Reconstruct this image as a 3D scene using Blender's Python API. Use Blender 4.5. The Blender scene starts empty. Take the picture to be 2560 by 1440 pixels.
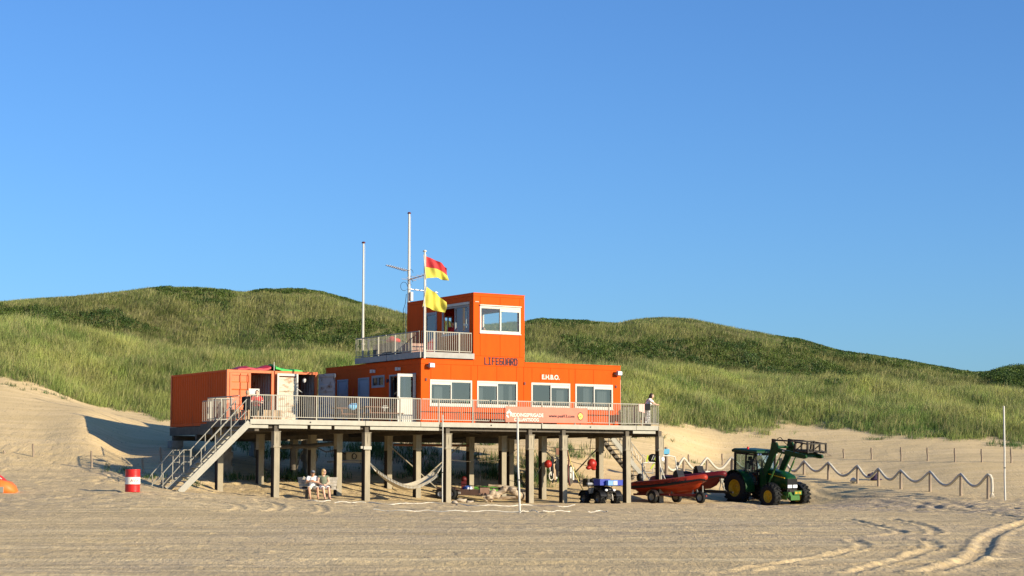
import bpy, bmesh, math, random
import numpy as np
from mathutils import Vector, Matrix, Euler
R=math.radians
rnd=random.Random(7)
SC=bpy.context.scene; COL=SC.collection
# ---------------------------------------------------------------- camera model of the place
F=4900.; PT=math.atan(474/F); CZ=1.1
cP,sP=math.cos(PT),math.sin(PT)
def ray(px,py):
    xc=(px-1280)/F; yc=(720-py)/F; d=cP-yc*sP
    return xc/d,(sP+yc*cP)/d
def at(px,py,Y):
    a,b=ray(px,py); return Vector((a*Y,Y,CZ+b*Y))
TH=R(32.6); cT,sT=math.cos(TH),math.sin(TH)
CX,CY=at(1052,1055,91.5)[:2]
def FP(px,py,v):
    a,b=ray(px,py); Y=(v-CX*sT+CY*cT)/(-a*sT+cT); X=a*Y
    return (X-CX)*cT+(Y-CY)*sT, CZ+b*Y
def SP(px,py,u):
    a,b=ray(px,py); Y=(u+CX*cT+CY*sT)/(a*cT+sT); X=a*Y
    return -(X-CX)*sT+(Y-CY)*cT, CZ+b*Y
def UV(X,Y): return ((X-CX)*cT+(Y-CY)*sT, -(X-CX)*sT+(Y-CY)*cT)
def B2W(u,v,z=0): return Vector((CX+u*cT-v*sT, CY+u*sT+v*cT, z))
# ---------------------------------------------------------------- mesh builder
class Mb:
    def __init__(s): s.v=[]; s.f=[]; s.sm=[]
    def add(s,vs,fs,sm=False):
        o=len(s.v); s.v+= [tuple(p) for p in vs]; s.f+=[tuple(i+o for i in f) for f in fs]; s.sm+=[sm]*len(fs); return s
    def box(s,x0,x1,y0,y1,z0,z1):
        if x0>x1:x0,x1=x1,x0
        if y0>y1:y0,y1=y1,y0
        if z0>z1:z0,z1=z1,z0
        return s.add([(x0,y0,z0),(x1,y0,z0),(x1,y1,z0),(x0,y1,z0),(x0,y0,z1),(x1,y0,z1),(x1,y1,z1),(x0,y1,z1)],
          [(0,3,2,1),(4,5,6,7),(0,1,5,4),(1,2,6,5),(2,3,7,6),(3,0,4,7)])
    def bar(s,p0,p1,w,h,up=(0,0,1)):
        p0=Vector(p0);p1=Vector(p1);d=(p1-p0).normalized();up=Vector(up)
        x=d.cross(up)
        if x.length<1e-4: x=d.cross(Vector((1,0,0)))
        x.normalize(); y=x.cross(d); x=x*w/2; y=y*h/2
        q=[p0-x-y,p0+x-y,p0+x+y,p0-x+y,p1-x-y,p1+x-y,p1+x+y,p1-x+y]
        return s.add(q,[(0,1,2,3),(7,6,5,4),(0,4,5,1),(1,5,6,2),(2,6,7,3),(3,7,4,0)])
    def tube(s,pts,r,n=8,caps=True,sm=True):
        pts=[Vector(p) for p in pts]; m=len(pts)
        rs=r if isinstance(r,(list,tuple)) else [r]*m
        d=(pts[1]-pts[0]).normalized()
        x=d.cross(Vector((0,0,1)))
        if x.length<1e-3: x=d.cross(Vector((0,1,0)))
        x.normalize(); o=len(s.v); vs=[]
        for i,p in enumerate(pts):
            t=(pts[min(i+1,m-1)]-pts[max(i-1,0)]).normalized()
            x=(x-t*x.dot(t)); x.normalize(); y=t.cross(x)
            for k in range(n):
                a=2*math.pi*k/n; vs.append(p+(x*math.cos(a)+y*math.sin(a))*rs[i])
        fs=[]
        for i in range(m-1):
            for k in range(n):
                a=i*n+k;b=i*n+(k+1)%n; fs.append((a,b,b+n,a+n))
        s.add(vs,fs,sm)
        if caps:
            s.add(vs[:n],[tuple(range(n))[::-1]]); s.add(vs[-n:],[tuple(range(n))])
        return s
    def cyl(s,p0,p1,r,r2=None,n=12): return s.tube([p0,p1],[r,r if r2 is None else r2],n)
    def ell(s,c,r,seg=12,rings=8,M=None):
        vs=[];fs=[]
        for j in range(rings+1):
            t=math.pi*j/rings
            for i in range(seg):
                a=2*math.pi*i/seg
                p=Vector((r[0]*math.sin(t)*math.cos(a),r[1]*math.sin(t)*math.sin(a),r[2]*math.cos(t)))
                if M is not None: p=M@p
                vs.append(p+Vector(c))
        for j in range(rings):
            for i in range(seg):
                a=j*seg+i;b=j*seg+(i+1)%seg; fs.append((a,a+seg,b+seg,b))
        return s.add(vs,fs,True)
    def lathe(s,prof,c=(0,0,0),ax='z',n=20,sm=True):
        vs=[];fs=[];m=len(prof)
        for (r,h) in prof:
            for k in range(n):
                a=2*math.pi*k/n;x=r*math.cos(a);y=r*math.sin(a)
                p={'z':(x,y,h),'y':(x,h,y),'x':(h,x,y)}[ax]
                vs.append((p[0]+c[0],p[1]+c[1],p[2]+c[2]))
        for i in range(m-1):
            for k in range(n):
                a=i*n+k;b=i*n+(k+1)%n
                fs.append((a,b,b+n,a+n) if ax=='z' else (a,a+n,b+n,b))
        return s.add(vs,fs,sm)
    def prism(s,poly,ax,d0,d1):
        # poly: 2D points; ax='y': (x,z) extruded along y; 'x': (y,z); 'z': (x,y)
        g={'y':lambda a,b,d:(a,d,b),'x':lambda a,b,d:(d,a,b),'z':lambda a,b,d:(a,b,d)}[ax]
        n=len(poly); vs=[g(a,b,d0) for a,b in poly]+[g(a,b,d1) for a,b in poly]
        fs=[tuple(range(n)),tuple(range(2*n-1,n-1,-1))]+[(i,i+n,(i+1)%n+n,(i+1)%n) for i in range(n)]
        return s.add(vs,fs)
    def grid(s,P,sm=True,close=False):
        m=len(P);n=len(P[0]);vs=[p for r in P for p in r];fs=[]
        for i in range(m-1):
            for j in range(n-1 if not close else n):
                a=i*n+j;b=i*n+(j+1)%n; fs.append((a,b,b+n,a+n))
        return s.add(vs,fs,sm)
    def xf(s,M):
        s.v=[tuple(M@Vector(p)) for p in s.v]; return s
    def join(s,o):
        k=len(s.v); s.v+=o.v; s.f+=[tuple(i+k for i in f) for f in o.f]; s.sm+=o.sm; return s
    def build(s,name,mat,parent=None,loc=(0,0,0),rz=0,off=(0,0,0)):
        me=bpy.data.meshes.new(name)
        me.from_pydata([(p[0]-off[0],p[1]-off[1],p[2]-off[2]) for p in s.v],[],s.f)
        me.polygons.foreach_set('use_smooth',s.sm)
        bm=bmesh.new(); bm.from_mesh(me); bmesh.ops.recalc_face_normals(bm,faces=bm.faces); bm.to_mesh(me); bm.free()
        if mat: me.materials.append(mat)
        o=bpy.data.objects.new(name,me); COL.objects.link(o)
        o.location=loc; o.rotation_euler=(0,0,rz)
        if parent is not None: o.parent=parent
        return o
def tag(o,label=None,cat=None,group=None,kind=None):
    if label:o['label']=label
    if cat:o['category']=cat
    if group:o['group']=group
    if kind:o['kind']=kind
    return o
class Thing:
    """an Empty at the base of a thing; parts are given in the frame's coordinates"""
    def __init__(s,name,label,cat,base=(0,0,0),frame='W',group=None,rz=None,loc=None):
        o=bpy.data.objects.new(name,None); COL.objects.link(o); o.empty_display_size=.3
        s.off=Vector(base)
        if frame=='B': o.location=B2W(*base); o.rotation_euler=(0,0,TH)
        elif frame=='W': o.location=base
        else: s.off=Vector((0,0,0)); o.location=loc; o.rotation_euler=(0,0,rz or 0)
        tag(o,label,cat,group); s.o=o
    def part(s,name,mb,mat,parent=None,label=None):
        o=mb.build(name,mat,parent if parent is not None else s.o,off=s.off)
        if label:o['label']=label
        return o
def one(name,mb,mat,label,cat,base=(0,0,0),frame='W',group=None,kind=None,rz=0,loc=None):
    if frame=='B': o=mb.build(name,mat,None,B2W(*base),TH,off=base)
    elif frame=='W': o=mb.build(name,mat,None,base,0,off=base)
    else: o=mb.build(name,mat,None,loc,rz)
    return tag(o,label,cat,group,kind)
def copy_tree(o,parent=None):
    c=o.copy(); COL.objects.link(c)
    if parent is not None: c.parent=parent
    for ch in [x for x in bpy.data.objects if x.parent is o]: copy_tree(ch,c)
    return c
# ---------------------------------------------------------------- materials
def mat(name,rgb,rough=.6,metal=0,var=.12,scale=3.,bump=0,bscale=40.,rgb2=None,amt=None,spec=.5,stretch=(1,1,1),coat=0):
    m=bpy.data.materials.new(name); m.use_nodes=True; nt=m.node_tree; n=nt.nodes; L=nt.links
    b=n['Principled BSDF']; b.inputs['Roughness'].default_value=rough; b.inputs['Metallic'].default_value=metal
    b.inputs['Specular IOR Level'].default_value=spec*.6
    if coat: b.inputs['Coat Weight'].default_value=coat; b.inputs['Coat Roughness'].default_value=.1
    tc=n.new('ShaderNodeTexCoord'); mp=n.new('ShaderNodeMapping'); mp.inputs['Scale'].default_value=stretch
    L.new(tc.outputs['Object'],mp.inputs['Vector'])
    nz=n.new('ShaderNodeTexNoise'); nz.inputs['Scale'].default_value=scale; nz.inputs['Detail'].default_value=6
    nz.inputs['Roughness'].default_value=.65
    L.new(mp.outputs['Vector'],nz.inputs['Vector'])
    cr=n.new('ShaderNodeValToRGB')
    lo,hi=(.3,.7) if amt is None else amt
    cr.color_ramp.elements[0].position=lo; cr.color_ramp.elements[1].position=hi
    c1=[max(0,c*(1-var)) for c in rgb]+[1]; c2=([min(1,c*(1+var)) for c in rgb] if rgb2 is None else list(rgb2))+[1]
    if rgb2 is not None: c1=list(rgb)+[1]
    cr.color_ramp.elements[0].color=c1; cr.color_ramp.elements[1].color=c2
    L.new(nz.outputs['Fac'],cr.inputs['Fac']); L.new(cr.outputs['Color'],b.inputs['Base Color'])
    if bump:
        nb=n.new('ShaderNodeTexNoise'); nb.inputs['Scale'].default_value=bscale; nb.inputs['Detail'].default_value=4
        L.new(mp.outputs['Vector'],nb.inputs['Vector'])
        bp=n.new('ShaderNodeBump'); bp.inputs['Strength'].default_value=bump; bp.inputs['Distance'].default_value=.02
        L.new(nb.outputs['Fac'],bp.inputs['Height']); L.new(bp.outputs['Normal'],b.inputs['Normal'])
    return m
def glass(name,tint=(.8,.85,.85),refl=.12):
    m=bpy.data.materials.new(name); m.use_nodes=True; nt=m.node_tree; n=nt.nodes; L=nt.links
    out=n['Material Output']; n.remove(n['Principled BSDF'])
    tr=n.new('ShaderNodeBsdfTransparent'); tr.inputs['Color'].default_value=(*tint,1)
    gl=n.new('ShaderNodeBsdfGlossy'); gl.inputs['Roughness'].default_value=.03; gl.inputs['Color'].default_value=(.9,.9,.9,1)
    nz=n.new('ShaderNodeTexNoise'); nz.inputs['Scale'].default_value=1.5
    bp=n.new('ShaderNodeBump'); bp.inputs['Strength'].default_value=.05; L.new(nz.outputs['Fac'],bp.inputs['Height']); L.new(bp.outputs['Normal'],gl.inputs['Normal'])
    fr=n.new('ShaderNodeFresnel'); fr.inputs['IOR'].default_value=1.5
    ad=n.new('ShaderNodeMath'); ad.operation='ADD'; ad.inputs[1].default_value=refl; ad.use_clamp=True
    mx=n.new('ShaderNodeMixShader'); 
    ge=n.new('ShaderNodeNewGeometry'); io=n.new('ShaderNodeMath'); io.operation='MULTIPLY_ADD'; io.inputs[1].default_value=-.833; io.inputs[2].default_value=1.5
    L.new(ge.outputs['Backfacing'],io.inputs[0]); L.new(io.outputs[0],fr.inputs['IOR'])
    L.new(fr.outputs['Fac'],ad.inputs[0]); L.new(ad.outputs[0],mx.inputs['Fac'])
    L.new(tr.outputs[0],mx.inputs[1]); L.new(gl.outputs[0],mx.inputs[2]); L.new(mx.outputs[0],out.inputs['Surface'])
    return m
M={}
M['orange']=mat('orange_panel_paint',(.64,.078,.004),.65,spec=.12,var=.09,scale=2.2,stretch=(1,1,.25),bump=.04,bscale=6)
M['orange_trim']=mat('orange_trim_paint',(.62,.078,.005),.65,spec=.12,var=.05)
M['cont']=mat('container_orange',(.60,.088,.010),.55,rgb2=(.26,.06,.02),amt=(.56,.74),scale=3.,stretch=(1,1.6,.22),bump=.05,spec=.15)
M['cont_rail']=mat('container_rail_orange',(.60,.135,.036),.5,var=.15,scale=6)
M['rust']=mat('white_paint_rusting',(.52,.48,.37),.7,rgb2=(.30,.13,.04),amt=(.50,.66),scale=2.2,stretch=(1,1,2.6))
M['greydoor']=mat('faded_container_inside',(.36,.37,.37),.7,rgb2=(.16,.09,.05),amt=(.52,.68),scale=3)
M['galv']=mat('galvanised_steel',(.29,.275,.225),.5,metal=.15,var=.12,scale=4)
M['rail']=mat('galvanised_railing',(.26,.245,.20),.45,metal=.1,var=.1,scale=6)
M['steel']=mat('weathered_beige_steel',(.29,.25,.175),.7,var=.2,scale=3,bump=.1,rgb2=None,stretch=(1,1,.35))
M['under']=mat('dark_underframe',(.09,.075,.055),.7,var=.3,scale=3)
M['deckwood']=mat('deck_boards',(.22,.17,.12),.8,var=.25,scale=5)
M['white']=mat('white_frame_paint',(.52,.50,.43),.45,var=.05)
M['whitem']=mat('white_pole_enamel',(.56,.54,.47),.4,var=.06,scale=8)
M['greyframe']=mat('grey_window_frame',(.28,.29,.31),.5,var=.08)
M['greypaint']=mat('grey_door_paint',(.30,.33,.38),.5,var=.06)
M['fascia']=mat('grey_balcony_fascia',(.32,.31,.28),.6,var=.15,scale=3)
M['black']=mat('black_plastic',(.008,.008,.009),.45,var=.2)
M['rubber']=mat('black_rubber',(.012,.012,.011),.8,var=.3,scale=8,bump=.3)
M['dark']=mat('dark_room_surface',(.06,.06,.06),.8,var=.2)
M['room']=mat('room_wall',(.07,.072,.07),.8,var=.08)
M['curtain']=mat('grey_curtain',(.26,.27,.26),.9,var=.1,stretch=(8,8,.3))
M['glass']=glass('window_glass',(.40,.43,.44),.05)
M['glass_clear']=glass('clear_tower_glass',(.82,.86,.86),.03)
M['red']=mat('red_cloth',(.55,.03,.03),.7,var=.12)
M['darkred']=mat('dark_red_plastic',(.10,.012,.01),.5)
M['tan']=mat('raw_wood',(.40,.29,.18),.8,var=.25,scale=5,stretch=(1,1,1),bump=.15)
M['woodgrey']=mat('weathered_wood',(.46,.41,.33),.85,var=.3,scale=5,bump=.3)
M['postwood']=mat('weathered_post_wood',(.27,.21,.15),.9,var=.35,scale=6,stretch=(1,1,.2),bump=.4)
M['brownwood']=mat('brown_door_wood',(.16,.062,.028),.6,var=.15)
M['salmon']=mat('salmon_banner_cloth',(.52,.19,.125),.7,var=.05,scale=1.5)
M['textwhite']=mat('white_print',(.62,.60,.53),.6,var=.02)
M['textdark']=mat('dark_print',(.05,.012,.02),.6,var=.02)
M['lampglass']=mat('floodlight_lens',(.85,.85,.82),.15,var=.02)
M['rope']=mat('pale_rope',(.62,.56,.45),.8,var=.15,scale=20,bump=.4,bscale=60)
M['antenna']=mat('antenna_metal',(.5,.5,.5),.35,metal=.6)
M['concrete']=mat('concrete_block',(.25,.23,.20),.85,var=.25,scale=4,bump=.3)
M['post_shade']=mat('painted_post_shade',(.035,.026,.020),.8,var=.3,scale=4,stretch=(1,1,.3))  # shade on the posts' unlit sides, put in as a dark base colour
# ---------------------------------------------------------------- terrain
def vn(x,y,seed=0):
    xi=np.floor(x).astype(np.int64); yi=np.floor(y).astype(np.int64); fx=x-xi; fy=y-yi
    def h(a,b):
        n=(a*374761393+b*668265263+seed*2147483647)&0xffffffff
        n=((n^(n>>13))*1274126177)&0xffffffff
        n=(n^(n>>16))&0xffffff
        return n/float(0xffffff)
    u=fx*fx*(3-2*fx); v=fy*fy*(3-2*fy)
    return (h(xi,yi)*(1-u)+h(xi+1,yi)*u)*(1-v)+(h(xi,yi+1)*(1-u)+h(xi+1,yi+1)*u)*v
def fbm(x,y,oct=4,seed=0,g=.5):
    s=0;a=1;t=0
    for i in range(oct):
        s=s+a*vn(x*2**i,y*2**i,seed+i*17); t+=a; a*=g
    return s/t-.5
def tb(t): t=np.array(t,float); return t
KN={
'A':tb([(-400,78,1242),(0,78,1240),(331,79,1229),(450,80,1234),(690,80,1252),(1000,80,1262),(1600,82,1270),(1930,92,1270),(2100,88,1270),(2300,82,1276),(2560,80,1276),(3000,80,1276)]),
'B':tb([(-400,90,1180),(0,89,1182),(210,90,1177),(330,86,1206),(450,84,1227),(560,89,1230),(690,86.1,1244),(915,88.5,1252),(1118,90.8,1256),(1325,93.3,1258),(1568,96.3,1257),(1650,97.4,1257),(1850,101.3,1253),(1930,99.3,1265),(2040,98.6,1262),(2120,97,1250),(2200,95,1241),(2400,90,1248),(2560,88,1250),(3000,88,1250)]),
'C':tb([(-400,96,1100),(0,96,1102),(100,96.5,1105),(210,98.4,1072),(310,97.2,1138),(430,98.7,1120),(560,97,1160),(690,95,1192),(915,97,1202),(1118,99,1215),(1325,101,1222),(1500,103,1212),(1650,106,1190),(1800,109,1180),(2010,105,1190),(2120,103,1204),(2200,101,1214),(2400,95,1232),(2560,93,1236),(3000,93,1236)]),
'D':tb([(-400,104,1020),(0,104,1022),(210,106,1018),(310,106,1052),(430,106,1082),(560,107,1100),(690,106,1120),(915,107,1122),(1118,108,1122),(1325,109,1115),(1500,111,1122),(1650,113,1130),(1800,115,1160),(2037,113,1144),(2200,110,1149),(2400,106,1155),(2560,105,1157),(3000,105,1157)]),
'E':tb([(-400,112,950),(0,112,948),(100,113,968),(210,113,1012),(310,113,1034),(430,113,1046),(560,115,1056),(690,116,1062),(915,117,1068),(1118,117,1070),(1325,118,1068),(1500,119,1060),(1650,120,1055),(1760,121,1078),(1900,122,1075),(2000,122,1075),(2200,120,1083),(2400,117,1096),(2560,115,1110),(3000,115,1110)]),
'F':tb([(-400,133,812),(0,132,818),(200,133,838),(400,134,866),(600,134,880),(800,134,893),(1000,136,900),(1200,139,905),(1400,141,912),(1600,142,928),(1800,143,946),(2000,144,962),(2200,143,975),(2400,142,985),(2560,140,992),(3000,140,992)]),
'R':tb([(-400,158,766),(0,158,760),(50,158,755),(100,158,750),(180,158,747),(250,158,740),(330,159,731),(360,160,726),(400,160,724),(500,160,725),(600,160,734),(650,160,730),(700,160,726),(750,160,728),(800,160,735),(880,159,758),(950,158,774),(1000,158,787),(1100,160,806),(1200,163,814),(1320,166,806),(1350,167,800),(1450,168,805),(1550,169,809),(1600,169,799),(1660,170,796),(1720,170,798),(1800,170,814),(1900,170,834),(1960,170,848),(2000,170,852),(2060,170,870),(2100,170,880),(2200,169,894),(2300,168,911),(2400,166,928),(2480,165,938),(2520,165,932),(2560,165,930),(3000,165,936)]),
}
PXD=np.arange(-400,3001,2.0)
def smooth(a,w):
    k=np.exp(-.5*(np.arange(-3*w,3*w+1)/w)**2); k/=k.sum()
    p=np.pad(a,3*w,mode='edge'); return np.convolve(p,k,mode='valid')
def z_of(px,py,Y):
    yc=(720-py)/F; return CZ+(sP+yc*cP)/(cP-yc*sP)*Y
PR={}
for k,t in KN.items():
    Yk=np.interp(PXD,t[:,0],t[:,1]); py=np.interp(PXD,t[:,0],t[:,2]); w=5 if k=='R' else 14
    Yk=smooth(Yk,w); py=smooth(py,w); PR[k]=(Yk,z_of(PXD,py,Yk))
one_=np.ones_like(PXD)
KY=[-400*one_,0*one_,32*one_,60*one_]; KZ=[-2.2*one_,-.62*one_,-.5*one_,-.27*one_]
for k in 'ABCDE': KY.append(PR[k][0]); KZ.append(PR[k][1])
KY.append(PR['F'][0]); KZ.append(PR['F'][1])
KY.append(PR['F'][0]+6); KZ.append(PR['F'][1]+.1)
KY.append(PR['R'][0]-3); KZ.append(PR['R'][1]-.25)
KY.append(PR['R'][0]); KZ.append(PR['R'][1])
KY.append(PR['R'][0]+16); KZ.append(PR['R'][1]-2.5)
KY.append(300*one_); KZ.append(7*one_); KY.append(1500*one_); KZ.append(5*one_)
KY=np.array(KY);KZ=np.array(KZ)
def px_of(X,Y): return np.clip(1280+F*1.0047*X/np.maximum(Y,20.),-398,2998)
def zbase(X,Y):
    X=np.atleast_1d(np.asarray(X,float)).ravel();Y=np.atleast_1d(np.asarray(Y,float)).ravel()
    q=(px_of(X,Y)+400)/2; i=np.clip(q.astype(int),0,len(PXD)-2); f=q-i
    ky=KY[:,i]*(1-f)+KY[:,i+1]*f; kz=KZ[:,i]*(1-f)+KZ[:,i+1]*f
    h=np.diff(ky,axis=0); d=np.diff(kz,axis=0)/h
    m=np.zeros_like(ky); a=d[:-1];b=d[1:]
    with np.errstate(divide='ignore',invalid='ignore'):
        hm=np.where(a*b>0,2*a*b/(a+b),0)
    m[1:-1]=hm; m[0]=d[0]; m[-1]=d[-1]
    s=np.clip((Y[None,:]>=ky).sum(0)-1,0,len(ky)-2); c=np.arange(len(Y))
    hh=h[s,c]; t=np.clip((Y-ky[s,c])/hh,0,1); y0=kz[s,c];y1=kz[s+1,c];m0=m[s,c]*hh;m1=m[s+1,c]*hh
    t2=t*t;t3=t2*t
    return (2*t3-3*t2+1)*y0+(t3-2*t2+t)*m0+(-2*t3+3*t2)*y1+(t3-t2)*m1
def Yfoot(X,Y):
    return np.interp(px_of(X,Y),PXD,PR['E'][0])
def Yridge(X,Y): return np.interp(px_of(X,Y),PXD,PR['R'][0])
def veg(X,Y):
    yf=Yfoot(X,Y); n=fbm(X*.35,Y*.2,4,3)*7.+fbm(X*1.4,Y*.7,2,9)*2.
    return (Y-yf)+n      # >0: grown over
def zdune(X,Y):
    z=zbase(X,Y); yf=Yfoot(X,Y); yr=Yridge(X,Y)
    w=np.clip((Y-yf)/8,0,1)*np.clip((yr-Y)/14,.15,1)
    z=z+w*(fbm(X*.16,Y*.13,4,21)*2.0+fbm(X*.6,Y*.5,3,5)*.5)
    return z
def H(x,y): return float(zdune(np.array([x]),np.array([y]))[0])
# wheel tracks: centre line (px,py on the ground), width, depth
def gp(px,py):
    """point of the ground seen at px,py (march along the ray)"""
    a,b=ray(px,py); Ys=np.arange(22,210,.1); z=zdune(a*Ys,Ys); s=CZ+b*Ys
    i=int(np.argmax(z>=s)); return Vector((a*Ys[i],Ys[i],z[i]))
TR=[ # (points, width, depth)
 ([(2300,1440),(2420,1405),(2455,1380),(2475,1345),(2520,1325),(2600,1300)],.38,.12),
 ([(2120,1440),(2290,1390),(2335,1375),(2330,1362),(2290,1350)],.3,.07),
 ([(1840,1432),(2000,1405),(2120,1385),(2160,1368),(2130,1356)],.3,.07),
 ([(1790,1440),(2000,1424),(2250,1412),(2560,1403)],.35,.05),
 ([(2120,1300),(2190,1318),(2250,1330),(2240,1340),(2180,1346)],.3,.07),
 ([(2230,1300),(2300,1315),(2340,1332),(2320,1342)],.3,.07),
 ([(490,1246),(560,1255),(600,1266),(590,1276),(540,1280)],.35,.09),
 ([(600,1246),(680,1257),(700,1270),(660,1282)],.35,.09),
 ([(700,1255),(790,1262),(810,1275),(790,1286)],.3,.07),
 ([(1560,1262),(1800,1270),(2000,1275),(2200,1268),(2600,1290)],.5,.06),
 ([(1900,1254),(2200,1236),(2400,1262),(2620,1310)],.5,.07),
 ([(2040,1225),(2300,1258),(2620,1300)],.5,.07),
 ([(2040,1210),(2330,1250),(2620,1285)],.4,.05),
 ([(-40,1306),(400,1300),(900,1312),(1500,1306),(2100,1330)],.4,.03),
 ([(-40,1340),(600,1330),(1280,1345),(1900,1350),(2600,1362)],.5,.035),
 ([(-40,1378),(700,1362),(1400,1356),(2000,1330),(2600,1318)],.5,.035),
 ([(-40,1400),(700,1408),(1400,1392),(2050,1386),(2600,1380)],.5,.035),
 ([(-40,1425),(800,1432),(1500,1412),(2600,1420)],.4,.03),
]
def build_ground():
    a0=np.arange(-70,2632,3.4); side=np.array([80,180,320,500,800,1300,2000,3000,4500,7000,11000,16000,24000.])
    pxs=np.concatenate([a0[0]-side[::-1],a0,a0[-1]+side]); A=(pxs-1280)/F/1.0047
    Ys=np.concatenate([np.array([-380,-300,-220,-160,-110,-70,-40,-20,-5,8,16,22,25]),np.arange(27,46,.11),np.arange(46,70,.14),np.arange(70,100,.16),np.arange(100,124,.2),np.arange(124,178,.5),np.array([180,184,190,200,215,235,260,300,360,450,600,900,1400.])])
    AA,YY=np.meshgrid(A,Ys); XX=AA*np.maximum(YY,20)
    X=XX.ravel();Y=YY.ravel(); Z=zdune(X,Y)
    yf=Yfoot(X,Y); vg=veg(X,Y)
    sw=np.clip((yf+3-Y)/6,0,1)*np.clip((Y-22)/5,0,1)
    # wind-blown and trodden sand
    flat=np.clip((101-Y)/10,0,1)
    tread=np.clip(fbm(X*.09,Y*.06,3,44)*2.2+.55,0,1)
    n1=fbm(X*2.1,Y*1.5,3,11); n2=fbm(X*.55,Y*.5,3,12)
    dim=np.clip(.42-vn(X*2.6,Y*2.1,31),0,1)*.22*tread
    back=np.clip((Y-62)/14,.12,1)
    Z=Z+sw*(n2*.05+(n1*.06*(.35+tread)*(.3+.7*flat)-dim*(.12+.88*flat))*back)
    Z=Z+sw*(1-np.clip((Y-70)/12,0,1))*(fbm(X*.22,Y*1.3,4,33)*.05+np.clip(fbm(X*3.2,Y*1.6,3,34),-.1,.5)*.075*(.3+1.4*np.clip(fbm(X*.12,Y*.5,3,35)+.5-.35,0,1)))
    rake=(np.abs(np.sin(Y*1.5+X*.05+4*fbm(X*.05,Y*.2,2,61)))**.5)*.045*np.clip((70-Y)/10,0,1)
    Z=Z+rake*sw
    # right hand torn-up band beside the rope fence and the tractor
    pxv=px_of(X,Y)
    band=np.exp(-((Y-np.interp(pxv,[1500,1900,2300,2560],[92,96,84,76]))/6)**2)*np.clip((pxv-1650)/250,0,1)
    Z=Z+band*(fbm(X*1.1,Y*1.3,4,71)*.20)
    M_=np.zeros_like(Z)
    for pts,w,dp in TR:
        P=np.array([gp(*p)[:2] for p in pts]); 
        # resample smooth
        Q=[]
        for i in range(len(P)-1):
            p0=P[max(i-1,0)];p1=P[i];p2=P[i+1];p3=P[min(i+2,len(P)-1)]
            for t in np.linspace(0,1,10,endpoint=False):
                Q.append(.5*((2*p1)+(-p0+p2)*t+(2*p0-5*p1+4*p2-p3)*t*t+(-p0+3*p1-3*p2+p3)*t**3))
        Q=np.array(Q); lo=Q.min(0)-1.5; hi=Q.max(0)+1.5
        idx=np.where((X>lo[0])&(X<hi[0])&(Y>lo[1])&(Y<hi[1]))[0]
        if not len(idx): continue
        best=np.full(len(idx),1e9)
        for i in range(len(Q)-1):
            p=Q[i];d=Q[i+1]-p;l=max((d*d).sum(),1e-6)
            t=np.clip(((X[idx]-p[0])*d[0]+(Y[idx]-p[1])*d[1])/l,0,1)
            best=np.minimum(best,np.hypot(X[idx]-p[0]-t*d[0],Y[idx]-p[1]-t*d[1]))
        q=best/(w*.8); jitter=.7+.8*vn(X[idx]*1.7,Y[idx]*1.7,5)
        Z[idx]+=(-np.exp(-(q/.55)**4)+.75*np.exp(-((q-1.0)/.38)**2))*dp*.32*jitter
    # dark strip of ground cover mask
    n_r,n_c=YY.shape
    me=bpy.data.meshes.new('ground'); nv=len(X)
    me.vertices.add(nv); me.vertices.foreach_set('co',np.stack([X,Y,Z],1).ravel())
    ii=np.arange(n_r-1)[:,None]*n_c+np.arange(n_c-1)[None,:]
    q=np.stack([ii,ii+1,ii+1+n_c,ii+n_c],-1).reshape(-1,4)
    me.loops.add(q.size); me.loops.foreach_set('vertex_index',q.ravel())
    me.polygons.add(len(q)); me.polygons.foreach_set('loop_start',np.arange(0,q.size,4)); 
    me.polygons.foreach_set('use_smooth',np.ones(len(q),bool))
    me.update(calc_edges=True)
    at_=me.attributes.new('grown','FLOAT','POINT')
    at_.data.foreach_set('value',np.clip(vg/1.6,0,1))
    at2=me.attributes.new('torn','FLOAT','POINT'); at2.data.foreach_set('value',np.clip(band+.5*tread*flat*sw,0,1))
    o=bpy.data.objects.new('sand_ground',me); COL.objects.link(o)
    o['kind']='structure'
    me.materials.append(ground_mat())
    return o
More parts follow.
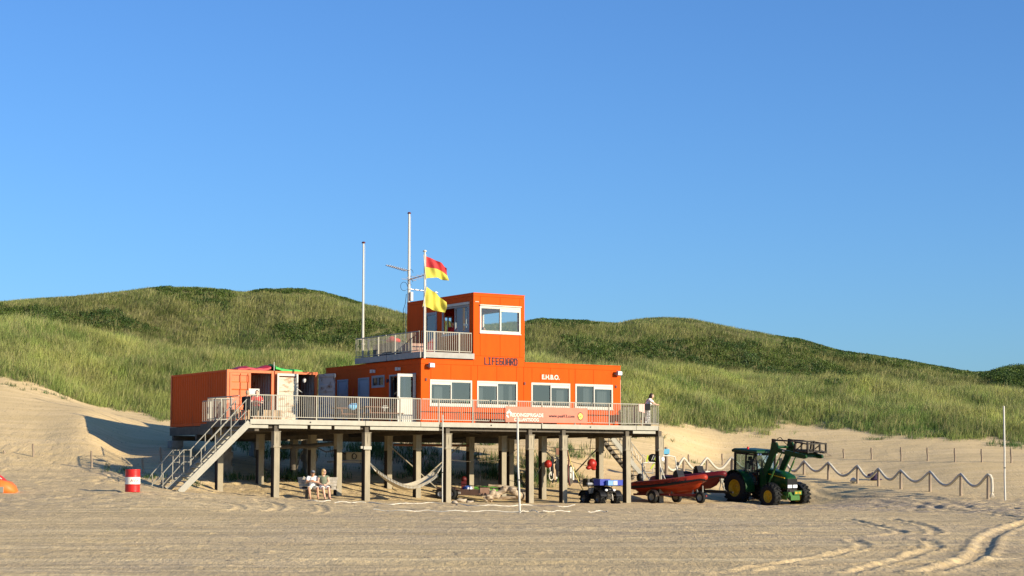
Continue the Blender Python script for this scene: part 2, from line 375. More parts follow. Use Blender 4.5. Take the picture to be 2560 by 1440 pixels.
def ground_mat():
    m=bpy.data.materials.new('beach_sand'); m.use_nodes=True; nt=m.node_tree; n=nt.nodes; L=nt.links
    b=n['Principled BSDF']; b.inputs['Roughness'].default_value=.95; b.inputs['Specular IOR Level'].default_value=.15
    tc=n.new('ShaderNodeTexCoord')
    def noise(sc,det=5,st=(1,1,1),rg=.6):
        mp=n.new('ShaderNodeMapping'); mp.inputs['Scale'].default_value=st; L.new(tc.outputs['Object'],mp.inputs['Vector'])
        t=n.new('ShaderNodeTexNoise'); t.inputs['Scale'].default_value=sc; t.inputs['Detail'].default_value=det; t.inputs['Roughness'].default_value=rg
        L.new(mp.outputs['Vector'],t.inputs['Vector']); return t.outputs['Fac']
    def mix(f,a,bb,fs=None):
        x=n.new('ShaderNodeMix'); x.data_type='RGBA'
        if isinstance(f,float): x.inputs['Factor'].default_value=f
        else: L.new(f,x.inputs['Factor'])
        for k,v in ((6,a),(7,bb)):
            if isinstance(v,tuple): x.inputs[k].default_value=(*v,1)
            else: L.new(v,x.inputs[k])
        return x.outputs[2]
    def rng(v,a,bb,c=0.,d=1.):
        x=n.new('ShaderNodeMapRange'); L.new(v,x.inputs[0]); x.inputs[1].default_value=a;x.inputs[2].default_value=bb;x.inputs[3].default_value=c;x.inputs[4].default_value=d; return x.outputs[0]
    sand=mix(rng(noise(.25,4,(.35,1,1)),.35,.65),(.64,.475,.235),(.55,.415,.215))
    streak=mix(rng(noise(1.2,5,(.12,1.6,1)),.42,.62),sand,(.69,.52,.28))
    sx_=n.new('ShaderNodeSeparateXYZ'); L.new(tc.outputs['Object'],sx_.inputs[0]); near=rng(sx_.outputs['Y'],72,88,1,0); flatm=rng(sx_.outputs['Y'],94,104,.46,.20)
    def mul(a_,b_):
        q_=n.new('ShaderNodeMath'); q_.operation='MULTIPLY'; L.new(a_,q_.inputs[0]); L.new(b_,q_.inputs[1]); return q_.outputs[0]
    st2=mul(rng(noise(1.0,6,(.03,1.1,1),.75),.46,.58),near); streak=mix(st2,streak,(.50,.37,.19)); st3=mul(rng(noise(.8,5,(.04,1.3,1),.7),.54,.64),near); streak=mix(st3,streak,(.76,.585,.31))
    a=n.new('ShaderNodeAttribute'); a.attribute_name='torn'
    x=n.new('ShaderNodeMath'); x.operation='MULTIPLY'; L.new(a.outputs['Fac'],x.inputs[0]); L.new(rng(noise(1.1,6,(.6,1.6,1),.7),.42,.58),x.inputs[1])
    torn=mix(x.outputs[0],streak,(.36,.29,.215))
    sp=rng(noise(5.,4,(1.3,.4,1),.8),.60,.66)
    spk=mix(sp,torn,(.33,.25,.15))
    sh=rng(noise(9.,2,(1,1,1),.9),.735,.76)
    spk=mix(sh,spk,(.78,.74,.66))
    g=n.new('ShaderNodeAttribute'); g.attribute_name='grown'
    soil=mix(rng(noise(.8,5),.35,.65),(.10,.11,.035),(.19,.165,.075))
    y=n.new('ShaderNodeMath'); y.operation='MULTIPLY_ADD'; L.new(g.outputs['Fac'],y.inputs[0]); y.inputs[1].default_value=1.6
    L.new(rng(noise(1.6,4),.3,.7,-.6,.0),y.inputs[2]); y.use_clamp=True
    L.new(mix(y.outputs[0],spk,soil),b.inputs['Base Color'])
    # bump: grains and trodden clods, stretched drag marks
    h1=noise(6.5,5,(1.2,.45,1),.7); h2=noise(1.7,4,(.25,1.8,1),.6); h3=noise(16.,3,(1,1,1),.6)
    ad=n.new('ShaderNodeMath'); ad.operation='MULTIPLY_ADD'; L.new(h1,ad.inputs[0]); ad.inputs[1].default_value=.14; 
    m2=n.new('ShaderNodeMath'); m2.operation='MULTIPLY_ADD'; L.new(h2,m2.inputs[0]); m2.inputs[1].default_value=.10
    m3=n.new('ShaderNodeMath'); m3.operation='MULTIPLY'; L.new(h3,m3.inputs[0]); m3.inputs[1].default_value=.05
    L.new(m3.outputs[0],m2.inputs[2]); L.new(m2.outputs[0],ad.inputs[2])
    bp=n.new('ShaderNodeBump'); L.new(flatm,bp.inputs['Strength']); bp.inputs['Distance'].default_value=1.
    L.new(ad.outputs[0],bp.inputs['Height']); L.new(bp.outputs['Normal'],b.inputs['Normal'])
    return m
# ---------------------------------------------------------------- ground cover
NR=np.random.default_rng(5)
def inpoly(px,py,poly):
    c=np.zeros(px.shape,bool); n=len(poly)
    for i in range(n):
        x1,y1=poly[i];x2,y2=poly[(i+1)%n]
        k=((y1>py)!=(y2>py))&(px<(x2-x1)*(py-y1)/((y2-y1) if y2!=y1 else 1e-9)+x1); c^=k
    return c
SHR=[[(-60,770),(60,772),(150,782),(290,790),(390,826),(340,842),(180,816),(60,802),(-60,798)],
 [(395,716),(560,722),(560,752),(520,778),(440,752),(400,735)],
 [(640,716),(820,728),(900,752),(880,760),(760,740),(640,740)],
 [(700,818),(800,800),(1060,824),(1100,850),(1050,880),(860,884),(735,868)],
 [(1330,790),(1500,798),(1480,815),(1420,822),(1335,815)],
 [(1400,850),(1600,858),(1750,842),(1960,880),(2200,935),(2100,960),(1900,940),(1700,905),(1500,895),(1380,880)],
 [(1960,842),(2100,872),(2300,903),(2490,930),(2520,950),(2300,930),(2080,895),(1960,870)],
 [(2460,930),(2500,915),(2640,905),(2640,972),(2540,978),(2470,958)]]
def pyof(X,Y,Z):
    t=(Z-CZ)/Y; ang=np.arctan(t)-PT; return 720-F*np.tan(ang)
def shrubmask(X,Y,Z):
    px=px_of(X,Y)+fbm(X*.3,Y*.3,4,81)*110; py=pyof(X,Y,Z)+fbm(X*.45,Y*.45,4,82)*46
    k=np.zeros(len(X),bool)
    for p in SHR: k|=inpoly(px,py,p)
    return k
def quads_mesh(name,V,Fq,Ft,C,mat_):
    """V (n,3), quads, tris, per-vertex colour"""
    me=bpy.data.meshes.new(name); me.vertices.add(len(V)); me.vertices.foreach_set('co',V.ravel().astype(np.float32))
    nl=Fq.size+Ft.size; me.loops.add(nl); me.loops.foreach_set('vertex_index',np.concatenate([Fq.ravel(),Ft.ravel()]).astype(np.int32))
    me.polygons.add(len(Fq)+len(Ft))
    ls=np.concatenate([np.arange(len(Fq))*4,Fq.size+np.arange(len(Ft))*3]).astype(np.int32)
    me.polygons.foreach_set('loop_start',ls)
    me.update(calc_edges=True)
    c=me.color_attributes.new('Col','FLOAT_COLOR','POINT'); c.data.foreach_set('color',np.concatenate([C,np.ones((len(C),1))],1).ravel().astype(np.float32))
    me.materials.append(mat_); o=bpy.data.objects.new(name,me); COL.objects.link(o); return o
def vcol_mat(name,transl=.25,rough=.7):
    m=bpy.data.materials.new(name); m.use_nodes=True; nt=m.node_tree; n=nt.nodes; L=nt.links
    b=n['Principled BSDF']; b.inputs['Roughness'].default_value=rough; b.inputs['Specular IOR Level'].default_value=.25
    a=n.new('ShaderNodeVertexColor'); a.layer_name='Col'; L.new(a.outputs['Color'],b.inputs['Base Color'])
    t=n.new('ShaderNodeBsdfTranslucent'); L.new(a.outputs['Color'],t.inputs['Color'])
    mx=n.new('ShaderNodeMixShader'); mx.inputs[0].default_value=transl
    L.new(b.outputs[0],mx.inputs[1]); L.new(t.outputs[0],mx.inputs[2]); L.new(mx.outputs[0],n['Material Output'].inputs['Surface'])
    return m
GM=vcol_mat('marram_grass_blades'); SM=vcol_mat('thicket_leaves',.2,.5)
def blades(cx,cy,cz,hgt,col,nb,width,spread,lean):
    """tufts at c with nb blades each -> arrays"""
    n=len(cx); N=n*nb
    bx=np.repeat(cx,nb)+NR.normal(0,1,N)*np.repeat(spread,nb); by=np.repeat(cy,nb)+NR.normal(0,1,N)*np.repeat(spread,nb); bz=np.repeat(cz,nb)-.06
    h=np.repeat(hgt,nb)*NR.uniform(.55,1.15,N); a=NR.uniform(0,2*np.pi,N)
    lx=(np.repeat(lean,nb)+NR.normal(0,.30,N))*h; ly=NR.normal(0,.28,N)*h
    w=width*NR.uniform(.6,1.3,N); wx=np.cos(a)*w; wy=np.sin(a)*w
    V=np.empty((N,5,3))
    V[:,0]=np.stack([bx-wx,by-wy,bz],1); V[:,1]=np.stack([bx+wx,by+wy,bz],1)
    V[:,2]=np.stack([bx+wx*.7+lx*.38,by+wy*.7+ly*.38,bz+h*.6],1); V[:,3]=np.stack([bx-wx*.7+lx*.38,by-wy*.7+ly*.38,bz+h*.6],1)
    V[:,4]=np.stack([bx+lx,by+ly,bz+h*np.clip(1-.25*np.abs(lx/h),.6,1)],1)
    i=np.arange(N)*5
    Fq=np.stack([i,i+1,i+2,i+3],1); Ft=np.stack([i+3,i+2,i+4],1)
    c=np.repeat(col,nb,0)*NR.uniform(.72,1.3,(N,1)); c=np.repeat(c[:,None,:],5,1)
    return V.reshape(-1,3),Fq,Ft,np.clip(c,0,1).reshape(-1,3)
def build_cover():
    # marram: sample over the seen slopes (and a little past the frame)
    def sample(n,ylo,yhi):
        Y=ylo+(yhi-ylo)*NR.random(n)**.85; px=NR.uniform(-170,2730,n); X=(px-1280)/F/1.0047*Y; return X,Y
    X,Y=sample(150000,108,176)
    Z=zdune(X,Y); v=veg(X,Y); keep=(v>0)&(Y<Yridge(X,Y)+5)
    # thin out toward the foot
    keep&=NR.random(len(X))<np.clip(.25+v/3,0,1)
    X,Y,Z,v=X[keep],Y[keep],Z[keep],v[keep]
    sh=shrubmask(X,Y,Z)
    k2=~sh|(NR.random(len(X))<.45); X,Y,Z,v,sh=X[k2],Y[k2],Z[k2],v[k2],sh[k2]
    far=Y>np.interp(px_of(X,Y),PXD,PR['F'][0])+1
    c1=fbm(X*.35,Y*.35,3,91)+.5; c2=fbm(X*.9,Y*.7,3,92)+.5
    ck=NR.uniform(.88,1.16,len(X))[:,None]*(.80+.62*np.clip((fbm(X*.55+Y*.2,Y*.28,4,97)+.5-.28)/.44,0,1))[:,None]; t=np.clip((c1-.32)/.36,0,1)[:,None]; t2=np.clip((c2-.3)/.4,0,1)[:,None]
    green=np.array([.130,.200,.040]); lime=np.array([.31,.335,.085]); straw=np.array([.34,.31,.13]); dk=np.array([.080,.125,.024]); olive=np.array([.155,.170,.045])
    near=green*(1-t)+lime*t; near=near*(1-.35*t2)+straw*.35*t2
    fr=dk*(1-t)+olive*t; fr=fr*(1-.24*t2)+straw*.24*t2
    col=np.where(far[:,None],fr,near)*ck
    foot=np.clip(1-v/6,0,1)[:,None]; col=col*(1-.6*foot)+np.array([.085,.155,.035])*.6*foot
    rs=(NR.random(len(X))<.14)[:,None]; col=np.where(rs,straw*1.1,col)
    h=np.where(far,.46,.70)*NR.uniform(.7,1.25,len(X))*(.75+.5*c2)*np.clip(.55+v/8,.5,1)
    h=h*np.where(Y>Yridge(X,Y)-6,.45,1)
    h=h*np.where(rs[:,0],1.15,1)
    V,Fq,Ft,C=blades(X,Y,Z,h,col,9,.0115,np.where(far,.20,.17),np.full(len(X),.16)+fbm(X*.1,Y*.1,2,95)*.4)
    o=quads_mesh('dune_grass',V,Fq,Ft,C,GM); o['kind']='stuff'; o['label']='long marram grass growing over the dune slopes'; o['category']='grass'
    # loose tufts on bare sand (seen by the stairs, under the platform, at the foot of the slope)
    T=[]
    for (px,py,n,sx,sy,hh) in [(300,1178,9,.5,.6,.35),(375,1196,8,.5,.5,.35),(470,1205,10,.6,.6,.3),(640,1110,60,2.4,2.2,.8),(690,1140,50,2.0,2.,.8),(600,1095,30,1.5,1.5,.7),(720,1198,24,1.8,.7,.5),(620,1198,16,1.2,.7,.4),(1000,1140,60,2.5,2.5,.8),(930,1130,60,2.2,2.5,.8),(1045,1180,40,1.6,1.6,.6),(1200,1110,22,1.3,.9,.5),(1230,1160,26,1.,.9,.6),(1235,1190,26,1.2,.7,.5),(1345,1170,46,1.2,1.6,.8),(1310,1215,22,1.3,.6,.4),(1290,1198,30,1.6,.8,.5),(1120,1190,24,1.4,.8,.4),(1440,1132,20,1.2,.8,.5),(1430,1140,14,1.,.6,.4),(1590,1087,26,1.6,.4,.35),(1560,1090,14,1.,.4,.3),(2190,1098,10,.6,.5,.3),(2280,1086,16,1.,.4,.3),(2345,1092,26,1.3,.5,.35),(2530,1115,30,1.2,.9,.4),(1750,1160,5,.5,.4,.25),(20,965,8,1.5,.5,.3),(120,985,7,1.2,.6,.4),(1360,1205,30,1.3,.8,.5),(1400,1195,30,1.3,1.,.5),(1060,1105,30,1.5,1.5,.6),(800,1192,20,1.5,.7,.5),(940,1185,20,1.2,.8,.4)]:
        p=gp(px,py); T.append(np.stack([p.x+NR.normal(0,sx*.6,n),p.y+NR.normal(0,sy*.6,n),np.full(n,hh)],1))
    T=np.concatenate(T); z=zdune(T[:,0],T[:,1]); n=len(T)
    col=np.array([.07,.125,.03])*NR.uniform(.7,1.3,(n,1))
    V,Fq,Ft,C=blades(T[:,0],T[:,1],z,T[:,2]*NR.uniform(.6,1.2,n),col,16,.012,np.full(n,.14),np.zeros(n))
    o=quads_mesh('beach_grass',V,Fq,Ft,C,GM); o['kind']='stuff'; o['label']='loose green grass tufts on the bare sand around and under the platform'; o['category']='grass'
    # thicket of low shrubs
    X,Y=sample(70000,118,178); Z=zdune(X,Y)
    k=shrubmask(X,Y,Z)&(Y<Yridge(X,Y)+5)&(veg(X,Y)>2); X,Y,Z=X[k],Y[k],Z[k]
    d=fbm(X*.9,Y*.9,3,55)+.5; nl=34; n=len(X); N=n*nl
    hump=np.clip((px_of(X,Y)-2440)/80,0,1)*.5
    hh=(.18+.42*d)*np.where(Y>Yridge(X,Y)-7,.45,1)+hump
    u=NR.normal(size=(N,3)); u/=np.linalg.norm(u,axis=1)[:,None]; u[:,2]=np.abs(u[:,2])
    rr=NR.random(N)**.4
    cx=np.repeat(X,nl)+u[:,0]*rr*.34; cy=np.repeat(Y,nl)+u[:,1]*rr*.34; cz=np.repeat(Z,nl)+u[:,2]*rr*np.repeat(hh,nl)
    a=NR.normal(size=(N,3)); a/=np.linalg.norm(a,axis=1)[:,None]; b=np.cross(a,NR.normal(size=(N,3))); b/=np.linalg.norm(b,axis=1)[:,None]
    keepn=None; s=NR.uniform(.035,.075,N)[:,None]; c0=np.stack([cx,cy,cz],1)
    V=np.stack([c0-a*s,c0-b*s*.6,c0+a*s,c0+b*s*.6],1).reshape(-1,3); i=np.arange(N)*4
    t=np.clip((fbm(X*.7,Y*.5,3,66)+.5-.3)/.4,0,1)[:,None]
    col=np.array([.040,.080,.017])*(1-t)+np.array([.085,.125,.022])*t
    C=np.repeat(np.repeat(col,nl,0)*NR.uniform(.6,1.5,(N,1)),4,0)
    o=quads_mesh('shrub_thicket',V,np.stack([i,i+1,i+2,i+3],1),np.zeros((0,3),int),C,SM); o['kind']='stuff'; o['label']='dark green low thicket covering parts of the upper dunes'; o['category']='shrubs'
build_ground(); build_cover()
# ================================================================ lifeguard station
ZD=3.63; ZR=6.62; ZT=9.86; U1=11.46; V1=9.7; UT0=2.87; UT1=5.76; VT=6.41
def wall(mb,fn,a0,a1,z0,z1,holes,d0,d1):
    """wall slab; fn(a,d,z)->point ; holes (a0,a1,z0,z1)"""
    xs=sorted(set([a0,a1]+[x for h in holes for x in h[:2] if a0<x<a1])); zs=sorted(set([z0,z1]+[z for h in holes for z in h[2:] if z0<z<z1]))
    def hole(x,z): return any(h[0]<x<h[1] and h[2]<z<h[3] for h in holes)
    nx=len(xs)-1;nz=len(zs)-1
    S=[[not hole((xs[i]+xs[i+1])/2,(zs[j]+zs[j+1])/2) for j in range(nz)] for i in range(nx)]
    for i in range(nx):
        for j in range(nz):
            if not S[i][j]: continue
            A,Bx,C,D=xs[i],xs[i+1],zs[j],zs[j+1]
            for d in (d0,d1): mb.add([fn(A,d,C),fn(Bx,d,C),fn(Bx,d,D),fn(A,d,D)],[(0,1,2,3)])
            for (cond,p,q) in ((i==0 or not S[i-1][j],(A,C),(A,D)),(i==nx-1 or not S[i+1][j],(Bx,C),(Bx,D)),(j==0 or not S[i][j-1],(A,C),(Bx,C)),(j==nz-1 or not S[i][j+1],(A,D),(Bx,D))):
                if cond: mb.add([fn(p[0],d0,p[1]),fn(q[0],d0,q[1]),fn(q[0],d1,q[1]),fn(p[0],d1,p[1])],[(0,1,2,3)])
FR=lambda a,d,z:(a,d,z)         # front/back walls: a=u, depth=v
SD=lambda a,d,z:(d,a,z)         # side walls: a=v, depth=u
def seams(a_list,z0,z1,w=.008): return [(a-w,a+w,z0,z1) for a in a_list]
fu=lambda px,py=980:FP(px,py,0)[0]
WN=[]
for (x0,y0,x1,y1,bl) in ((1076,949,1178,1013,0),(1193.6,953,1291.7,1015,0),(1329,958.6,1423.6,1020,1),(1439,961,1530,1023,1)):
    WN.append((fu(x0),fu(x1),4.50,5.65,bl))
TW=(FP(1200.6,763,0)[0],FP(1299.4,833,0)[0],8.02,9.30)
st=Thing('lifeguard_station','orange lifeguard station of panelled cabins with a lookout tower, standing on the steel platform','building',(0,0,ZD),'B')
# ---- cabin walls
holesF=[(w[0],w[1],w[2],w[3]) for w in WN]
sx=[fu(x) for x in (1077,1127,1177.5,1194,1242,1291,1309,1330,1376,1422.5,1438,1483.6,1528)]
mb=Mb(); wall(mb,FR,0.0,U1,ZD+.02,ZR-.22,holesF+seams(sx,ZD,ZR),0,.03)
wall(mb,FR,0.0,UT0,ZR-.21,ZR-.002,[],0,.03); wall(mb,FR,UT1,U1,ZR-.21,ZR-.002,[],0,.03)
wall(mb,FR,UT0+.005,UT1-.005,ZR-.21,ZR+.25,[],0,.03)
st.part('wall',mb,M['orange'])
mb=Mb(); wall(mb,FR,0.03,U1-.03,ZD+.02,ZR-.03,holesF,.034,.14); st.part('wall',mb,M['orange_trim'])
LD=[(5.07,6.14,ZD+.03,5.95),(7.28,8.35,ZD+.03,5.95)]; LW=(3.53,4.74,5.47,6.0); LE=(.50,2.98,ZD+.03,5.97)
hs=LD+[LW,LE]
mb=Mb(); wall(mb,SD,.031,V1-.031,ZD+.02,ZR-.22,hs+seams([2.43+.9,4.87,7.0,8.5],ZD,ZR),0,.03); wall(mb,SD,.031,V1-.031,ZR-.21,ZR-.002,[],0,.03)
st.part('wall',mb,M['orange'])
mb=Mb(); wall(mb,SD,.142,V1-.14,ZD+.02,ZR-.03,hs,.034,.14); wall(mb,SD,.142,V1-.14,ZD+.02,ZR-.002,[],U1-.14,U1)
wall(mb,FR,.142,U1-.142,ZD+.02,ZR-.002,[],V1-.14,V1); st.part('wall',mb,M['orange'])
mb=Mb(); mb.box(.15,U1-.15,.15,V1-.15,ZD+.03,ZD+.06); mb.box(.15,U1-.15,.15,V1-.15,ZR-.20,ZR-.17)
mb.box(.15,U1-.15,3.6,3.66,ZD+.07,ZR-.21); mb.box(3.0,3.06,.2,3.58,ZD+.07,ZR-.21); mb.box(5.76,5.82,.2,3.58,ZD+.07,ZR-.21)
st.part('interior_partition',mb,M['room'])
mb=Mb(); mb.box(.03,U1-.03,.03,V1-.03,ZR-.06,ZR+.0); mb.box(-.02,UT0-.02,-.02,.06,ZR+.002,ZR+.03); mb.box(UT1+.01,U1+.02,-.02,.06,ZR+.002,ZR+.03); mb.box(U1-.04,U1+.02,.065,V1,ZR+.002,ZR+.03); mb.box(-.02,.05,.065,V1,ZR+.002,ZR+.03)
st.part('roof',mb,M['orange_trim'])
# ---- lookout tower
TWL=(.40,2.88,8.02,9.39); TDL=(3.46,4.60,6.95,9.18); TWR=(.5,3.8,8.0,9.3); TWB=(UT1-.75,UT1-.25,8.0,9.3)
mb=Mb(); wall(mb,FR,UT0,UT1,ZR+.26,ZT-.14,[TW]+seams([TW[0],(TW[0]+TW[1])/2,TW[1]],ZR,ZT),0,.03); wall(mb,FR,UT0,UT1,ZT-.13,ZT,[],0,.03)
wall(mb,SD,.031,VT,6.94,ZT-.14,[TWL,TDL]+seams([3.1,5.0],6,ZT),UT0,UT0+.03); wall(mb,SD,.031,VT,ZT-.13,ZT,[],UT0,UT0+.03); wall(mb,SD,0.031,VT,ZR+.001,6.93,[],UT0,UT0+.03)
st.part('tower_wall',mb,M['orange'])
mb=Mb(); wall(mb,FR,UT0+.034,UT1-.034,ZR+.01,ZT-.03,[TW],.034,.12); wall(mb,SD,.124,VT-.1,ZR+.01,ZT-.03,[TWL,TDL],UT0+.034,UT0+.12)
wall(mb,SD,.124,VT-.1,ZR+.01,ZT-.002,[TWR],UT1-.1,UT1-.001); wall(mb,FR,UT0+.124,UT1-.124,ZR+.01,ZT-.002,[TWB],VT-.1,VT-.001)
st.part('tower_wall',mb,M['orange'])
mb=Mb(); mb.box(UT0+.04,UT1-.04,.04,VT-.04,ZT-.06,ZT-.005); mb.box(UT0-.02,UT1+.02,-.02,.05,ZT+.002,ZT+.03); mb.box(UT0-.02,UT0+.05,.055,VT,ZT+.002,ZT+.03); mb.box(UT1-.05,UT1+.02,.055,VT,ZT+.002,ZT+.03)
st.part('tower_roof',mb,M['orange_trim'])
mb=Mb(); mb.box(UT0+.13,UT1-.13,.13,VT-.13,6.96,6.99); mb.box(UT0+.13,UT1-.13,.13,VT-.13,ZT-.2,ZT-.17); st.part('tower_floor',mb,M['room'])
def window(fn,a0,a1,z0,z1,d,parent_thing,m='white',split=.5,blind=None,curt=(),t=.07,sill=True,roll=0,side=1,open_=None,fw=.045,gm='glass'):
    """sliding window in a hole; d=outer face depth, side=+1 inward"""
    f=Mb(); D0=d-.03*side; D1=d+.05*side
    def bx(x0,x1,q0,q1,dd0=D0,dd1=D1,mb=None):
        p=fn(x0,dd0,q0);q=fn(x1,dd1,q1); (mb or f).box(p[0],q[0],p[1],q[1],p[2],q[2])
    bx(a0-.03,a1+.03,z1-fw,z1+.03); bx(a0-.03,a1+.03,z0-.03,z0+fw); bx(a0-.03,a0+fw,z0+fw,z1-fw); bx(a1-fw,a1+.03,z0+fw,z1-fw)
    mid=a0+(a1-a0)*split
    if split: bx(mid-.025,mid+.025,z0+fw,z1-fw)
    W=parent_thing.part('window',f,M[m])
    segs=[(a0+fw,mid-.025),(mid+.025,a1-fw)] if split else [(a0+fw,a1-fw)]
    for i,(x0,x1) in enumerate(segs):
        if open_==i: continue
        g=Mb(); p=d+.02*side; g.add([fn(x0,p,z0+fw),fn(x1,p,z0+fw),fn(x1,p,z1-fw),fn(x0,p,z1-fw)],[(0,1,2,3)])
        parent_thing.part('pane',g,M[gm],W)
        if split:
            s=Mb(); bx(x0,x1,z0+fw,z0+fw+.035,d-.01*side,d+.01*side,s); bx(x0,x1,z1-fw-.035,z1-fw,d-.01*side,d+.01*side,s); parent_thing.part('sash',s,M[m],W)
    if blind is not None:
        b=Mb(); x0,x1=segs[blind]; bx(x0,x1,z1-fw-.16,z1-fw-.04,d-.025*side,d-.012*side,b); parent_thing.part('blind_slat',b,M['white'],W)
    if roll:
        b=Mb(); bx(a0-.05,a1+.05,z1+.04,z1+.04+roll,d-.09*side,d+.0*side-.002*side,b); parent_thing.part('shutter_box',b,M['white'],W)
    if sill:
        b=Mb(); bx(a0-.05,a1+.05,z0-.075,z0-.034,d-.06*side,d-.002*side,b); parent_thing.part('sill',b,M['white'],W)
    for (x0,x1) in curt:
        c=Mb(); n=22; rows=[]
        for q in (z0-.1,z1+.02):
            rows.append([fn(x0+(x1-x0)*k/n,d+(.22+.03*math.sin(k*1.9))*side,q) for k in range(n+1)])
        c.grid(rows); parent_thing.part('curtain',c,M['curtain'],W)
    return W
cu=[[(.15,.35),(.52,.62)],[(.02,.2),(.5,.72),(.86,.99)],[(.72,.99)],[(.28,.50),(.66,.99)]]
for (a0,a1,z0,z1,bl),cs in zip(WN,cu):
    window(FR,a0,a1,z0,z1,0,st,blind=bl,curt=[(a0+(a1-a0)*c[0],a0+(a1-a0)*c[1]) for c in cs])
window(FR,TW[0],TW[1],TW[2],TW[3]-.06,0,st,blind=1,roll=.05,gm='glass_clear')
window(SD,TWL[0],TWL[1],TWL[2],TWL[3]-.08,UT0,st,split=.52,roll=.12,open_=1,m='greyframe',gm='glass_clear')
window(SD,TWR[0],TWR[1],TWR[2],TWR[3],UT1,st,side=-1,sill=False,gm='glass_clear')
window(FR,TWB[0],TWB[1],TWB[2],TWB[3],VT,st,side=-1,sill=False,gm='glass_clear')
window(SD,LW[0],LW[1],LW[2],LW[3],0,st,m='greyframe',sill=False,fw=.05)
# side doors
def door(fn,a0,a1,z0,z1,d,th,handle_at,m='greypaint'):
    f=Mb()
    for (x0,x1,q0,q1) in ((a0-.03,a0+.05,z0,z1+.03),(a1-.05,a1+.03,z0,z1+.03),(a0+.052,a1-.052,z1-.05,z1+.03)):
        p=fn(x0,d-.03,q0);q=fn(x1,d+.06,q1); f.box(p[0],q[0],p[1],q[1],p[2],q[2])
    D=th.part('door',f,M['greyframe'])
    l=Mb(); p=fn(a0+.055,d+.0,z0+.01);q=fn(a1-.055,d+.045,z1-.055); l.box(p[0],q[0],p[1],q[1],p[2],q[2])
    p=fn(a0+.2,d-.012,z1-.7);q=fn(a1-.2,d-.002,z1-.25); l.box(p[0],q[0],p[1],q[1],p[2],q[2])
    th.part('door_leaf',l,M[m],D)
    h=Mb(); p=fn(handle_at,d-.06,z0+1.02);q=fn(handle_at+.13,d-.04,z0+1.05); h.box(p[0],q[0],p[1],q[1],p[2],q[2]); p=fn(handle_at,d-.05,z0+1.0);q=fn(handle_at+.03,d-.002,z0+1.07); h.box(p[0],q[0],p[1],q[1],p[2],q[2])
    th.part('handle',h,M['galv'],D); return D
for (a0,a1,z0,z1) in LD: door(SD,a0,a1,z0,z1,0,st,a1-.24)
# tower door with glass
D=window(SD,TDL[0],TDL[1],TDL[2],TDL[3],UT0,st,m='greyframe',split=0,sill=False,fw=.1)
# entrance: frame, side light with curtain, open white leaf
D=window(SD,1.55,2.98,ZD+.03,5.97,0,st,m='greyframe',split=0,sill=False,curt=[(1.6,2.3)])
f=Mb()
f.box(-.03,.05,.47,.53,ZD+.03,5.99); f.box(-.03,.05,.531,1.50,5.92,5.99); D=st.part('door',f,M['greyframe'])
l=Mb(); x0,x1=-1.0,-.035; zz0,zz1=ZD+.04,5.93
l.box(x0,x0+.13,.44,.49,zz0,zz1); l.box(x1-.13,x1,.44,.49,zz0,zz1); l.box(x0+.131,x1-.131,.44,.49,zz1-.13,zz1); l.box(x0+.131,x1-.131,.44,.49,zz0,zz0+1.15)
st.part('door_leaf',l,M['white'],D)
g=Mb(); g.add([(x0+.13,.465,zz0+1.15),(x1-.13,.465,zz0+1.15),(x1-.13,.465,zz1-.13),(x0+.13,.465,zz1-.13)],[(0,1,2,3)]); st.part('pane',g,M['glass'],D)
h=Mb(); h.box(x0+.03,x0+.06,.40,.438,zz0+1.05,zz0+1.2); st.part('handle',h,M['galv'],D)
# brown back-side door standing open at the right corner
f=Mb(); p0=Vector((U1+.03,.35,0)); p1=Vector((12.16,1.03,0)); mid=(p0+p1)/2
f.bar((mid.x,mid.y,ZD+.05),(mid.x,mid.y,5.98),.93,.04,up=((p1-p0).normalized().cross(Vector((0,0,1)))))
D=st.part('door',f,M['brownwood'],label='brown door standing open at the right end of the cabin')
f=Mb(); f.bar((p1.x,p1.y,ZD+.05),(p1.x,p1.y,6.02),.05,.07); st.part('door_edge',f,M['white'],D)
# floodlights and small lamps
def flood(u,v,z,ny,th,s=1.):
    b=Mb(); l=Mb()
    if ny=='f':
        b.bar((u-.13*s,v-.02,z-.02),(u-.10*s,v-.18,z-.03),.05,.05); b.prism([(v-.16,z-.12),(v-.30,z-.09),(v-.30,z+.09),(v-.16,z+.13)],'x',u-.13*s,u+.13*s); b.box(u-.03,u+.03,v-.158,v-.001,z-.04,z+.03)
        l.prism([(v-.304,z-.085),(v-.315,z-.085),(v-.315,z+.085),(v-.304,z+.085)],'x',u-.115*s,u+.115*s)
    else:
        b.box(v-.20,v-.001,u-.10*s,u+.10*s,z-.09,z+.07); l.box(v-.15,v-.02,u-.108,u-.102,z-.07,z+.05)
    o=th.part('floodlight',b,M['greyframe'] if ny=='f' else M['white']); th.part('lens',l,M['lampglass'],o)
for px,py in ((1073,914),(1541.5,934)):
    u,z=FP(px,py,0); flood(u,0,z,'f',st)
for px,py in ((838,938),(936,928),(999,922)):
    v,z=SP(px,py,0); flood(v,0,z,'s',st)
for px,py in ((1064.5,949),(1311,959),(1539,967)):
    u,z=FP(px,py,0); b=Mb(); b.box(u-.045,u+.045,-.05,-.001,z-.06,z+.07); st.part('vent',b,M['darkred'])
v,z=SP(970,952,0); b=Mb(); b.cyl((-.001,v,z),(-.08,v,z),.09); st.part('alarm_bell',b,M['darkred'])
u,z=FP(1191,754,0); b=Mb(); b.box(u-.08,u+.12,-.03,-.001,z-.02,z+.02); st.part('bracket',b,M['galv'])
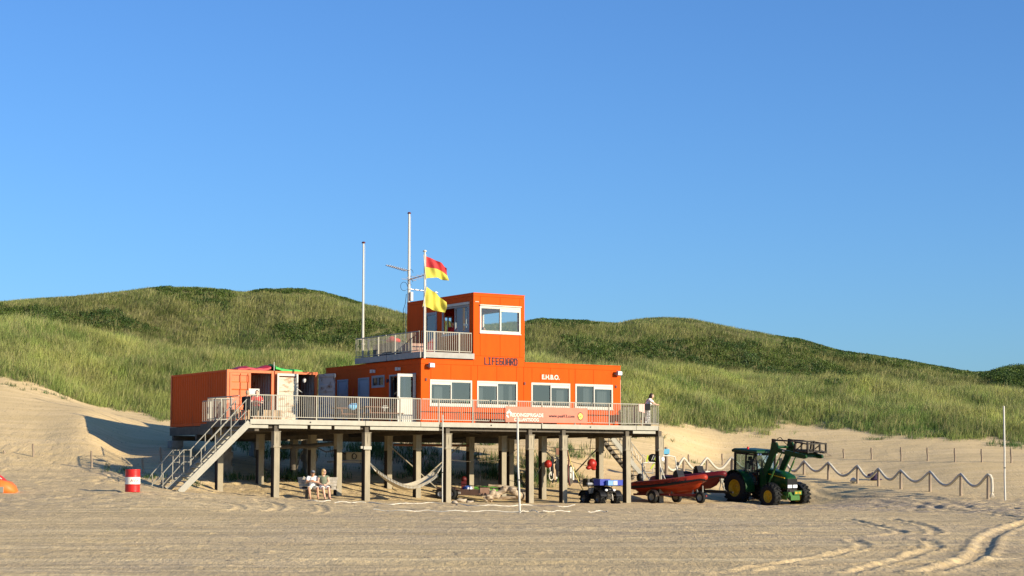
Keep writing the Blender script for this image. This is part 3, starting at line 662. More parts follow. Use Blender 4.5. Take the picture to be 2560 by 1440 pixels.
# lettering LIFEGUARD: blocky strokes
def strokes(word,u0,u1,z0,z1,m,th,wt=.044,dp=-.012):
    G={'L':[(0,1,0,0),(0,0,1,0)],'I':[(0,0,1,0),(.5,0,.5,1),(0,1,1,1)],'F':[(0,0,0,1),(0,1,1,1),(0,.5,.8,.5)],'E':[(0,0,0,1),(0,1,1,1),(0,.5,.8,.5),(0,0,1,0)],
     'G':[(1,1,.15,1),(0,.85,0,.15),(.15,0,.85,0),(1,.1,1,.5),(1,.5,.55,.5)],'U':[(0,1,0,.15),(.15,0,.85,0),(1,.15,1,1)],'A':[(0,0,0,.8),(.2,1,.8,1),(1,.8,1,0),(0,.45,1,.45)],
     'R':[(0,0,0,1),(0,1,.85,1),(1,.9,1,.6),(.85,.5,0,.5),(.45,.5,1,0)],'D':[(0,0,0,1),(0,1,.7,1),(.7,1,1,.75),(1,.75,1,.25),(1,.25,.7,0),(.7,0,0,0)]}
    n=len(word); w=(u1-u0)/n; mb=Mb()
    for i,c in enumerate(word):
        ww=w*.62 if c!='I' else w*.5
        for (a,b,c2,d) in G[c]:
            p=(u0+i*w+a*ww,dp,z0+b*(z1-z0)); q=(u0+i*w+c2*ww,dp,z0+d*(z1-z0))
            d_=Vector(q)-Vector(p); d_.normalize()
            mb.bar(Vector(p)-d_*wt/2,Vector(q)+d_*wt/2,.02,wt*1.25,up=d_.cross(Vector((0,1,0))))
    return th.part('lettering',mb,M[m])
u0,za=FP(1212,907,0); u1_,zb=FP(1296,895,0)
strokes('LIFEGUARD',u0,u1_,6.485,6.485+.31,'textdark',st)
def text(body,fn,a0,a1,z0,z1,m,name,parent,th,ext=.004,d=0.,bold=0.):
    c=bpy.data.curves.new('t','FONT'); c.body=body; c.extrude=ext; c.offset=bold; c.size=1
    o=bpy.data.objects.new('t',c); COL.objects.link(o); dg=bpy.context.evaluated_depsgraph_get(); dg.update()
    me=bpy.data.meshes.new_from_object(o.evaluated_get(dg)); bpy.data.objects.remove(o)
    co_=[v.co.copy() for v in me.vertices]; xs=[v.x for v in co_]; ys=[v.y for v in co_]; mx,Mx,my,My=min(xs),max(xs),min(ys),max(ys)
    mb=Mb(); vs=[]
    for v in co_:
        vs.append(fn(a0+(v.x-mx)/(Mx-mx)*(a1-a0),d-v.z,z0+(v.y-my)/(My-my)*(z1-z0)))
    mb.add(vs,[tuple(p.vertices) for p in me.polygons]); bpy.data.meshes.remove(me)
    return th.part(name,mb,M[m],parent)
a0,_=FP(1352,943,0); a1,_=FP(1398,943,0); z1_=FP(1375,935.5,0)[1]; z0_=FP(1375,951,0)[1]
b=Mb(); b.box(a0-.03,a1+.03,-.02,-.001,z0_-.02,z1_+.02); sg=st.part('sign_board',b,M['orange_trim'])
text('E.H.B.O.',FR,a0+.05,a1,z0_+.04,z1_-.03,'textwhite','lettering',sg,st,d=-.026,bold=.03)
# ---- balcony on the roof
b=Mb(); b.box(-.06,UT0-.03,-.06,6.3,ZR+.14,ZR+.30); st.part('balcony_floor',b,M['deckwood'])
b=Mb(); b.box(.0,UT0-.02,-.12,-.065,ZR+.08,ZR+.34); b.box(-.12,-.065,-.12,3.1,ZR+.06,ZR+.34); b.box(-.12,-.065,3.16,6.35,ZR+.06,ZR+.34); b.box(-.05,UT0,6.305,6.35,ZR+.1,ZR+.34)
st.part('balcony_fascia',b,M['fascia'])
def railing(mb,p0,p1,h,sp=.105,gap=.09,post_every=1.4,mat_=None,posts=True,t=.013):
    p0=Vector(p0);p1=Vector(p1);d=p1-p0;L=d.length;d/=L
    mb.bar(p0+Vector((0,0,h)),p1+Vector((0,0,h)),.045,.04); mb.bar(p0+Vector((0,0,gap)),p1+Vector((0,0,gap)),.035,.035)
    n=max(2,int(round(L/sp)))
    for k in range(n+1):
        p=p0+d*(L*k/n); mb.bar(p+Vector((0,0,gap)),p+Vector((0,0,h)),t*1.6,t*1.6,up=d)
    if posts:
        m=max(1,int(round(L/post_every)))
        for k in range(m):
            p=p0+d*(L*(k+.5)/m); mb.bar(p+Vector((0,0,-.12)),p+Vector((0,0,h)),.05,.05,up=d)
    return mb
zb_=ZR+.32
b=Mb(); railing(b,(-.03,-.09,zb_),(2.70,-.09,zb_),.98,post_every=1.6); st.part('railing',b,M['rail'])
b=Mb(); railing(b,(-.10,.0,zb_),(-.10,3.1,zb_),.98,sp=.13,t=.008); st.part('railing',b,M['galv'])
b=Mb(); railing(b,(-.10,3.2,zb_),(-.10,6.3,zb_),.98,sp=.13,t=.008); st.part('railing',b,M['galv'])
b=Mb(); railing(b,(-.05,6.28,zb_),(2.7,6.28,zb_),.98,sp=.3); st.part('railing',b,M['rail'])
# things inside the tower
b=Mb(); b.box(UT0+.2,UT1-.2,.2,.75,7.72,7.76); b.box(UT0+.25,UT0+.3,.25,.7,6.99,7.718); b.box(UT1-.3,UT1-.25,.25,.7,6.99,7.718)
one('desk',b,M['dark'],'dark desk behind the front window of the lookout tower','desk',((UT0+UT1)/2,.45,6.99),'B')
for (u,w_,h_,tilt) in ((4.85,.42,.30,.1),(3.7,.36,.28,-.2),(5.25,.2,.16,.2)):
    b=Mb(); b.bar((u-.5*w_*math.cos(tilt),.45-.5*w_*math.sin(tilt),8.02),(u+.5*w_*math.cos(tilt),.45+.5*w_*math.sin(tilt),8.02),.03,h_); b.box(u-.02,u+.02,.46,.5,7.765,7.9); b.box(u-.1,u+.1,.4,.55,7.762,7.775)
    one('monitor',b,M['black'],{4.85:'wide black screen on the tower desk, right of the seated person',3.7:'black screen on the tower desk at the left of its front window',5.25:'smallest black screen on the tower desk, at the right end'}[u],'monitor',(u,.45,7.762),'B',group='screens on the tower desk')
# telescope on a stand in the tower's side window
b=Mb(); b.bar((UT0+.35,.75,8.35),(UT0+.3,1.35,8.45),.1,.1); b.cyl((UT0+.35,1.0,8.3),(UT0+.35,1.0,7.0),.02); b.cyl((UT0+.35,1.25,8.3),(UT0+.35,1.25,9.1),.02)
one('telescope',b,M['white'],'white telescope on a stand behind the tower side window','telescope',(UT0+.35,1.0,7.0),'B')
# ================================================================ platform
pf=Thing('platform','raised steel platform with grey edge beams, railings and tall I-beam posts carrying the orange cabins','platform',(1.6,-1.3,0),'B')
b=Mb()
b.box(-9.36,12.66,-1.44,-.02,3.55,3.615); b.box(-9.36,-.02,-.015,3.1,3.55,3.615); b.box(-8.05,-.02,3.105,6.78,3.55,3.615); b.box(U1+.02,12.66,-.015,4.9,3.55,3.615); b.box(-.0,U1,-.015,V1,3.5,3.60)
pf.part('deck',b,M['deckwood'])
jo=[-9.40]+[FP(x,1056,-1.5)[0] for x in (914,1052,1098.5,1353,1591)]+[12.70]
b=Mb()
for i in range(len(jo)-1):
    b.box(jo[i]+(.012 if i!=3 and i!=4 else .05),jo[i+1]-.012,-1.5,-1.445,3.42,3.635)
pf.part('edge_beam',b,M['galv'])
b=Mb()
for x0,x1 in ((612,670),(697,768),(776,828),(836,900),(925,1098),(1582,1638)):
    b.box(FP(x0,1066,-1.4)[0],FP(x1,1066,-1.4)[0],-1.42,-1.36,3.25,3.385)
pf.part('lower_beam',b,M['galv'])
b=Mb()
for x in (776,1228,1476):
    u=FP(x,1055,-1.5)[0]; b.cyl((u,-1.503,3.53),(u,-1.52,3.53),.035)
pf.part('bolt',b,M['black'])
b=Mb(); b.box(-9.41,-9.36,-1.44,3.1,3.36,3.62); b.box(-9.35,-8.1,3.105,3.15,3.36,3.62); b.box(-8.1,-8.055,3.16,6.8,3.36,3.62); b.box(12.665,12.71,-1.5,4.9,3.36,3.62)
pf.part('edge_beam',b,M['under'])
# girders under the deck
PU=[FP(x,1244,-1.3)[0] for x in (688,915,1118,1325,1409,1568,1650)]
b=Mb()
for u in PU+[-9.0]:
    v1=8.9 if -.5<u<11.5 else (6.7 if u>-9 and u<0 else 4.8 if u>0 else 3.0)
    b.box(u-.1,u+.1,-1.34,v1,3.12,3.40)
for v in (-1.15,1.5,4.5): b.box(-9.2,12.6 if v<4 else 12.4,v-.08,v+.08,3.26,3.50) if v<3 else b.box(-8.0,12.4,v-.08,v+.08,3.26,3.50)
b.box(0,U1,7.4,7.56,3.26,3.49); b.box(-.2,U1+.1,9.45,9.6,2.92,3.49); b.box(-8.0,-.3,6.62,6.76,2.98,3.5); b.box(-9.2,-8.1,2.9,3.05,3.0,3.5)
for k in range(36): b.box(-9.0+k*.6,-8.94+k*.6,-1.3,2.9 if k<2 else 6.6 if k<15 else 9.2 if k<34 else 4.5,3.405,3.545)
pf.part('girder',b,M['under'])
b=Mb(); zc=3.55
for u in (-6.7,-4.35,-1.98): b.box(u-.09,u+.09,6.85,13.6,3.20,3.60)
for v in (7.2,10.3,13.2): b.box(-6.8,-1.85,v-.09,v+.09,2.95,3.195)
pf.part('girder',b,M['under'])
def hpost(mb,u,v,z0,z1,w=.26,t=.035,head=True,wb=None):
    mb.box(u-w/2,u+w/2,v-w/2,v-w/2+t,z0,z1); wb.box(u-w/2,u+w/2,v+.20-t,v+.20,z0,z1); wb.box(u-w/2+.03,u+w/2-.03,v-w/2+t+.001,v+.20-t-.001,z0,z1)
    if head:
        mb.box(u-w/2-.04,u+w/2+.04,v-w/2-.04,v+w/2+.04,z1,z1+.025)
        for s in (-1,1):
            mb.box(u+s*(w/2+.012)-.01,u+s*(w/2+.012)+.01,v-w/2-.02,v+w/2+.02,z1-.62,z1-.002)
        mb.box(u-w/2-.05,u+w/2+.05,v-w/2-.03,v-w/2-.004,z1-.68,z1-.62); mb.box(u-w/2-.05,u-w/2-.026,v-w/2,v+w/2,z1-.7,z1-.6)
        mb.add([(u-.02,v-w/2-.006,z1-.5),(u+.0,v-w/2-.05,z1),(u+.02,v-w/2-.006,z1-.5),(u,v-w/2-.05,z1-.02)],[(0,1,2),(0,2,3)])
    return mb
posts=[(u,-1.3) for u in PU]
posts+=[(FP(548,1200,2.9)[0],2.9)]
posts+=[(FP(x,1200,1.5)[0],1.5) for x in (845,1043,1257,1357,1500)]
posts+=[(FP(x,1200,4.5)[0],4.5) for x in (650,780,971,1176,1276)]
posts+=[(FP(x,1200,7.5)[0],7.5) for x in (735,)]
for (u,v) in posts:
    w=B2W(u,v); b=Mb(); wb=Mb(); hpost(b,u,v,H(w.x,w.y)-.4,3.10,wb=wb)
    po=pf.part('post',b,M['steel']); pf.part('post_shaded_web',wb,M['post_shade'],po,label='web and rear flange of the post, coloured dark to stand for shade')
for (u,v) in ((-6.6,13.3),(-6.6,7.3),(-2.1,7.3),(-2.1,13.3)):
    w=B2W(u,v); zg=H(w.x,w.y); b=Mb()
    z=zg-.3; k=0
    while z<2.93:
        s=.30 if k%2 else .24; z2=min(z+.34,2.94); b.box(u-s,u+s,v-s,v+s,z,z2); z=z2; k+=1
    pf.part('block_pier',b,M['concrete'])
# braces
def brace(p,q,r=.03,m='steel',name='brace'):
    b=Mb(); b.cyl(p,q,r,n=8); pf.part(name,b,M[m])
def FPp(px,py,v):
    u,z=FP(px,py,v); return (u,v,z)
brace(FPp(972,1112,2.5),FPp(1100,1228,2.5)); brace(FPp(1160,1105,3),FPp(1050,1205,2.4)); 
brace(FPp(984,1112,4.4),FPp(1172,1114,4.4),.06,'brownwood'); 
brace(FPp(1360,1124,1.5),FPp(1410,1172,1.5),.035,'under'); brace(FPp(1437,1182,1.4),FPp(1492,1123,1.4),.035,'under'); brace(FPp(1172,1082,3),FPp(1300,1098,3),.04,'under'); 
b=Mb(); b.tube([FPp(694,1117,3),FPp(760,1116,3),FPp(850,1108,3)],.10); b.cyl(FPp(733,1118,3),FPp(733,1175,3),.12); b.tube([FPp(762,1118,3),FPp(750,1140,3),FPp(742,1172,3)],.03); b.tube([FPp(795,1120,3),FPp(815,1130,3),FPp(836,1126,3)],.03)
pf.part('drain_pipe',b,M['under'])
u,z=FP(918,1120,-1.5); b=Mb(); b.box(u-.19,u+.2,-1.54,-1.465,z-.07,z+.08); b.box(u-.34,u-.24,-1.54,-1.45,z-.03,z+.08); pf.part('clamp',b,M['galv'])
# railings along the edge
RB=[(626,1051.5),(1054.5,1223),(1228.5,1477.5),(1481,1646)]
zr_=ZD+.02
for x0,x1 in RB:
    b=Mb(); railing(b,(FP(x0,1040,-1.47)[0],-1.47,zr_),(FP(x1,1040,-1.47)[0],-1.47,zr_),1.04,sp=.103,post_every=1.95); pf.part('railing',b,M['rail'])
b=Mb(); railing(b,(-9.37,-.25,zr_),(-9.37,3.08,zr_),1.04,sp=.13,t=.009); pf.part('railing',b,M['galv'])
b=Mb(); railing(b,(-9.33,3.08,zr_),(-8.1,3.08,zr_),1.04,sp=.2,t=.009); pf.part('railing',b,M['galv'])
b=Mb(); railing(b,(-8.07,3.12,zr_),(-8.07,6.6,zr_),1.04,sp=.2,t=.009); pf.part('railing',b,M['galv'])
b=Mb(); railing(b,(12.64,-1.42,zr_),(12.64,2.3,zr_),1.04); pf.part('railing',b,M['rail'])
b=Mb(); railing(b,(11.6,4.85,zr_),(12.6,4.85,zr_),1.04); pf.part('railing',b,M['rail'])
# ================================================================ left staircase
ls=Thing('staircase','pale steel staircase with handrails and a side landing at the left end of the platform','staircase',(-11.5,-1.4,.2),'B')
va,vb,vc=-1.44,-.38,.80
pt=(FP(624,1056,va)[0],FP(624,1056,va)[1]); pb=FP(449,1231,va)
slope=(pt[1]-pb[1])/(pt[0]-pb[0])
def stringer(p,q,v,h=.27,t=.05):
    b=Mb(); d=Vector((q[0]-p[0],q[1]-p[1])); d.normalize(); n=Vector((-d.y,d.x))*h/2
    b.prism([(p[0]+n.x,p[1]+n.y),(q[0]+n.x,q[1]+n.y),(q[0]-n.x,q[1]-n.y),(p[0]-n.x,p[1]-n.y)],'y',v-t/2,v+t/2); return b
ls.part('stringer',stringer(pb,pt,va),M['rail'])
zl=FP(476,1183,vb)[1]; ul=pt[0]-(pt[1]-zl)/slope
ls.part('stringer',stringer((ul,zl),pt,vb),M['rail'])
n=int((pt[1]-pb[1])/.2)
for k in range(1,n+1):
    z=pt[1]+.05-k*.2; u=pt[0]-(pt[1]-z+.05)/slope; b=Mb(); b.box(u-.13,u+.13,va+.03,vb-.03,z-.02,z+.02); ls.part('tread',b,M['galv'])
u2=FP(457,1184,vb)[0]
b=Mb(); b.box(u2,ul+.15,vb-.0,vc,zl-.05,zl); b.box(u2,ul+.1,vb-.04,vb-.002,zl-.22,zl+.0); b.box(u2-.03,u2-.002,vb-.04,vc,zl-.18,zl); ls.part('landing',b,M['rail'])
qb=FP(415,1230,vb)
ls.part('stringer',stringer(qb,(u2,zl-.1),vb-.02,.2),M['rail']); ls.part('stringer',stringer(qb,(u2,zl-.1),vc,.2),M['rail'])
sl2=(zl-.1-qb[1])/(u2-qb[0]); n2=max(1,int((zl-.1-qb[1])/.2))
for k in range(1,n2+1):
    z=zl-k*.2; u=u2-(zl-z)/sl2; b=Mb(); b.box(u-.13,u+.13,vb+.01,vc-.03,z-.02,z+.02); ls.part('tread',b,M['galv'])
def hand(v,hh,low=False,mid=.5):
    b=Mb(); r=.024
    top=(pt[0]-.15,v,pt[1]+hh); ln=(ul+.05,v,zl+hh)
    b.tube([top,ln],r); b.tube([(top[0],v,top[2]-hh+hh*mid),(ln[0],v,zl+hh*mid)],r*.9)
    for t in (0.02,.34,.68,.98):
        u=top[0]+(ln[0]-top[0])*t; z=top[2]+(ln[2]-top[2])*t; b.tube([(u,v,z-hh-.05),(u,v,z)],r)
    ls.part('handrail',b,M['rail'])
hh=1.0
hand(va,hh); hand(vb,hh)
b=Mb(); r=.024
# landing + lower flight rails
ub=FP(368,1200,vc)[0]
for v in (vb,vc):
    lo=(qb[0]-.2,v,qb[1]+hh-.25)
    b.tube([(ul+.05,v,zl+hh),(u2+.02,v,zl+hh),lo,(lo[0]-.15,v,lo[2]-.25)],r,sm=False); b.tube([(ul+.05,v,zl+hh*.48),(u2+.02,v,zl+hh*.48),(lo[0],v,lo[2]-hh*.5)],r*.9,sm=False)
    for (u,z0,z1) in ((ul+.05,zl,zl+hh),(u2+.03,zl,zl+hh),((u2+lo[0])/2,(zl+qb[1])/2-.2,(zl+hh+lo[2])/2),(lo[0]+.05,qb[1]-.4,lo[2]+.03)): b.tube([(u,v,z0),(u,v,z1)],r)
b.tube([(ul+.05,vb,zl+hh),(ul+.05,vc,zl+hh)],r); b.tube([(u2+.03,vc,zl+hh),(ul+.05,vc,zl+hh)],r)
ls.part('handrail',b,M['rail'])
# ================================================================ right, rear staircase
rs=Thing('staircase','steep staircase with rope on its rail, going down behind the right platform end','staircase',(15.2,3.0,.6),'B')
vn_,vf_=2.9,3.9
pt2=FP(1524,1087,vn_); pb2=FP(1612,1197,vn_); pt2=(12.75,3.5) if False else pt2
s2=(pb2[1]-pt2[1])/(pb2[0]-pt2[0]); ptop=(12.72,pt2[1]+(12.72-pt2[0])*s2)
ls_,b=None,None
rs.part('stringer',stringer(pb2,ptop,vn_,.24),M['rail']); rs.part('stringer',stringer(pb2,ptop,vf_,.24),M['under'])
n=int((ptop[1]-pb2[1])/.22)
for k in range(0,n+1):
    z=ptop[1]-k*.22; u=ptop[0]+(z-ptop[1])/s2; b=Mb(); b.box(u-.13,u+.15,vn_+.03,vf_-.03,z-.02,z+.02); rs.part('tread',b,M['under'])
b=Mb()
for v in (vn_,vf_):
    q0=(ptop[0],v,ptop[1]+1); q1=(pb2[0],v,pb2[1]+1); b.tube([q0,q1],.024); b.tube([(q0[0],v,q0[2]-.5),(q1[0],v,q1[2]-.5)],.02)
    for t in (0,.33,.66,1): 
        p=Vector(q0).lerp(Vector(q1),t); b.tube([p-Vector((0,0,1.05)),p],.024)
rs.part('handrail',b,M['galv'])
b=Mb(); P=[]
for k in range(40):
    t=k/39; P.append((ptop[0]+(pb2[0]-ptop[0])*t+.05*math.sin(k*2.1),vn_-.06+.05*math.sin(k*1.3),ptop[1]+(pb2[1]-ptop[1])*t+.62+.16*math.sin(k*1.7)))
b.tube(P,.022,6); one('rope',b,M['rope'],'tangled pale rope hung along the rail of the rear right stairs','rope',P[-1],'B')
# gate frame at the foot
b=Mb(); p=FPp(1607,1137,vn_-.3)
# ================================================================ shipping containers
def container(u0,u1,v0,v1,z0,z1,label,idx):
    t=Thing('shipping_container',label,'container',((u0+u1)/2,v0,z0),'B',group='steel storage containers at the left end')
    p=.13
    b=Mb()
    for u in (u0,u1-p): b.box(u,u+p,v0,v0+p,z0,z1); b.box(u,u+p,v1-p,v1,z0,z1)
    b.box(u0+p,u1-p,v0+.01,v0+p,z1-.13,z1-.002); b.box(u0+p,u1-p,v0+.01,v0+p,z0+.002,z0+.13); b.box(u0+p,u1-p,v1-p,v1-.01,z1-.13,z1-.002); b.box(u0+p,u1-p,v1-p,v1-.01,z0+.002,z0+.13)
    t.part('corner_frame',b,M['cont_rail'])
    b=Mb()
    for u in (u0+.01,u1-.07): b.box(u,u+.06,v0+p,v1-p,z0+.002,z0+.14); b.box(u,u+.06,v0+p,v1-p,z1-.10,z1-.004)
    t.part('side_rail',b,M['cont'])
    for side,u in ((0,u0+.03),(1,u1-.03)):
        b=Mb(); pr=[];v=v0+p; k=0
        pat=[(0,0),(.07,0),(.105,.036),(.175,.036),(.21,0)]
        while v<v1-p-.01:
            for (dv,du) in pat[:-1]:
                if v+dv<v1-p: pr.append((v+dv,du))
            v+=.28 if k%1==0 else .2; k+=1
        s=1 if side==0 else -1
        rows=[[(u+s*du,v_,z) for (v_,du) in pr] for z in (z0+.13,z1-.09)]; b.grid(rows,sm=False); t.part('side_panel',b,M['cont'] if side==0 else M['greydoor'])
    b=Mb(); pr=[];u=u0+p;k=0
    while u<u1-p: pr+= [(u,0),(u+.1,0),(u+.14,.035),(u+.24,.035)]; u+=.28
    pr=[q for q in pr if q[0]<u1-p]
    b.grid([[(q[0],v1-.06-q[1],z) for q in pr] for z in (z0+.1,z1-.1)],sm=False); t.part('end_panel',b,M['greydoor'])
    b=Mb(); b.box(u0+.02,u1-.02,v0+.05,v1-.05,z1-.05,z1-.006); t.part('roof',b,M['cont'])
    b=Mb(); b.box(u0+.08,u1-.08,v0+.14,v1-.05,z0+.02,z0+.10); t.part('floor',b,M['tan'])
    return t
def leaf(t,p0,p1,z0,z1,m,front=1,rods=True,label=None,rodm='cont_rail'):
    """door leaf between two plan points"""
    p0=Vector((p0[0],p0[1],0));p1=Vector((p1[0],p1[1],0)); d=(p1-p0); L=d.length; d/=L; nrm=Vector((d.y,-d.x,0))*front
    b=Mb()
    def P(a,n_,z): q=p0+d*a+nrm*n_; return (q.x,q.y,z)
    for (a0,a1,c0,c1) in ((0,.09,z0,z1),(L-.09,L,z0,z1),(.092,L-.092,z0,z0+.12),(.092,L-.092,z1-.12,z1)):
        b.bar(P((a0+a1)/2,0,c0),P((a0+a1)/2,0,c1),a1-a0,.06,up=nrm) if c1-c0>1 else b.bar(P(a0,0,(c0+c1)/2),P(a1,0,(c0+c1)/2),.06,c1-c0)
    D=t.part('door',b,M[m] if m!='rust' else M['white'],label=label)
    b=Mb(); rows=[]; z=z0+.12; zs=[];k=0
    while z<z1-.12: zs.append((z,-.015 if k%2 else .02)); zs.append((min(z+.30,z1-.12),-.015 if k%2 else .02)); z+=.36; k+=1
    for (z,o) in zs: rows.append([P(.09,o,z),P(L-.09,o,z)])
    b.grid(rows,sm=False); t.part('door_panel',b,M[m],D)
    if rods:
        for a in (L*.5,L*.86):
            b=Mb(); b.cyl(P(a,.055,z0+.03),P(a,.055,z1-.03),.018,n=8); b.box(*sum([[min(x,y),max(x,y)] for x,y in zip(P(a-.05,.035,z0+1.0),P(a+.09,.075,z0+1.05))],[])); t.part('locking_bar',b,M[rodm],D)
    return D
z0c,z1c=3.63,6.25
c1=container(-6.76,-4.29,6.8,13.65,z0c,z1c,'orange steel container with one front door shut, leftmost on the platform',0)
c2=container(-4.24,-1.92,6.8,13.65,z0c,z1c,'steel container with a dark open front, between the leftmost container and the cabin',1)
leaf(c1,(-6.62,6.80),(-5.53,6.80),z0c+.14,z1c-.14,'cont_rail',label='closed orange container door with locking bars')
leaf(c1,(-4.18,6.68),(-3.05,6.70),z0c+.10,z1c-.12,'rust',rods=False,label='white container door with rust stains, folded back over the neighbour')
leaf(c2,(-1.90,6.74),(-1.62,5.58),z0c+.10,z1c-.10,'greydoor',rods=False,label='grey rusty container door swung open beside the cabin')
leaf(c2,(-4.10,6.80),(-3.10,6.82),z0c+.14,z1c-.14,'cont_rail',rods=False)
# goods inside the containers
b=Mb(); 
for z in (4.3,5.0,5.7): b.box(-3.0,-2.1,8.4,9.2,z,z+.03)
for u in (-3.0,-2.13): b.box(u,u+.03,8.4,8.43,3.74,5.9)
one('storage_rack',b,M['brownwood'],'brown storage rack with shelves inside the right container','rack',(-2.5,8.8,3.74),'B')
pp=FPp(760,951,7.4); b=Mb(); b.ell(pp,(.11,.11,.13)); one('lamp',b,M['lampglass'],'round white lamp hanging inside the open right container','lamp',pp,'B')
pp=FPp(749,978,7.3); b=Mb(); b.bar((pp[0]-.12,pp[1],pp[2]+.1),(pp[0]+.14,pp[1],pp[2]-.06),.04,.04); b.bar((pp[0]-.12,pp[1],pp[2]+.1),(pp[0]-.12,pp[1],3.75),.03,.03); one('signal_paddle',b,M['white'],'white paddle leaning inside the open right container','paddle',pp,'B')
# flysheet bundles on the container roofs
def bundle(name,label,u0,u1,v,ztab,m,th=.10):
    b=Mb(); n=len(ztab)-1; rows=[]
    for j in range(7):
        s=j/6; rows.append([(u0+(u1-u0)*i/n, v-.1+s*1.5, z1c+.02+ztab[i]*math.sin(math.pi*(.12+.82*s))**.7+.02*math.sin(i*2.3+j)) for i in range(n+1)])
    b.grid(rows); bt=[[(p[0],p[1],max(z1c+.004,p[2]-th)) for p in r] for r in rows]; b.grid(bt)
    for (a,c) in ((rows[0],bt[0]),(rows[-1],bt[-1]),([r[0] for r in rows],[r[0] for r in bt]),([r[-1] for r in rows],[r[-1] for r in bt])): b.grid([a,c])
    one(name,b,m,label,'tarpaulin',((u0+u1)/2,v,z1c),'B',group='folded sheets on the container roofs')
bundle('tarpaulin','crumpled dark red sheet with a raised corner on the leftmost container roof',-6.2,-4.45,6.9,[.03,.10,.17,.20,.16,.13,.12,.15,.22,.30],mat('red_sheet',(.42,.02,.035),.5,var=.25,scale=3))
bundle('tarpaulin','bright green sheet lying on the roof of the right container',-4.2,-2.7,6.9,[.34,.26,.20,.15,.12,.11,.12,.14,.10,.03],mat('green_sheet',(.03,.42,.06),.5,var=.2,scale=3,rgb2=None))
b=Mb(); b.cyl((-4.32,6.75,z1c),(-4.32,6.75,z1c+.42),.02); one('short_pole',b,M['white'],'short white pole between the red and green sheets on the container roofs','pole',(-4.32,6.75,z1c),'B')
# ================================================================ flagpoles, mast, flags
def pole(u,v,z0,top,label,r0=.055,capm='darkred',name='flagpole',cat='flagpole',r1=.04):
    t=Thing(name,label,cat,(u,v,z0),'B')
    b=Mb(); b.tube([(u,v,z0),(u,v,(z0+top)/2),(u,v,top)],[r0,(r0+r1)/2,r1],10); t.part('shaft',b,M['whitem'])
    b=Mb(); b.lathe([(0,top+.10),(.05,top+.095),(.095,top+.05),(.095,top+.02),(.03,top),(0,top)],(u,v,0),n=12); t.part('pole_cap',b,M[capm])
    b=Mb(); b.cyl((u+.07,v-.03,z0+.3),(u+.07,v-.03,top-.1),.006,n=5); t.part('halyard',b,M['rope'])
    return t
def ztop(u,v,py):
    w=B2W(u,v); return z_of(0,py,w.y)
p1=(.0,5.72); t1=pole(p1[0]-.02,p1[1],ZR+.34,ztop(*p1,609),'bare white flagpole with dark cap at the far left corner of the roof balcony')
b=Mb(); b.box(p1[0]-.1,p1[0]+.08,p1[1]-.05,p1[1]+.05,ZR+1.0,ZR+1.05); t1.part('clamp',b,M['galv'])
p3=(.06,-.2); t3=pole(p3[0],p3[1],ZR+.02,ztop(*p3,630),'white flagpole flying two flags at the front corner of the roof balcony',capm='whitem')
p2=(3.08,6.62); t2=pole(p2[0],p2[1],ZR+.02,ztop(*p2,535),'tallest white mast carrying aerials behind the lookout tower',r0=.085,name='antenna_mast',cat='mast',r1=.05)
def Bp(px,py,du=0,dv=0):
    w=B2W(*p2); p=at(px,py,w.y); u,v=UV(p.x,p.y); return Vector((u+du,v+dv,p.z))
def yagi(a,b_,n,el,vert=False):
    mb=Mb(); a=Vector(a);c=Vector(b_); mb.cyl(a,c,.028,n=6); d=(c-a)
    side=Vector((0,0,1)) if vert else d.normalized().cross(Vector((0,0,1))).normalized()
    for k in range(n):
        p=a+d*((k+.3)/n); h=side*el*(1-.35*k/n); mb.cyl(p-h,p+h,.015,n=5)
    t2.part('aerial',mb,M['antenna'])
yagi(Bp(1018,677),Bp(942,667,0,-1.0),10,.30); yagi(Bp(1019,700),Bp(1040,689,.1,-1.2),5,.55); yagi(Bp(1019,722),Bp(1104,727,.3,.9),6,.25)
b=Mb(); 
for (c,r) in ((Bp(1026,682),.16),(Bp(1010,716),.2),(Bp(1026,705),.14)):
    b.tube([c+Vector((r*math.cos(t),0,r*1.1*math.sin(t))) for t in np.linspace(0,5.2,14)],.011,5)
b.tube([Bp(1016,735),Bp(1013,760),Bp(1008,775),Bp(1009,800),Bp(1008,835)],.014,5); t2.part('cable',b,M['black'])
c=Bp(1027,741); b=Mb(); b.box(c.x-.07,c.x+.07,c.y-.12,c.y-.02,c.z-.22,c.z+.22); t2.part('junction_box',b,M['white'])
b=Mb(); p=Bp(1007,830,0,-.3); b.cyl((p.x,p.y,ZR+.3),(p.x,p.y,p.z+1.3),.012,n=6); b.cyl((p.x,p.y,p.z-.3),(p.x,p.y,p.z+.1),.03,n=6); one('whip_aerial',b,M['antenna'],'thin whip aerial left of the lookout tower','aerial',(p.x,p.y,ZR+.3),'B')
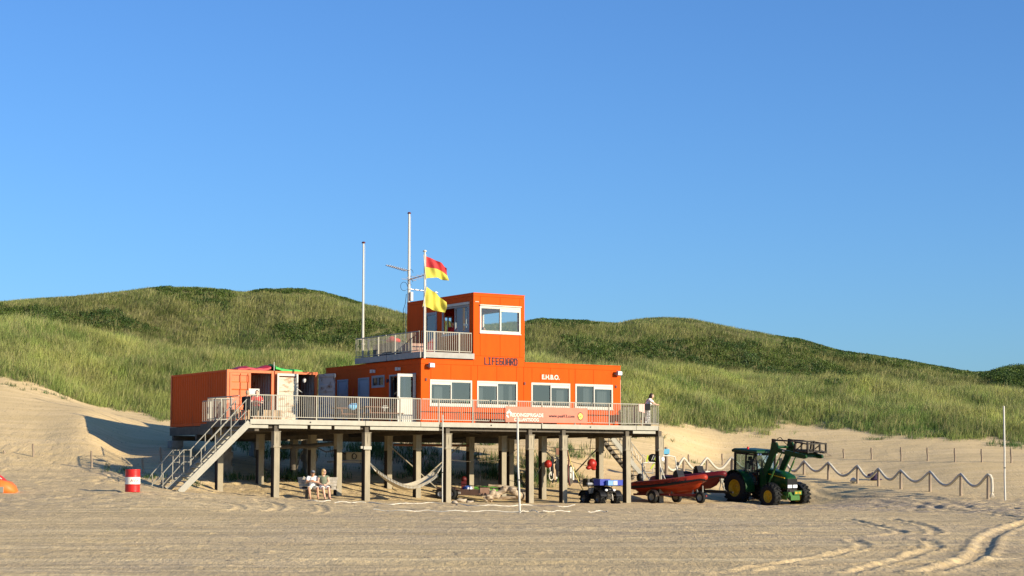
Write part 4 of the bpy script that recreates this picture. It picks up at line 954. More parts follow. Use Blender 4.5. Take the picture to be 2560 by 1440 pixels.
def flag(name,label,corners,m_list,nx=22,ny=14,amp=.10,ph=0,sag=0):
    """corners tl,tr,br,bl as photo points at the front pole's distance; cloth waves in depth"""
    w=B2W(*p3); Q=[]
    for (px,py,dv) in corners:
        p=at(px,py,w.y); u,v=UV(p.x,p.y); Q.append(Vector((u,v+dv,p.z)))
    t=Thing(name,label,'flag',tuple(Q[0]),'B',group='flags on the front flagpole')
    halves=[(0,.5,m_list[0],'red_half'),(.5,1,m_list[1],'yellow_half')] if len(m_list)==2 else [(0,1,m_list[0],'cloth')]
    for (s0,s1,m_,nm) in halves:
        b=Mb(); G0=[];G1=[]
        for j in range(ny+1):
            s=s0+(s1-s0)*j/ny; r=[];r2=[]
            for i in range(nx+1):
                x=i/nx; a=Q[0].lerp(Q[1],x); c=Q[3].lerp(Q[2],x); p=a.lerp(c,s)
                wv=amp*x**.6*(math.sin(x*7.5+s*2.2+ph)+.45*math.sin(x*15-s*4+ph*2))
                p=p+Vector((.25*wv,wv,.03*math.sin(x*9+ph+s*3)*x - sag*math.sin(math.pi*x)*.12))
                r.append(p); r2.append(p+Vector((.003,.007,0)))
            G0.append(r);G1.append(r2)
        b.grid(G0);b.grid(G1)
        for (a,c) in ((G0[0],G1[0]),(G0[-1],G1[-1]),([r[0] for r in G0],[r[0] for r in G1]),([r[-1] for r in G0],[r[-1] for r in G1])): b.grid([a,c])
        t.part(nm,b,m_)
    b=Mb(); b.tube([Q[0]+Vector((-.01,0,.05)),Q[3]+Vector((-.01,0,-.05))],.012,6); t.part('hoist_cord',b,M['white'])
FRd=mat('flag_red',(.45,.030,.035),.7,var=.08,scale=2); FYl=mat('flag_yellow',(.55,.48,.07),.7,var=.06,scale=2)
flag('flag','flag with red upper half and yellow lower half, upper one on the front flagpole',[(1058,639,-.05),(1133,668,.5),(1137,699,.6),(1064,696,-.05)],[FRd,FYl],ph=.4,sag=-.6,amp=.15)
flag('flag','plain yellow flag hanging below the red and yellow one',[(1065.5,717,-.05),(1130,752,.5),(1122,782,.4),(1056,765,-.05)],[FYl],ph=2.2,amp=.16)
# ================================================================ banner on the railing
bt=Thing('banner','salmon red banner with white and dark lettering tied to the front railing','banner',(6,-1.53,ZD+.1),'B')
def BN(px,py): return FP(px,py,-1.54)
ba,_=BN(1264,1017); bb_,_=BN(1468,1060); zt_=4.44; zb2=3.70
b=Mb(); n=40
G=[[(ba+(bb_-ba)*i/n,-1.535+.006*math.sin(i*1.1+j),zb2+(zt_-zb2)*j/4-.012*abs(math.sin(i*.55))*(j/4)) for i in range(n+1)] for j in range(5)]
G2=[[(p[0],p[1]+.012,p[2]) for p in r] for r in G]; b.grid(G);b.grid(G2)
for (a,c) in ((G[0],G2[0]),(G[-1],G2[-1]),([r[0] for r in G],[r[0] for r in G2]),([r[-1] for r in G],[r[-1] for r in G2])): b.grid([a,c])
bt.part('cloth',b,M['salmon'])
dB=-1.549
def tx(body,x0,x1,y0,y1,m,bold=0.):
    text(body,FR,BN(x0,1035)[0],BN(x1,1035)[0],BN((x0+x1)/2,y1)[1],BN((x0+x1)/2,y0)[1],m,'lettering',None,bt,ext=.002,d=dB,bold=bold)
tx('REDDINGSBRIGADE',1275,1358,1033,1042.3,'textwhite',.035); tx('CALLANTSOOG',1285,1346.5,1045,1053.5,'textwhite',.03); tx('www.paal13.com',1372,1436,1036.5,1046,'textdark',.012)
# crest: small star over an open ring of petals
b=Mb(); cx,cz=BN(1272.5,1036); k=0
for a in (90,150,30): b.add([(cx+.02*math.cos(R(a-90)),dB,cz+.18+.02*math.sin(R(a-90))),(cx+.10*math.cos(R(a)),dB,cz+.18+.10*math.sin(R(a))),(cx-.02*math.cos(R(a-90)),dB,cz+.18-.02*math.sin(R(a-90)))],[(0,1,2)])
def petal(a0,a1,r0,r1):
    P=[];n=5
    for i in range(n+1):
        a=R(a0+(a1-a0)*i/n); P.append([(cx+r0*math.cos(a),dB,cz+r0*math.sin(a)),(cx+r1*math.cos(a),dB,cz+r1*math.sin(a))])
    b.grid(P,sm=False)
petal(95,165,.07,.17); petal(15,85,.07,.17); petal(190,262,.07,.17)
bt.part('crest',b,M['textwhite'])
# sun emblem
cx,cz=BN(1451,1041); b=Mb(); n=24; b.add([(cx,dB,cz)]+[(cx+.125*math.cos(2*math.pi*k/n),dB,cz+.15*math.sin(2*math.pi*k/n)) for k in range(n)],[(0,k+1,(k+1)%n+1) for k in range(n)]); e=bt.part('emblem',b,mat('emblem_yellow',(.85,.68,.12),.6,var=.02))
b=Mb(); 
P=[[(cx+.125*math.cos(2*math.pi*k/n),dB-.001,cz+.15*math.sin(2*math.pi*k/n)),(cx+.15*math.cos(2*math.pi*k/n),dB-.001,cz+.178*math.sin(2*math.pi*k/n))] for k in range(n+1)]; b.grid(P,sm=False)
for k in range(18):
    a=2*math.pi*k/18; b.add([(cx+.15*math.cos(a-.07),dB-.001,cz+.178*math.sin(a-.07)),(cx+.19*math.cos(a),dB-.001,cz+.22*math.sin(a)),(cx+.15*math.cos(a+.07),dB-.001,cz+.178*math.sin(a+.07))],[(0,1,2)])
b.add([(cx-.15,dB-.002,cz-.02),(cx-.02,dB-.002,cz-.01),(cx+.02,dB-.002,cz+.02),(cx+.07,dB-.002,cz-.02),(cx+.01,dB-.002,cz-.045),(cx-.11,dB-.002,cz-.055)],[(0,1,4,5),(1,2,3,4)])
bt.part('ring',b,M['textdark'],e)
# ================================================================ helpers for loose objects
def G(px,py):
    p=gp(px,py); return Vector((p.x,p.y,H(p.x,p.y)))
def remesh(o,vox,sm=2):
    m=o.modifiers.new('Remesh','REMESH'); m.mode='VOXEL'; m.voxel_size=vox; m.use_smooth_shade=True
    if sm: s=o.modifiers.new('Smooth','SMOOTH'); s.iterations=sm; s.factor=.5
    return o
def spline(P,n=8):
    P=[Vector(p) for p in P]; Q=[]
    for i in range(len(P)-1):
        p0=P[max(i-1,0)];p1=P[i];p2=P[i+1];p3=P[min(i+2,len(P)-1)]
        for k in range(n):
            t=k/n; Q.append(.5*((2*p1)+(-p0+p2)*t+(2*p0-5*p1+4*p2-p3)*t*t+(-p0+3*p1-3*p2+p3)*t**3))
    Q.append(P[-1]); return Q
def wheel(t,c,r,w,rr,tm,rm,lugs=0,hubm=None,parent=None,wide=.62):
    """wheel on the local y axis; parts wheel > rim, hub"""
    b=Mb(); h=w/2; s=min(.25*w,.16*r)
    b.lathe([(rr,-h*.8),(rr+.25*(r-rr),-h),(r-s,-h),(r-.03*r,-h*.72),(r,-h*.4),(r,h*.4),(r-.03*r,h*.72),(r-s,h),(rr+.25*(r-rr),h),(rr,h*.8),(rr,-h*.8)],c,'y',n=36)
    for k in range(lugs):
        for sd in (-1,1):
            a=2*math.pi*(k+(.5 if sd>0 else 0))/lugs; a2=a+2*math.pi*.55/lugs
            p=Vector((c[0]+(r+.012)*math.cos(a),c[1]+sd*h*.98,c[2]+(r+.005)*math.sin(a)-0)); q=Vector((c[0]+(r+.018)*math.cos(a2),c[1],c[2]+(r+.018)*math.sin(a2)))
            p=Vector((c[0]+(r-.02)*math.cos(a),p.y,c[2]+(r-.02)*math.sin(a)))
            b.bar(p,q,.06,.085,up=Vector((math.cos(a),0,math.sin(a))))
    W=t.part('wheel',b,tm,parent)
    for sd in (-1,1):
        b=Mb(); e=h*.78
        pr=[(rr+.004,sd*e),(rr*.97,sd*(e+.01)),(rr*.9,sd*e*.8),(rr*.82,sd*e*.42),(rr*.55,sd*e*.36),(rr*.30,sd*e*.40),(rr*.26,sd*e*.62),(0,sd*e*.66)]
        b.lathe(pr,c,'y',n=28); t.part('rim',b,rm,W)
        b=Mb()
        b.cyl((c[0],c[1]+sd*e*.6,c[2]),(c[0],c[1]+sd*e*.74,c[2]),rr*.18); t.part('hub',b,hubm or rm,W)
    return W
# ================================================================ tractor
GR=mat('tractor_green_enamel',(.004,.042,.010),.35,var=.1,spec=.5); GR2=mat('light_green_enamel',(.055,.15,.035),.45,var=.1)
YL=mat('tractor_yellow',(.50,.30,.012),.45,var=.1,scale=5); RB=M['rubber']; BK=M['black']; HL=mat('headlight_glass',(.8,.82,.85),.12,var=.02)
gl2=glass('cab_glass',(.62,.72,.68),.10); dmet=mat('dark_greasy_metal',(.035,.03,.024),.5,metal=.3,var=.4,scale=8)
p=G(1888,1258)
tr=Thing('tractor','green farm tractor with yellow wheel rims and a raised front loader, parked on the sand','tractor',frame='L',loc=(p.x-.35,p.y+1.2,H(p.x-.35,p.y+1.2)-.02),rz=-R(56))
tr.o.location=at(1876,1243,101.5); tr.o.location.z-=.33
tr.o.rotation_euler=(R(1),R(4.2),-R(54.5))
for y in (-.92,.92): wheel(tr,(0,y,.83),.83,.56,.44,RB,YL,lugs=20)
for y in (-1.0,1.0): wheel(tr,(2.55,y,.60),.60,.46,.31,RB,YL,lugs=18)
b=Mb(); b.box(-.35,1.6,-.28,.28,.55,1.15); b.box(1.6,3.1,-.22,.22,.5,.95); b.cyl((0,-.65,.83),(0,.65,.83),.14); b.cyl((2.45,-.7,.60),(2.45,.7,.60),.09); tr.part('chassis',b,dmet)
# hood: lofted sections
def loft(secs,sm=True,cap=True):
    b=Mb(); b.grid(secs,sm=sm,close=True)
    if cap:
        for s in (secs[0],secs[-1]): b.add(s,[tuple(range(len(s)))])
    return b
def sec(x,w,z0,z1,r=.12):
    return [(x,-w,z0),(x,-w,z1-r),(x,-w+r*.35,z1-r*.3),(x,-w+r,z1),(x,w-r,z1),(x,w-r*.35,z1-r*.3),(x,w,z1-r),(x,w,z0)]
tr.part('hood',loft([sec(1.05,.42,1.0,1.92),sec(1.8,.41,1.0,1.88),sec(2.5,.39,1.0,1.80),sec(2.9,.37,1.0,1.68,.14),sec(3.02,.35,1.02,1.56,.14)]),GR)
b=Mb(); b.box(3.022,3.05,-.33,.33,.86,1.50)
for k in range(9): b.box(3.051,3.06,-.31+k*.075,-.29+k*.075,1.23,1.49)
tr.part('grille',b,BK)
for y in (-.19,.17):
    b=Mb(); b.box(3.052,3.09,y-.14,y+.14,1.05,1.20); tr.part('headlight',b,HL)
b=Mb(); b.prism([(1.3,1.70),(2.9,1.51),(2.9,1.55),(1.3,1.745)],'y',-.425,.425); tr.part('stripe',b,YL)
b=Mb(); b.box(2.8,3.18,-.36,.36,.58,.84); b.box(2.6,3.1,-.40,-.361,.45,.68); b.box(2.6,3.1,.361,.40,.45,.68); b.prism([(3.18,.45),(3.30,.45),(3.30,.62),(3.18,.80)],'y',-.3,.3); tr.part('front_bracket',b,GR2)
b=Mb(); b.box(3.31,3.33,-.10,.40,.72,.92); pl=tr.part('plate_board',b,GR2)
b=Mb(); b.box(3.331,3.335,-.05,.08,.77,.87); b.box(3.331,3.335,.12,.16,.77,.87); b.box(3.331,3.335,.22,.34,.77,.87); tr.part('marking',b,YL,pl)
b=Mb(); b.cyl((1.25,.47,1.2),(1.25,.47,2.55),.05); tr.part('exhaust_pipe',b,dmet)
# cab
b=Mb()
def pil(x,y,z0,x1,y1,z1,w=.07): b.bar((x,y,z0),(x1,y1,z1),w,w,up=(0,1,0))
for s in (-1,1):
    pil(-.55,s*.62,1.2,-.50,s*.68,2.62,.10); pil(.35,s*.74,1.0,.38,s*.73,2.62); pil(1.12,s*.52,1.15,1.0,s*.62,2.62,.06); b.bar((-.55,s*.68,2.58),(1.0,s*.66,2.58),.07,.07); b.bar((.3,s*.74,1.0),(1.12,s*.52,1.1),.07,.08)
b.bar((-.5,-.68,2.58),(-.5,.68,2.58),.07,.07); b.bar((1.0,-.62,2.58),(1.0,.62,2.58),.07,.07); b.bar((-.55,-.62,1.4),(-.55,.62,1.4),.08,.1); b.box(-.4,1.05,-.55,.55,1.05,1.12)
tr.part('cab_frame',b,BK)
b=Mb()
for s in (-1,1):
    b.add([(-.52,s*.655,1.45),(.35,s*.742,1.25),(.38,s*.735,2.55),(-.5,s*.69,2.55)],[(0,1,2,3)]); b.add([(.39,s*.742,1.1),(1.12,s*.53,1.15),(1.0,s*.63,2.55),(.40,s*.735,2.55)],[(0,1,2,3)])
b.add([(1.14,-.5,1.5),(1.14,.5,1.5),(1.02,.6,2.55),(1.02,-.6,2.55)],[(0,1,2,3)]); b.add([(-.56,-.6,1.5),(-.56,.6,1.5),(-.51,.66,2.55),(-.51,-.66,2.55)],[(0,1,2,3)])
tr.part('cab_window',b,gl2)
def rsec(z,i): return [(-.68+i,-.78+i,z),(1.18-i,-.74+i,z),(1.18-i,.74-i,z),(-.68+i,.78-i,z)]
tr.part('cab_roof',loft([rsec(2.63,0.03),rsec(2.68,0),rsec(2.76,.01),rsec(2.83,.10)],sm=False),GR)
b=Mb(); b.cyl((.25,-.5,2.83),(.25,-.5,2.95),.06,.05); tr.part('beacon',b,M['red'])
for y in (-.45,.45,-.62,.62):
    b=Mb(); b.ell((1.17,y,2.60),(.04,.06,.06)); tr.part('work_lamp',b,HL)
b=Mb(); b.box(-.1,.35,-.25,.25,1.5,1.62); b.box(-.16,-.06,-.24,.24,1.6,2.2); b.box(-.14,-.08,-.12,.12,2.22,2.42); tr.part('driver_seat',b,M['dark'])
b=Mb(); b.tube([(.72+.04*math.cos(a),.19*math.cos(a),1.85+.19*math.sin(a)) for a in np.linspace(0,6.28,16)],.018,6); b.bar((.95,0,1.3),(.72,0,1.85),.05,.05); tr.part('steering_wheel',b,BK)
for s in (-1,1):
    # fender arc
    P=[];P2=[]
    for k in range(15):
        a=R(-8+k*12.5); x=.94*math.cos(a);z=.83+.94*math.sin(a)
        P.append([(x,s*.60,z),(x,s*1.19,z)]); P2.append([(x*.96,s*.60,.83+(z-.83)*.96),(x*.96,s*1.19,.83+(z-.83)*.96)])
    b=Mb(); b.grid(P);b.grid(P2); b.grid([[r[1] for r in P],[r[1] for r in P2]]); b.grid([[r[0] for r in P],[(r[0][0]*.55,r[0][1],.83+(r[0][2]-.83)*.55) for r in P]])
    tr.part('fender',b,GR)
    b=Mb(); b.tube([(2.25+.0,s*.93,1.24),(2.45,s*.93,1.28),(2.75,s*.93,1.2),(3.0,s*.93,1.02)],.03,6); b.grid([[(2.2,s*.72,1.24),(2.45,s*.72,1.29),(2.75,s*.72,1.2),(3.02,s*.72,1.0)],[(2.2,s*1.14,1.24),(2.45,s*1.14,1.29),(2.75,s*1.14,1.2),(3.02,s*1.14,1.0)]]); tr.part('mudguard',b,BK)
    b=Mb(); b.tube([(1.05,s*.65,2.3),(1.12,s*1.05,2.32)],.014,6); b.box(1.09,1.13,s*1.0-.09 if s>0 else s*1.0-.09,s*1.0+.09,2.05,2.4); tr.part('mirror',b,BK)
b=Mb()
for z in (.45,.72,.98): b.box(.45,.85,-.98,-.74,z,z+.03)
b.box(.44,.47,-.9,-.76,.45,1.05); b.box(.83,.86,-.9,-.76,.45,1.05); tr.part('step',b,dmet)
# rear linkage
b=Mb(); b.bar((-.3,-.35,.6),(-1.1,-.4,.55),.07,.1); b.bar((-.3,.35,.6),(-1.1,.4,.55),.07,.1); b.bar((-1.1,-.45,.3),(-1.0,-.45,1.35),.1,.12); b.bar((-1.1,.45,.3),(-1.0,.45,1.35),.1,.12); b.bar((-1.05,-.45,1.2),(-1.05,.45,1.2),.1,.1); b.bar((-.4,0,1.2),(-1.05,0,1.2),.06,.06); b.bar((-1.1,-.45,.5),(-1.1,.45,.5),.12,.12); tr.part('rear_linkage',b,dmet)
# loader
b=Mb()
for s in (-1,1): b.box(1.35,1.75,s*.46 if s>0 else -.58,.58 if s>0 else -.46,.8,1.75); b.bar((1.5,s*.52,1.0),(2.9,s*.40,.75),.08,.12)
b.bar((1.55,-.52,.9),(1.55,.52,.9),.1,.1); ld=tr.part('loader_mast',b,GR)
for s in (-1,1):
    b=Mb(); y0,y1=sorted((s*.60,s*.50))
    b.prism([(1.38,1.62),(1.68,1.50),(2.30,2.55),(2.62,3.02),(2.42,3.30),(2.10,3.30),(1.98,2.75)],'y',y0,y1)
    b.prism([(2.32,3.04),(4.55,2.80),(4.62,2.66),(4.45,2.60),(3.6,2.66),(2.6,2.80)],'y',y0-.001,y1+.001)
    A=tr.part('loader_arm',b,GR)
    b=Mb(); b.cyl((1.95,s*.55,1.25),(2.55,s*.55,2.35),.045); b.cyl((2.5,s*.55,2.3),(2.85,s*.55,2.85),.028); tr.part('hydraulic_cylinder',b,GR2,A)
    b=Mb(); b.cyl((2.25,s*.55,3.40),(3.2,s*.55,3.42),.04); b.cyl((3.2,s*.55,3.42),(3.75,s*.55,3.40),.026); b.box(2.1,2.3,y0,y1,3.28,3.46); b.bar((3.7,s*.55,2.85),(3.78,s*.55,3.45),.06,.08); tr.part('hydraulic_cylinder',b,dmet,A)
b=Mb(); b.cyl((2.2,-.5,3.05),(2.2,.5,3.05),.07); b.cyl((4.2,-.5,2.72),(4.2,.5,2.72),.06); tr.part('cross_tube',b,GR,ld)
b=Mb()
for y in (-.62,-.2,.2,.62): b.bar((3.72,y,2.95),(4.75,y,2.95),.07,.07); b.bar((3.85,y,2.95),(3.85,y,3.42),.07,.07); b.bar((4.75,y,2.9),(4.72,y,3.36),.08,.08)
for x,z in ((3.85,3.42),(3.85,3.0),(4.72,3.36),(4.75,2.95)): b.bar((x,-.66,z),(x,.66,z),.07,.07)
for y in (-.62,.62): b.bar((3.85,y,3.40),(4.72,y,3.34),.06,.06); b.bar((3.9,y,3.0),(4.4,y,3.35),.04,.04)
b.bar((4.7,-.2,2.95),(5.05,-.25,2.92),.06,.06); b.bar((4.7,.2,2.95),(5.05,.22,2.92),.06,.06)
tr.part('fork_carriage',b,dmet,ld)
b=Mb(); b.tube(spline([(2.2,-.45,3.3),(2.5,-.4,3.55),(2.9,-.42,3.3),(3.3,-.4,3.15),(3.8,-.35,3.4)],5),.018,6); b.tube(spline([(1.6,-.6,1.6),(1.5,-.66,2.1),(1.9,-.62,2.7),(2.2,-.6,3.0)],5),.018,6); tr.part('hydraulic_hose',b,BK,ld)
b=Mb(); b.box(2.9,3.05,-.605,-.603,2.86,2.93); tr.part('decal',b,M['textwhite'],ld)
# ================================================================ inflatable rescue boats on trailers
RED=mat('boat_red_fabric',(.34,.030,.010),.5,var=.12,scale=3); HUL=mat('boat_hull_red',(.38,.040,.008),.35,var=.1,scale=2); DRD=mat('boat_dark_red_fabric',(.11,.006,.008),.5,var=.1)
def rib(label,loc,rz,fab,hul,first,pitch=0):
    t=Thing('inflatable_boat',label,'boat',frame='L',loc=loc,rz=rz,group='rescue boats on trailers'); t.o.rotation_euler=(0,pitch,rz); t.o.scale=(.95,.95,.95)
    L=4.7; b=Mb(); path=[];rr=[]
    for (x,y,z,r) in [(-2.45,.72,.70,.06),(-2.3,.74,.70,.17),(-1.9,.76,.70,.23),(-.8,.77,.71,.24),(.4,.74,.75,.24),(1.25,.58,.83,.225),(1.85,.29,.92,.19),(2.16,.08,.97,.18),(2.24,0,.98,.17)]:
        path.append((x,y,z));rr.append(r)
    full=path+[(x,-y,z) for (x,y,z) in path[-2::-1]]; fr=rr+rr[-2::-1]
    Q=spline(full,5); R_=np.interp(np.linspace(0,len(fr)-1,len(Q)),range(len(fr)),fr).tolist()
    b.tube(Q,R_,14); t.part('tube',b,fab)
    for s in (1,-1):
        b=Mb(); q=spline([(x,s*(y+ r*.98) if x<1.6 else s*(y+r*.8),z-.02) for (x,y,z),r in zip(path[1:-1],rr[1:-1])]+[(2.33,s*.03,.92)],5); b.tube([v_-Vector((0,0,.06)) for v_ in q],[.078]*len(q),6); t.part('rubbing_strake',b,BK)
        b=Mb()
        for k in range(7):
            x=-1.8+k*.5; yy=s*(.76+.12) if x<1 else s*(.66+.1); b.tube(spline([(x,yy,.90),(x+.12,s*(abs(yy)+.10),.80),(x+.25,s*(abs(yy)+.11),.78),(x+.38,s*(abs(yy)+.10),.80),(x+.5,yy,.90)],3),.014,5)
        t.part('grab_line',b,BK)
    # V hull
    secs=[]
    for (x,w,zk,zc) in [(-2.2,.62,.22,.55),(-1.5,.64,.16,.54),(-.3,.64,.12,.54),(.7,.58,.16,.58),(1.3,.50,.20,.68),(1.75,.30,.38,.78),(2.2,.05,.84,.92)]:
        secs.append([(x,-w,zc+.1),(x,-w,zc),(x,-w*.55,zk+(zc-zk)*.45),(x,0,zk),(x,w*.55,zk+(zc-zk)*.45),(x,w,zc),(x,w,zc+.1)])
    b=Mb(); b.grid(secs); b.add(secs[0],[tuple(range(7))]); b.box(-2.2,1.2,-.5,.5,.56,.60); t.part('hull',b,hul)
    b=Mb(); b.box(-2.25,-2.18,-.45,.45,.45,.95); t.part('transom',b,BK)
    b=Mb(); b.box(-1.0,-.1,-.18,.18,.60,1.02); b.ell((-.55,0,1.05),(.5,.2,.09)); t.part('saddle_seat',b,BK)
    b=Mb(); b.prism([(.25,.60),(.75,.60),(.62,1.15),(.52,1.42),(.40,1.42),(.25,1.1)],'y',-.24,.24); cn=t.part('console',b,BK)
    b=Mb(); b.tube([(.27+.05*math.cos(a),.17*math.cos(a),1.22+.17*math.sin(a)) for a in np.linspace(0,6.28,16)],.016,6); t.part('steering_wheel',b,BK,cn)
    b=Mb(); b.ell((-2.38,0,1.12),(.20,.17,.24)); b.box(-2.46,-2.34,-.06,.06,.35,.95); b.box(-2.6,-2.3,-.03,.03,.30,.36); t.part('outboard_engine',b,BK)
    if first:
        b=Mb(); z0=.88
        b.tube(spline([(-1.5,.66,z0),(-1.58,.62,1.7),(-1.6,.5,1.86),(-1.6,0,1.90),(-1.6,-.5,1.86),(-1.58,-.62,1.7),(-1.5,-.66,z0)],6),.028,8); b.tube([(-1.57,.62,1.6),(-1.0,.62,z0)],.024); b.tube([(-1.57,-.62,1.6),(-1.0,-.62,z0)],.024); t.part('roll_frame',b,M['whitem'])
        b=Mb(); b.tube(spline([(-.2,.62,z0),(-.32,.60,2.0),(-.36,.48,2.16),(-.36,0,2.2),(-.36,-.48,2.16),(-.32,-.60,2.0),(-.2,-.62,z0)],6),.028,8); b.tube([(-.3,-.60,1.7),(.1,-.62,z0)],.024); b.tube([(-.3,.60,1.7),(.1,.62,z0)],.024); b.tube([(-.36,.2,2.2),(-.36,.2,2.35)],.02); t.part('roll_frame',b,M['whitem'])
        b=Mb(); b.ell((-.33,-.34,2.02),(.06,.12,.12)); t.part('search_lamp',b,HL)
        b=Mb(); b.tube([(.62,-.2,1.42),(.62,-.2,1.7)],.015); b.box(.58,.64,-.28,-.12,1.66,1.82); t.part('mirror',b,BK)
    else:
        b=Mb(); b.box(.85,1.15,-.22,.16,.75,1.15); t.part('storage_box',b,M['white'])
    # side number in the fabric
    def fn(a,d,z): return (a,-.99+ (a-1.0)*.42-d*0-.004,z+.10*(a-1.0))
    text('ZLO 1-39',lambda a,d,z:(a,-.70-.245+max(0,a-.7)*.30-d,z+.07*(a-.9)),.78,1.62,.80,.93,'textdark' if first else 'darkred','lettering',None,t,ext=.002,d=.0)
    return t
bw=at(1765,1190,95.6); bs=at(1603,1205,98.9)
mid=(bw+bs)/2; rzb=math.atan2(bw.y-bs.y,bw.x-bs.x)
gz=H(mid.x,mid.y)
rib('orange red inflatable rescue boat with white tubular frames, nearer one, on the red beamed trailer',(mid.x,mid.y,at(1685,1205,mid.y).z-.78),rzb,RED,HUL,True,pitch=-R(2))
def trailer(label,loc,rz,beam,L0,L1,fr=.30,jock=True):
    t=Thing('boat_trailer',label,'trailer',frame='L',loc=loc,rz=rz,group='boat trailers')
    b=Mb(); zb=.42
    for s in (-1,1): b.bar((L0,s*.62,zb),(.6,s*.5,zb),.07,.10); b.bar((.6,s*.5,zb),(L1,0,zb-.02),.07,.10)
    for x in (L0,-.9,.5): b.bar((x,-.6,zb-.01),(x,.6,zb-.01),.08,.08)
    b.bar((0.3,0,zb-.05),(L1+.45,0,zb-.06),.09,.09); t.part('frame',b,beam)
    for s in (-1,1): wheel(t,(-.35,s*.86,fr),fr,.22,fr*.55,RB,M['galv'])
    for s in (-1,1):
        b=Mb(); P=[[(-.35+(fr+.06)*math.cos(R(a)),s*y,fr+(fr+.06)*math.sin(R(a))) for a in range(10,171,16)] for y in (.74,.98)]; b.grid(P); P2=[[(p[0],p[1],p[2]-.02) for p in r] for r in P]; b.grid(P2); t.part('mudguard',b,M['tan'] if beam is not BK else BK)
    for (x,y) in ((-1.2,.35),(-1.2,-.35),(.4,.28),(.4,-.28)):
        b=Mb(); b.bar((x,y,zb),(x,y,zb+.22),.05,.05); b.cyl((x-.1,y,zb+.25),(x+.1,y,zb+.25),.06); t.part('roller',b,M['galv'])
    b=Mb(); b.bar((L1-.1,0,zb),(L1-.3,0,1.0),.05,.05); b.bar((L1-.4,-.1,zb),(L1-.3,0,.98),.04,.04); b.cyl((L1-.3,-.12,1.0),(L1-.3,.12,1.0),.07); b.box(L1-.36,L1-.26,-.07,.07,.8,1.02); t.part('winch_post',b,M['galv'])
    if jock:
        wheel(t,(L1+.15,-.1,fr*.95),fr*.95,.19,fr*.5,RB,M['galv']); b=Mb(); b.cyl((L1+.15,.06,fr),(L1+.15,.06,.85),.03); t.part('jockey_stand',b,M['galv'])
    return t
RBM=mat('trailer_red_beam',(.16,.02,.015),.6,var=.3,scale=6)
tl=Vector((mid.x-.15,mid.y+.15,0)); tl.z=z_of(0,1257.5,tl.y)
trailer('low boat trailer with dark red beams and two road wheels under the nearer boat',tuple(tl),rzb,RBM,-1.9,2.0)
d2=Vector((math.cos(rzb),math.sin(rzb),0)); n2=Vector((-d2.y,d2.x,0))
bw2=at(1817,1184,99.2); m2=bw2-d2*2.35; 
rib('dark red inflatable rescue boat with black console and white box, behind the nearer boat',(m2.x,m2.y,at(1815,1184,bw2.y).z-.95),rzb,DRD,DRD,False)
tl2=Vector((m2.x,m2.y,0)); tl2.z=H(m2.x,m2.y)-.02
trailer('black boat trailer under the rear boat, its drawbar reaching the tractor',tuple(tl2),rzb,BK,-1.8,2.3,jock=False)
# life vest on the boat frame
vv=mat('vest_yellow_green',(.55,.68,.06),.6,var=.08); pv=at(1626,1147,98.9)
t=Thing('life_vest','yellow and black life vest hung over the frame of the nearer boat','life vest',tuple(pv),'W')
b=Mb(); b.ell(pv+Vector((.12,-.05,.02)),(.26,.12,.24)); remesh(t.part('vest_body',b,BK),.03)
for dx,dz,a in ((-.20,.02,.3),(.02,-.33,1.2),(.30,-.1,-.4)):
    b=Mb(); q=pv+Vector((dx,-.15,dz)); b.bar(q-Vector((math.sin(a)*.02,0,.18)),q+Vector((math.sin(a)*.22,0,.16)),.07,.09,up=(0,1,0)); t.part('strap',b,vv)
for dx in (.1,.2): 
    b=Mb(); q=pv+Vector((dx,-.18,.05)); b.bar(q-Vector((.05,0,.12)),q+Vector((.05,0,.12)),.03,.03,up=(0,1,0)); t.part('strap',b,M['white'])
# ================================================================ quad bike
p=G(1505,1263)
q=Thing('quad_bike','black quad bike with a black top box, parked in front of the platform posts','quad bike',frame='L',loc=(0,0,0),rz=-R(60))
q.o.location=at(1500,1262,94.0)
RIMK=mat('quad_rim_metal',(.12,.12,.12),.35,metal=.6)
for x in (-.62,.66):
    for y in (-.45,.45): wheel(q,(x,y,.30),.30,.24,.16,RB,RIMK,lugs=12)
b=Mb(); b.box(-.7,.8,-.16,.16,.30,.55); b.bar((-.62,-.4,.30),(-.62,.4,.30),.06,.06); b.bar((.66,-.4,.30),(.66,.4,.30),.06,.06); b.box(-.35,.35,-.42,-.16,.27,.33); b.box(-.35,.35,.16,.42,.27,.33); q.part('frame',b,dmet)
b=Mb(); b.ell((0,0,.70),(.62,.24,.20)); b.ell((.55,0,.72),(.38,.30,.17)); b.ell((-.5,0,.70),(.40,.30,.14)); q.part('body',b,BK)
b=Mb(); b.ell((-.15,0,.90),(.42,.17,.09)); q.part('seat',b,BK)
for x in (-.62,.66):
    for s in (-1,1):
        P=[[(x+.38*math.cos(R(a)),s*y,.34+.36*math.sin(R(a))) for a in range(15,166,15)] for y in (.28,.60)]; b=Mb(); b.grid(P); b.grid([[(p_[0],p_[1],p_[2]-.02) for p_ in r] for r in P]); q.part('fender',b,BK)
b=Mb(); b.prism([(-.35,.76),(-.05,.80),(-.15,.55),(-.25,.52)],'y',-.45,-.30); q.part('side_panel',b,mat('silver_plastic',(.40,.42,.42),.35,metal=.3))
b=Mb(); 
for y in (-.35,-.12,.12,.35): b.cyl((.38,y,.92),(.98,y,.90),.014,n=6); b.cyl((-.95,y,.86),(-.38,y,.88),.014,n=6)
for x in (.38,.68,.98,-.95,-.38): b.cyl((x,-.38,.91 if x>0 else .87),(x,.38,.91 if x>0 else .87),.014,n=6)
for s in (-1,1): b.cyl((.6,s*.2,.7),(.6,s*.3,.91),.016,n=6); b.cyl((-.6,s*.2,.7),(-.6,s*.3,.87),.016,n=6)
q.part('rack',b,BK)
